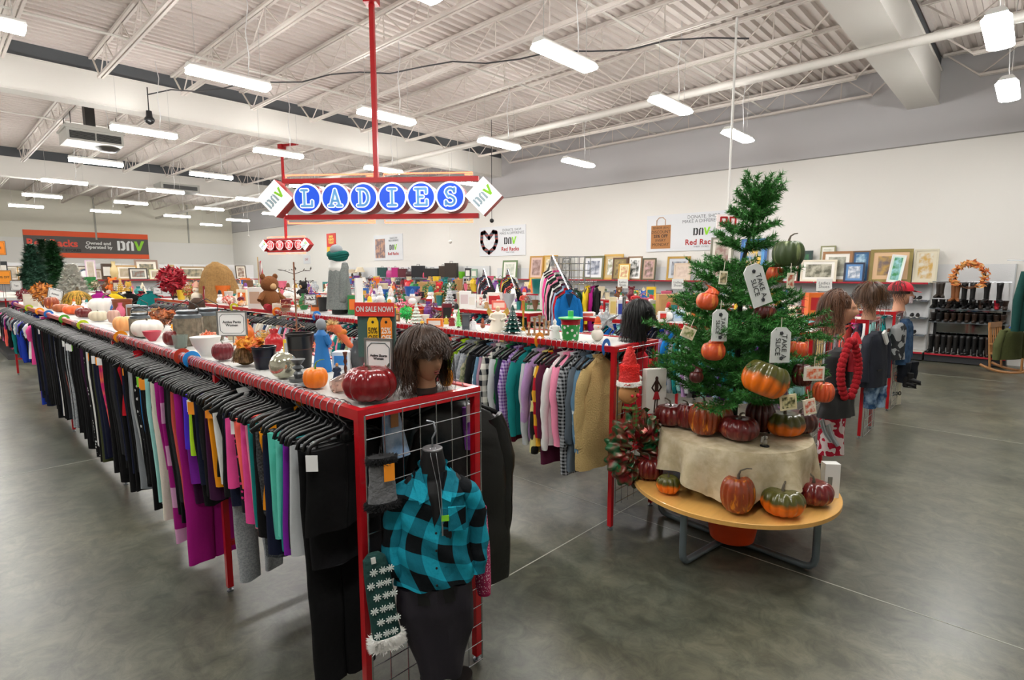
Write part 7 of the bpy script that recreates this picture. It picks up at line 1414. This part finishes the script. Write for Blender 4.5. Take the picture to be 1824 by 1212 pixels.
S('snowman', 914, 549, 14, 38, 'clear white snowman bottle', c='#eef0ee', c2='#f4f4f4', **Cx); S('figurine', 934, 549, 18, 40, 'santa head ornament with a tall orange red hat', c='#d04a3a', hat='#d03a2a', **Cx); S('box', 950, 550, 30, 14, 'green and white box on the third rack', c='#3f8a4a', c2='#e8e8e0', **Cx)
S('toy_animal', 752, 543, 44, 34, 'dark metal candle spider stand with crossing rods', c='#2c3032', c2='#3a3e40', **Cx); S('bowl', 736, 544, 30, 16, 'white patterned bowl near the metal stand', c='#f0e6e0', **Cx)
# tall things on the sweatshirt rack farther back
p = atx(606, 566, 3.9); s = mpp(p); t = thing('sweater_form', 'headless form in a grey wool tunic with white shirt and teal green scarf', 'body form', (3.9, p.y, RH + .002), FACE - .3)
GW_ = cloth('#7d827f', '#6d7270', 'noise', 60.)
mb = MB(); loft(mb, [(8 * s, 24 * s, 18 * s, 0, 0), (50 * s, 21 * s, 15 * s, 0, 0), (74 * s, 18 * s, 13 * s, 0, 0), (84 * s, 12 * s, 9 * s, 0, 0)], 22, fn=lambda p, u, v: p + Vector((0, -.006 * math.sin(p.x * 60), 0))); mb.build('tunic', GW_, t, smooth=True)
mb = MB(); loft(mb, [(68 * s, 15 * s, 10 * s, 1 * s, 0), (80 * s, 17.5 * s, 13.5 * s, 0, 0), (92 * s, 15 * s, 11.5 * s, 0, 0), (103 * s, 8 * s, 7 * s, 0, 0)], 20); mb.build('white_shirt', WHITE, t, smooth=True)
mb = MB(); loft(mb, [(18 * s, 3 * s, 3 * s, 14 * s, -10 * s), (22 * s, 6 * s, 6 * s, 14 * s, -10 * s), (60 * s, 7 * s, 7 * s, 15 * s, -8 * s), (82 * s, 7 * s, 8 * s, 13.5 * s, -2 * s), (89 * s, 6 * s, 7 * s, 12 * s, -1 * s), (93 * s, 2 * s, 3 * s, 9 * s, 0)], 14); mb.build('sleeve', GW_, t, smooth=True)
mb = MB()
for k in range(3): mb.tube([((13 + k) * s * math.cos(a), (11 + k) * s * math.sin(a), (98 + 3 * k + 2 * math.sin(a * 2 + k)) * s) for a in [2 * PI * q / 16 for q in range(16)]], 5 * s, 8, True)
mb.build('scarf', cloth('#0f5a52'), t, smooth=True); mb = MB(); mb.ball((-3 * s, 0, 112 * s), 11 * s, 14, 10, (1, 1, .9)); mb.build('grey_cap', cloth('#9aa0a4'), t, smooth=True)
mb = MB(); mb.lathe([(14 * s, 0), (14 * s, 8 * s), (4 * s, 9 * s)], 16); mb.build('base', BLACK, t)
Bx2 = dict(xr=(3.62, 4.12))
S('box', 641, 566, 3, 70, 'thin white board edge standing beside the grey wool tunic', c='#f0f0ee', c2='#f0f0ee', d=.3, **Bx2)
S('plush_toy', 482, 556, 34, 64, 'brown teddy bear in a red knitted outfit on the sweatshirt rack', c='#7a4a24', c2='#a01c2a', rz=.9, **Bx2)
S('box', 458, 552, 24, 38, 'large white printed box behind the teddy bear', c='#eeeae4', c2='#c8a890', **Bx2); S('box', 498, 558, 20, 14, 'crinkled white parcel beside the teddy bear', c='#e8e2d4', c2='#dcd2c0', **Bx2)
p = atx(391, 548, 3.9); s = mpp(p); t = thing('draped_form', 'headless form draped in a long camel brown poncho', 'body form', (3.9, p.y, RH + .002), FACE)
mb = MB(); loft(mb, [(6 * s, 30 * s, 22 * s, 2 * s, 0), (30 * s, 27 * s, 19 * s, 0, 0), (52 * s, 22 * s, 15 * s, 0, 0), (63 * s, 16 * s, 11 * s, -1 * s, 0), (68 * s, 8 * s, 7 * s, -2 * s, 0), (71 * s, 4 * s, 4 * s, -3 * s, 0)], 26, fn=lambda p, u, v: p + Vector((.16 * p.x * math.sin(u * 2 * PI * 6) * (1 - v), .16 * p.y * math.sin(u * 2 * PI * 6) * (1 - v), (1 - v) ** 3 * .12 * math.sin(u * 2 * PI * 2 + 1)))); mb.build('poncho', cloth('#9a7748', '#8a6a40', 'noise', 30.), t, smooth=True)
mb = MB(); mb.lathe([(12 * s, 0), (14 * s, 8 * s), (4 * s, 9 * s)], 14); mb.build('base', mat('#2a2018', .7), t)
S('leaf_bunch', 309, 545, 46, 60, 'bunch of bright crimson leaves on a tall stem', c='#b8142c', c2='#8a0c20', n=420, **Bx2)
S('leaf_bunch', 338, 545, 22, 30, 'green and red berry spray beside the crimson leaves', c='#8a9a3a', c2='#c83a2c', **Bx2); S('snowman', 352, 545, 16, 38, 'stack of small white pumpkins beside the poncho', c='#e8dcc8', c2='#d8a890', **Bx2); S('leaf_bunch', 409, 550, 26, 18, 'white flowers with red and yellow berries below the poncho', c='#efe8dc', c2='#e04a2c', **Bx2)
S('leaf_bunch', 432, 552, 16, 12, 'small orange and white flower spray beyond the poncho', c='#e8a04a', c2='#f0ece4', **Bx2); S('card_sign', 554, 566, 20, 18, 'white card sign reading Cardigans beside the grey tunic', words='Cardigans', lift=.13, **Bx2); S('card_sign', 282, 540, 15, 12, 'white card sign beside the crimson leaves', words='Tops', lift=.1, **Bx2)
S('box', 374, 540, 20, 30, 'red and white striped board beside the poncho', c='#8a1c28', c2='#e8dcdc', d=.04, **Bx2); S('basket', 515, 562, 30, 14, 'flat pale wicker tray on the sweatshirt rack', c='#c8b090', **Bx2); S('box', 510, 560, 14, 22, 'dark red box beside the wicker tray', c='#6a1c20', c2='#8a3a2c', **Bx2); S('snowman', 522, 558, 10, 20, 'tiny white snowman near the wicker tray', **Bx2)
# person in the aisle
p = atD(352, 540, 8.1); t = thing('person', 'person with short brown hair in a red top and grey bag strap, standing between two racks, seen from behind', 'person', (p.x, p.y, 0), FACE + PI * .9); t['label'] = 'person with short brown hair in a red top standing in the aisle, seen from behind'
skinp = mat('#c98f72', .5)
mb = MB()
loft(mb, [(.78, .16, .11, 0, 0), (.95, .165, .12, 0, 0), (1.1, .15, .11, 0, 0), (1.28, .18, .12, 0, 0), (1.37, .17, .09, 0, 0), (1.41, .08, .065, 0, 0), (1.46, .052, .052, 0, 0), (1.5, .05, .05, 0, -.005)], 20)
loft(mb, [(1.45, .05, .055, 0, -.01), (1.5, .066, .08, 0, -.01), (1.57, .075, .095, 0, -.005), (1.64, .06, .075, 0, .0), (1.67, .02, .03, 0, 0)], 20); mb.tube([(0, -.1, 1.55), (0, -.115, 1.53)], [.008, .014], 6)
for s in (-1, 1): mb.ball((s * .074, 0, 1.55), .018, 8, 6, (.4, .7, 1.2))
for s in (-1, 1):
    loft(mb, [(.05, .04, .045, s * .1, 0), (.45, .055, .06, s * .1, 0), (.52, .06, .065, s * .1, 0), (.85, .085, .09, s * .085, 0)], 14); mb.tube([(s * .1, .04, .04), (s * .1, -.1, .035), (s * .1, -.16, .03)], [.04, .042, .03], 8)
    mb.tube([(s * .18, 0, 1.35), (s * .22, .02, 1.12), (s * .2, -.14, 1.0), (s * .17, -.25, 1.02)], [.05, .042, .036, .028], 10)
    for q in range(4): mb.tube([(s * (.15 + .014 * q), -.27, 1.02), (s * (.15 + .014 * q), -.32 - .008 * (q in (1, 2)), 1.01), (s * (.15 + .014 * q), -.335, .99)], [.009, .008, .006], 6)
    mb.tube([(s * .14, -.25, 1.03), (s * .125, -.29, 1.04)], [.011, .008], 6)
mb.build('body', skinp, t, smooth=True)
mb = MB(); loft(mb, [(.76, .175, .125, 0, 0), (1.1, .165, .125, 0, 0), (1.28, .195, .135, 0, 0), (1.38, .185, .1, 0, 0), (1.425, .09, .075, 0, 0)], 22)
for s in (-1, 1): mb.tube([(s * .17, 0, 1.36), (s * .225, .02, 1.12), (s * .205, -.12, 1.01)], [.062, .054, .046], 10)
mb.build('red_top', cloth('#c8202a'), t, smooth=True); mb = MB()
for s in (-1, 1): loft(mb, [(.04, .06, .065, s * .1, 0), (.5, .075, .08, s * .1, 0), (.8, .1, .115, s * .08, 0)], 14)
mb.build('trousers', cloth('#22262e'), t, smooth=True); mb = MB(); loft(mb, [(1.5, .075, .06, 0, .04), (1.56, .086, .095, 0, .014), (1.64, .075, .09, 0, .008), (1.69, .03, .04, 0, 0)], 18, fn=lambda p, u, v: p + Vector((.004 * math.sin(u * 60), .004 * math.cos(u * 50), 0))); mb.build('hair', mat('#3c2616', .8, 0, 1., 60.), t, smooth=True)
for s in (-1, 1): mb = MB(); mb.tube([(s * .1, .05, .03), (s * .1, -.1, .035), (s * .1, -.18, .025)], [.045, .048, .032], 8); mb.build('shoe', BLACK, t, smooth=True)
# ================================================================ middle and far parts of the hall
def gondola(xa, xb, ya, yb, levels, label, edge='#a5182a', back=None):
    t = thing('display_shelf', label, 'shelving', ((xa + xb) / 2, ya, 0)); w_ = xb - xa; L = yb - ya
    for k, z in enumerate(levels):
        mb = MB(); mb.box((-w_ / 2, 0, z - .03), (w_ / 2, L, z)); mb.build('shelf', mat('#c9c4ba', .5), t)
        for s in (-1, 1): mb = MB(); mb.box((s * w_ / 2 - .008, 0, z - .035), (s * w_ / 2 + .008, L, z + .004)); mb.build('shelf_edge', mat(edge, .4), t)
    for y in [L * k / 4 for k in range(5)]:
        mb = MB(); mb.box((-.02, max(0, y - .03), 0), (.02, min(L, y + .03), back or levels[-1])); mb.build('upright', mat('#b0b0ac', .5), t)
    mb = MB(); mb.box((-w_ / 2 + .05, .0, 0), (w_ / 2 - .05, L, .12)); mb.build('plinth', mat('#3a3a3c', .6), t)
    return t
PAL = {'red': '#b8242a', 'white': '#ece8e0', 'green': '#2f7a40', 'brown': '#6a4428', 'orange': '#e0702a', 'gold': '#c49a3a', 'cream': '#e2d6b8', 'black': '#18181a', 'blue': '#2a5fa8', 'teal': '#1f7a78', 'pink': '#d86a84', 'silver': '#a8acb0', 'yellow': '#e4be30', 'purple': '#6a3a84', 'burgundy': '#6a1a28', 'tan': '#b08a58'}
KW = dict(box='box', pot='pot', vase='vase', bowl='bowl', bottle='bottle', figurine='figurine', snowman='snowman', plush_toy='plush toy', leaf_bunch='spray of leaves', ceramic_tree='tree ornament', basket='basket', book_pile='pile of books', candle_holder='candle holder', handbag='handbag', table_lamp='table lamp', framed_picture='framed picture', suitcase='case')
def autofill(where, xa, xb, ya, yb, z, n, seed, kinds, smin=.16, smax=.4, group=None, facing=None):
    r = random.Random(seed); seq = []
    for k in range(n):
        y = ya + (yb - ya) * (k + .5) / n + r.uniform(-.03, .03); kd = r.choice(kinds); cn_ = r.choice(list(PAL)); h = r.uniform(smin, smax); w_ = h * r.uniform(.5, .9); x = r.uniform(xa + w_ * .3, xb - w_ * .3)
        seq.append((kd, cn_, x, y, w_, h))
    for k, (kd, cn_, x, y, w_, h) in enumerate(seq):
        a = seq[k - 1][:2] if k else None; b = seq[k + 1][:2] if k + 1 < n else None
        lb = '%s %s on the %s, ' % (cn_, KW[kd], where) + ('between the %s %s and the %s %s' % (a[1], KW[a[0]].split()[-1], b[1], KW[b[0]].split()[-1]) if a and b else 'nearest the camera' if b else 'at its far end')
        ws = lb.split()
        if len(ws) > 16 and a and b: lb = '%s %s, %s, between %s and %s ones' % (cn_, KW[kd], where, a[1], b[1])
        if len(lb.split()) > 16: lb = '%s %s at one end of the %s' % (cn_, KW[kd], where)
        c2 = PAL[r.choice(list(PAL))]; kw = dict(c=PAL[cn_])
        if kd == 'leaf_bunch': kw.update(c2=c2, n=90, seed=seed + k)
        if kd == 'box': kw.update(c2=c2)
        if kd == 'snowman': kw = dict(c2=PAL[cn_])
        if kd == 'figurine': kw.update(hat=c2)
        if kd == 'framed_picture': kw = dict(c=r.choice([GOLD, WOODF, OLIVEF, '#2a2018']), c2=PAL[cn_], c3=c2); w_ = h * r.uniform(.8, 1.3)
        item(kd, (x, y, z + .003), w_, h, lb, r.uniform(-.5, .5) if facing is None else facing, group or 'goods on the ' + where, **kw)
MIXK = ['box', 'pot', 'vase', 'bowl', 'figurine', 'snowman', 'plush_toy', 'leaf_bunch', 'ceramic_tree', 'basket', 'box', 'leaf_bunch', 'snowman']
HOUSE = ['box', 'pot', 'vase', 'bottle', 'bowl', 'handbag', 'candle_holder', 'table_lamp', 'basket', 'figurine']
autofill('far half of the sweatshirt rack', 3.64, 4.1, 9.7, 14.0, RH, 22, 70, MIXK, .14, .32)
autofill('back edge of the sweatshirt rack', 3.9, 4.14, 4.4, 9.0, RH, 26, 85, MIXK, .12, .26)
autofill('back edge of the front rack', 1.62, 1.79, 3.1, 13.5, RH, 34, 86, ['leaf_bunch', 'snowman', 'box', 'vase', 'figurine', 'basket', 'leaf_bunch'], .1, .2)
autofill('back edge of the third rack', 6.05, 6.25, 5.3, 6.5, RH, 12, 87, MIXK, .12, .26)
autofill('near back edge of the third rack', 6.05, 6.25, 3.0, 3.7, RH, 7, 89, MIXK, .1, .2)
autofill('seasonal shelf tier', 8.65, 9.25, 8.7, 18.4, .95, 24, 88, HOUSE, .2, .36)
autofill('far half of the third rack', 5.76, 6.24, 6.6, 10.2, RH, 30, 71, MIXK, .14, .34)
autofill('aisle end of the third rack', 5.76, 6.24, 1.75, 2.9, RH, 7, 76, MIXK, .12, .22)
autofill('blazer rack top', 7.76, 8.24, 1.8, 4.8, RH, 18, 72, MIXK, .12, .3)
autofill('shoe-wall rack top', 9.6, 10.1, 1.9, 6.2, RH, 20, 73, MIXK, .12, .28)
gondola(11.6, 12.3, 2.4, 8.6, [.5, .95, 1.35], 'low display shelf of christmas goods before the shoe wall'); autofill('shelf of christmas goods before the shoes', 11.65, 12.25, 2.5, 8.5, 1.35, 34, 74, MIXK, .14, .34); autofill('middle tier before the shoe wall', 11.65, 12.25, 2.5, 8.5, .95, 20, 75, HOUSE, .14, .3)
gondola(8.6, 9.3, 8.6, 18.5, [.5, .95, 1.38], 'long display shelf of seasonal goods in the middle of the hall'); autofill('middle seasonal shelf', 8.65, 9.25, 8.7, 18.4, 1.38, 46, 77, MIXK, .18, .42)
gondola(11.2, 11.9, 9.6, 21, [.5, .95, 1.45], 'long housewares shelf beyond the seasonal shelf'); autofill('housewares shelf', 11.25, 11.85, 9.7, 20.9, 1.45, 50, 78, HOUSE, .18, .42)
gondola(13.6, 14.2, 12, 24, [.5, 1.0, 1.5], 'long display shelf nearest the luggage wall'); autofill('shelf by the luggage wall', 13.65, 14.15, 12.1, 23.9, 1.5, 44, 79, HOUSE, .18, .42)
gondola(6.0, 6.7, 12.2, 22, [.5, .95, 1.4], 'display shelf of toys and decorations beyond the third rack'); autofill('toy shelf', 6.05, 6.65, 12.3, 21.9, 1.4, 40, 80, MIXK, .2, .45)
autofill('luggage wall lower shelf', 15.6, 16.0, 16.6, 27.3, 1.3, 26, 81, HOUSE, .2, .36)
# clothes racks beyond the first cross aisle
FRK = [(1.1, 22.3, 32), (3.5, 15.8, 28), (8.8, 20.5, 31)]
names = ['left far rack', 'centre far rack', 'menswear rack']
for (x, ya, yb), nm in zip(FRK, names):
    rack('garment_rack', {'left far rack': 'far red garment rack beyond the front rack', 'centre far rack': 'far red garment rack beyond the sweatshirt rack', 'menswear rack': 'far garment rack under the mens sign'}[nm], x, x + .6, ya, yb, [0, (yb - ya) / 2, yb - ya], grid=False)
    HUNG.clear(); fill(x, ya + .15, yb - .2, .26, [], MIX + DARKS, nm, int(x * 7), x - .2, 1.1, .0, .004, 1)
    label_hung()
autofill('left far rack top', 1.15, 1.65, 22.5, 31.8, RH, 20, 82, MIXK, .2, .45); autofill('centre far rack top', 3.55, 4.05, 16.0, 27.8, RH, 34, 83, MIXK, .2, .45); autofill('menswear rack top', 8.85, 9.35, 20.7, 30.8, RH, 22, 84, HOUSE, .2, .4)
# waterfall racks of shirts seen over the third rack
def waterfall(px, D, ztop, n, cols, label, nm, step=.055, first=None, drop=.5):
    p = atD(px, 500, D); t = thing('waterfall_rack', label, 'clothes rack', (p.x, p.y, 0), FACE + .25)
    mb = MB(); mb.box((-.02, .0, 0), (.02, .04, ztop + drop * .2)); mb.box((-.3, -.02, 0), (.3, .06, .03)); mb.box((-.02, -.4, 0), (.02, .4, .03)); mb.build('upright', CHROME, t)
    L = step * n; mb = MB(); mb.bar((0, 0, ztop + drop * .2), (0, -L, ztop - drop * L), .012, 6); mb.bar((0, 0, ztop + drop * .2), (0, L * .6, ztop + .05 - drop * L), .012, 6); mb.build('sloping_arm', CHROME, t)
    a = FACE + .25; f = Vector((math.sin(a), -math.cos(a), 0))
    for k in range(n):
        q = Vector((p.x, p.y, 0)) + f * (L - step * (k + .5)); z = ztop - drop * (L - step * (k + .5)) + .03
        c = cols[k % len(cols)] if not (first and k == 0) else first
        g = hang('shirt', c, q.x, q.y, a, nm, z=z, near=True); HUNG.pop(); g.scale = (.74, .9, .9)
        if first and k == 0:
            mb = MB(); mb.prism([(-.07, -.11), (.07, -.11), (0, -.3)], -.05, -.036); mb.build('neckline', cloth('#0f3f66'), g); mb = MB(); mb.ball((-.06, -.05, -.5), .05, 10, 8, (1, .3, 1)); mb.ball((.07, -.05, -.54), .05, 10, 8, (.8, .3, 1.2)); mb.build('flower_print', cloth('#8a5a9a', '#d8884a', 'noise', 20.), g, smooth=True)
        prev = cols[(k - 1) % len(cols)]; g['label'] = '%s shirt, %s from the front of the %s' % (c, ORD[k] if k < 13 else 'last', nm) if k else '%s shirt hanging frontmost on the %s' % (c, nm); g['group'] = 'shirts on the ' + nm
    return t
waterfall(984, 7.55, 2.13, 12, ['white', 'red', 'sky', 'burgundy', 'white', 'black', 'rose', 'forest', 'white', 'pink', 'cream'], 'chrome waterfall rack of shirts fronted by a blue V-neck', 'waterfall rack with the blue V-neck', first='blue')
waterfall(905, 11.5, 2.0, 11, ['black', 'yellow', 'grey', 'red', 'coral', 'navy', 'charcoal'], 'chrome waterfall rack of dark shirts behind the santa head ornament', 'waterfall rack of dark shirts')
waterfall(862, 12.8, 2.0, 11, ['charcoal', 'red', 'white', 'denim', 'burgundy', 'black'], 'chrome waterfall rack of grey and denim shirts', 'waterfall rack of grey shirts')
p = atD(1010, 520, 9.3); t = thing('wire_tower', 'tall chrome wire grid tower hung with green and yellow garments', 'display tower', (p.x, p.y, 0), FACE + .3)
zt = atD(1010, 458, 9.3).z; 
for a in range(3):
    mb = MB(); M3 = Matrix.Rotation(a * 2 * PI / 3, 4, 'Z') @ Matrix.Translation((0, -.19, 0))
    for k in range(7): x = -.33 + .11 * k; mb.tube([tuple(M3 @ Vector((x, 0, .02))), tuple(M3 @ Vector((x, 0, zt)))], .006, 5)
    for k in range(int(zt / .11)): z = zt - .11 * k; mb.tube([tuple(M3 @ Vector((-.33, 0, z))), tuple(M3 @ Vector((.33, 0, z)))], .006, 5)
    mb.build('wire_panel', CHROME, t)
for k, (c, nm, dx) in enumerate([('forest', 'dark green', 0), ('yellow', 'mustard yellow', .4), ('magenta', 'magenta', .52), ('black', 'black', .62), ('orange', 'orange', .46)]):
    q = p + _rt * (dx * .8) + _fw * (.1 * k - .25); g = hang('coat' if k == 0 else 'shirt', c, q.x, q.y, FACE + (.2 if k == 0 else 1.2), 'tower', z=1.86); HUNG.pop(); g['label'] = '%s garment hanging on the chrome wire tower' % nm; g['group'] = 'garments on the wire tower'
    mb = MB(); mb.bar((0, 0, .0), (0, .35, .0), .006, 5); mb.build('bracket', CHROME, g)
# far christmas trees
def far_tree(px, D, pyb, pyt, wpx, c, label, seed, z=RH, dens=1.0, c2=None):
    p = atD(px, pyb, D); zt_ = atD(px, pyt, D).z; H_ = zt_ - z; W_ = wpx * mpp(p) / 2
    t = thing('christmas_tree', label, 'christmas tree', (p.x, p.y, z + .003)); mb = MB(); mb.bar((0, 0, 0), (0, 0, H_ * .95), .02, 6); mb.lathe([(.14, 0), (.12, .03), (.02, .05)], 12); mb.build('trunk', mat('#3a2c1c', .8), t)
    r = random.Random(seed); mb = MB()
    for k in range(int(3400 * dens)):
        v = r.random() ** 1.3; z_ = H_ * (.06 + .93 * v); R_ = W_ * (1 - v) ** .85 * (.82 + .18 * math.sin(v * 40)) + .015; a = r.uniform(0, 2 * PI); q = Vector((R_ * r.uniform(.5, 1) * math.cos(a), R_ * r.uniform(.5, 1) * math.sin(a), z_)); d = Vector((math.cos(a), math.sin(a), r.uniform(-.3, .5))).normalized() * .15; e = Vector((-math.sin(a), math.cos(a), 0)) * .04
        mb.add([q - e, q + e, q + d], [(0, 1, 2)])
    mb.lathe([(W_ * .8, H_ * .06), (W_ * .6, H_ * .3), (W_ * .3, H_ * .7), (.01, H_ * .96)], 14)
    mb.build('foliage', mat(c, .7, c2=c2 or c, pat='noise', scale=9.), t); return t
gondola(1.2, 3.3, 17.2, 22.0, [.5, 1.0, RH], 'display shelf carrying the two tall green trees')
far_tree(62, 19.4, 516, 437, 62, '#27503a', 'frosty dark green christmas tree beside the far banner', 1, c2='#4a7862'); far_tree(100, 20.4, 512, 430, 66, '#123c18', 'deep green full christmas tree in front of the far banner', 2, c2='#1c5a24'); far_tree(82, 21.5, 508, 428, 26, '#1c4424', 'slender green christmas tree between the two full ones', 4)
far_tree(131, 18.2, 520, 472, 44, '#e4e4dc', 'white artificial christmas tree beside the deep green one', 3, c2='#f4f2ea')
# freestanding panel with pictures in front of the far wall
FYY = 24.5
t = thing('display_shelf', 'far white display panel with a red edged shelf of pictures below the banner', 'shelving', (5.0, FYY, 0)); 
for k in range(8): mb = MB(); mb.box((-4.6 + 1.2 * k, .3, 0), (-3.42 + 1.2 * k, .34, 2.35)); mb.build('peg_panel', PEG, t)
for z in (.6, 1.1, 1.76):
    mb = MB(); mb.box((-4.6, -.12, z - .03), (5.0, .3, z)); mb.build('shelf', mat('#b8b8b4', .5), t); mb = MB(); mb.box((-4.6, -.14, z - .035), (5.0, -.12, z + .01)); mb.build('shelf_edge', mat('#a5182a', .4), t)
FR = [(5, 466, 14, 'box', '#1c2426', 'dark upright cabinet'), (23, 474, 18, 'framed_picture', '#8a8070', 'grey framed picture with glare'), (40, 476, 12, 'framed_picture', '#d8a020', 'yellow framed picture'), (149, 474, 20, 'framed_picture', '#6a5a40', 'brown framed picture behind the blue plate'), (152, 480, 20, 'plate', '#3a4a5e', 'blue rimmed round plate'), (163, 464, 15, 'framed_picture', '#d8b8d0', 'pink child drawing'), (172, 480, 18, 'framed_picture', '#8a6428', 'wood framed green picture'),
  (190, 470, 14, 'box', '#4a3828', 'dark wooden cabinet box'), (203, 466, 14, 'vase', '#e0c890', 'tall cream vase with an orange flower'), (200, 480, 12, 'basket', '#b08a58', 'woven straw basket'), (227, 473, 32, 'framed_picture', GOLD, 'wide gold framed landscape'), (247, 478, 28, 'framed_picture', '#2a241c', 'dark framed landscape with a white mount'), (263, 463, 36, 'framed_picture', '#8a7060', 'large grey floral canvas'), (277, 480, 18, 'framed_picture', '#e0dca8', 'pale yellow square panel'),
  (300, 478, 20, 'framed_picture', '#3a3a38', 'black and white picture'), (306, 472, 8, 'box', '#c8a878', 'narrow tan box'), (330, 479, 30, 'framed_picture', '#a8b4b8', 'pale blue framed print'), (345, 475, 40, 'framed_picture', '#8a6a34', 'long brown framed picture'), (348, 478, 12, 'framed_picture', '#3a7ab0', 'small blue picture'), (352, 482, 18, 'plate', '#a86a30', 'round wooden plate'), (430, 473, 18, 'framed_picture', '#4a3c20', 'tall dark brown door panel'), (405, 484, 18, 'basket', '#6a4420', 'dark wooden chair back basket')]
for k, (px, yt, w, kd, c, lb) in enumerate(FR):
    Y = FYY - .02 - .03 * (k % 3); p = aty(px, 490, Y); s = mpp(p); h = aty(px, yt, Y).z - 1.76; kw = dict(c=c)
    if kd == 'framed_picture': kw = dict(c=c, c2=r.choice(['#a89a7a', '#8a9088', '#c0b8a8']), c3=r.choice(['#5a5a48', '#b8a890', '#7a5a48']))
    t = item(kd, (p.x, Y, 1.763), w * s, h, lb + ' on the far picture shelf', 0, 'things on the far picture shelf', **kw); t.rotation_euler = (0, 0, 0)
t['label'] = 'dark wooden chair-back shaped basket on the far picture shelf'
# yellow and dark coats hung at the end of the far racks, signs, flag
for px, D, c, lb, kd in ((203, 15.2, 'yellow', 'bright yellow jacket hung facing the front rack', 'jacket'), (229, 15.4, 'jet', 'black fur coat hung beside the yellow jacket', 'coat'), (176, 15.0, 'magenta', 'magenta jacket left of the yellow jacket', 'jacket'), (252, 15.8, 'red plaid', 'plaid shirt beside the black fur coat', 'shirt'), (266, 15.0, 'teal', 'teal shirt beyond the plaid shirt', 'shirt')):
    p = atD(px, 513, D); t = thing('valet_stand', 'thin chrome stand holding the ' + lb.split(' hung')[0].split(' beside')[0].split(' left')[0].split(' beyond')[0], 'stand', (p.x, p.y, 0), FACE); mb = MB(); mb.bar((0, .06, 0), (0, .06, p.z + .03), .012, 6); mb.bar((0, .08, p.z - .012), (0, -.03, p.z - .012), .008, 6); mb.box((-.2, -.14, 0), (.2, .26, .02)); mb.build('pole', CHROME, t)
    g = hang(kd, c, p.x, p.y, FACE, 'stand', z=p.z); HUNG.pop(); g['label'] = lb; g.scale = (1.25,) * 3
for px, py, w, h, c, wd, lb in ((8, 545, 26, 24, '#f08a24', 'SALE', 'upper bright orange card at the far end of the front rack'), (12, 546, 28, 24, '#f59a2c', '50% OFF', 'lower orange card at the far end of the front rack'), (33, 546, 20, 17, '#efefec', 'Tops', 'white card at the far end of the front rack')):
    S('card_sign', px, py, w, h, lb, c=c, words=wd, lift={24: .95 if 'upper' in lb else .33, 17: .24}[h])
S('leaf_bunch', 78, 548, 36, 44, 'orange and yellow autumn leaf arrangement at the far end of the front rack', c='#d88a2c', c2='#8a4a20', n=240); S('box', 62, 546, 26, 22, 'pale cream cardboard house at the far end of the front rack', c='#e8e0cc', c2='#f0ead8'); S('leaf_bunch', 45, 545, 24, 30, 'dark red poinsettia near the cardboard house', c='#8a1c28', c2='#5a141c')
p = atD(461, 500, 19); t = thing('flag', 'small furled striped flag on a thin pole', 'flag', (p.x, p.y, 0), FACE); zt = atD(459, 458, 19).z; mb = MB(); mb.bar((0, 0, 0), (0, 0, zt), .012, 6); mb.lathe([(.16, 0), (.14, .03), (.02, .05)], 14); mb.build('pole', mat('#b8924a', .4), t)
mb = MB(); mb.grid(lambda u, v: (.02 + .16 * u * (1 - .55 * v), .03 * math.sin(u * 14), zt - .12 - .75 * (1 - v)), 14, 8); mb.build('cloth', cloth('#d8d4d0', '#a8343c', 'stripe_x', 22.), t, smooth=True)
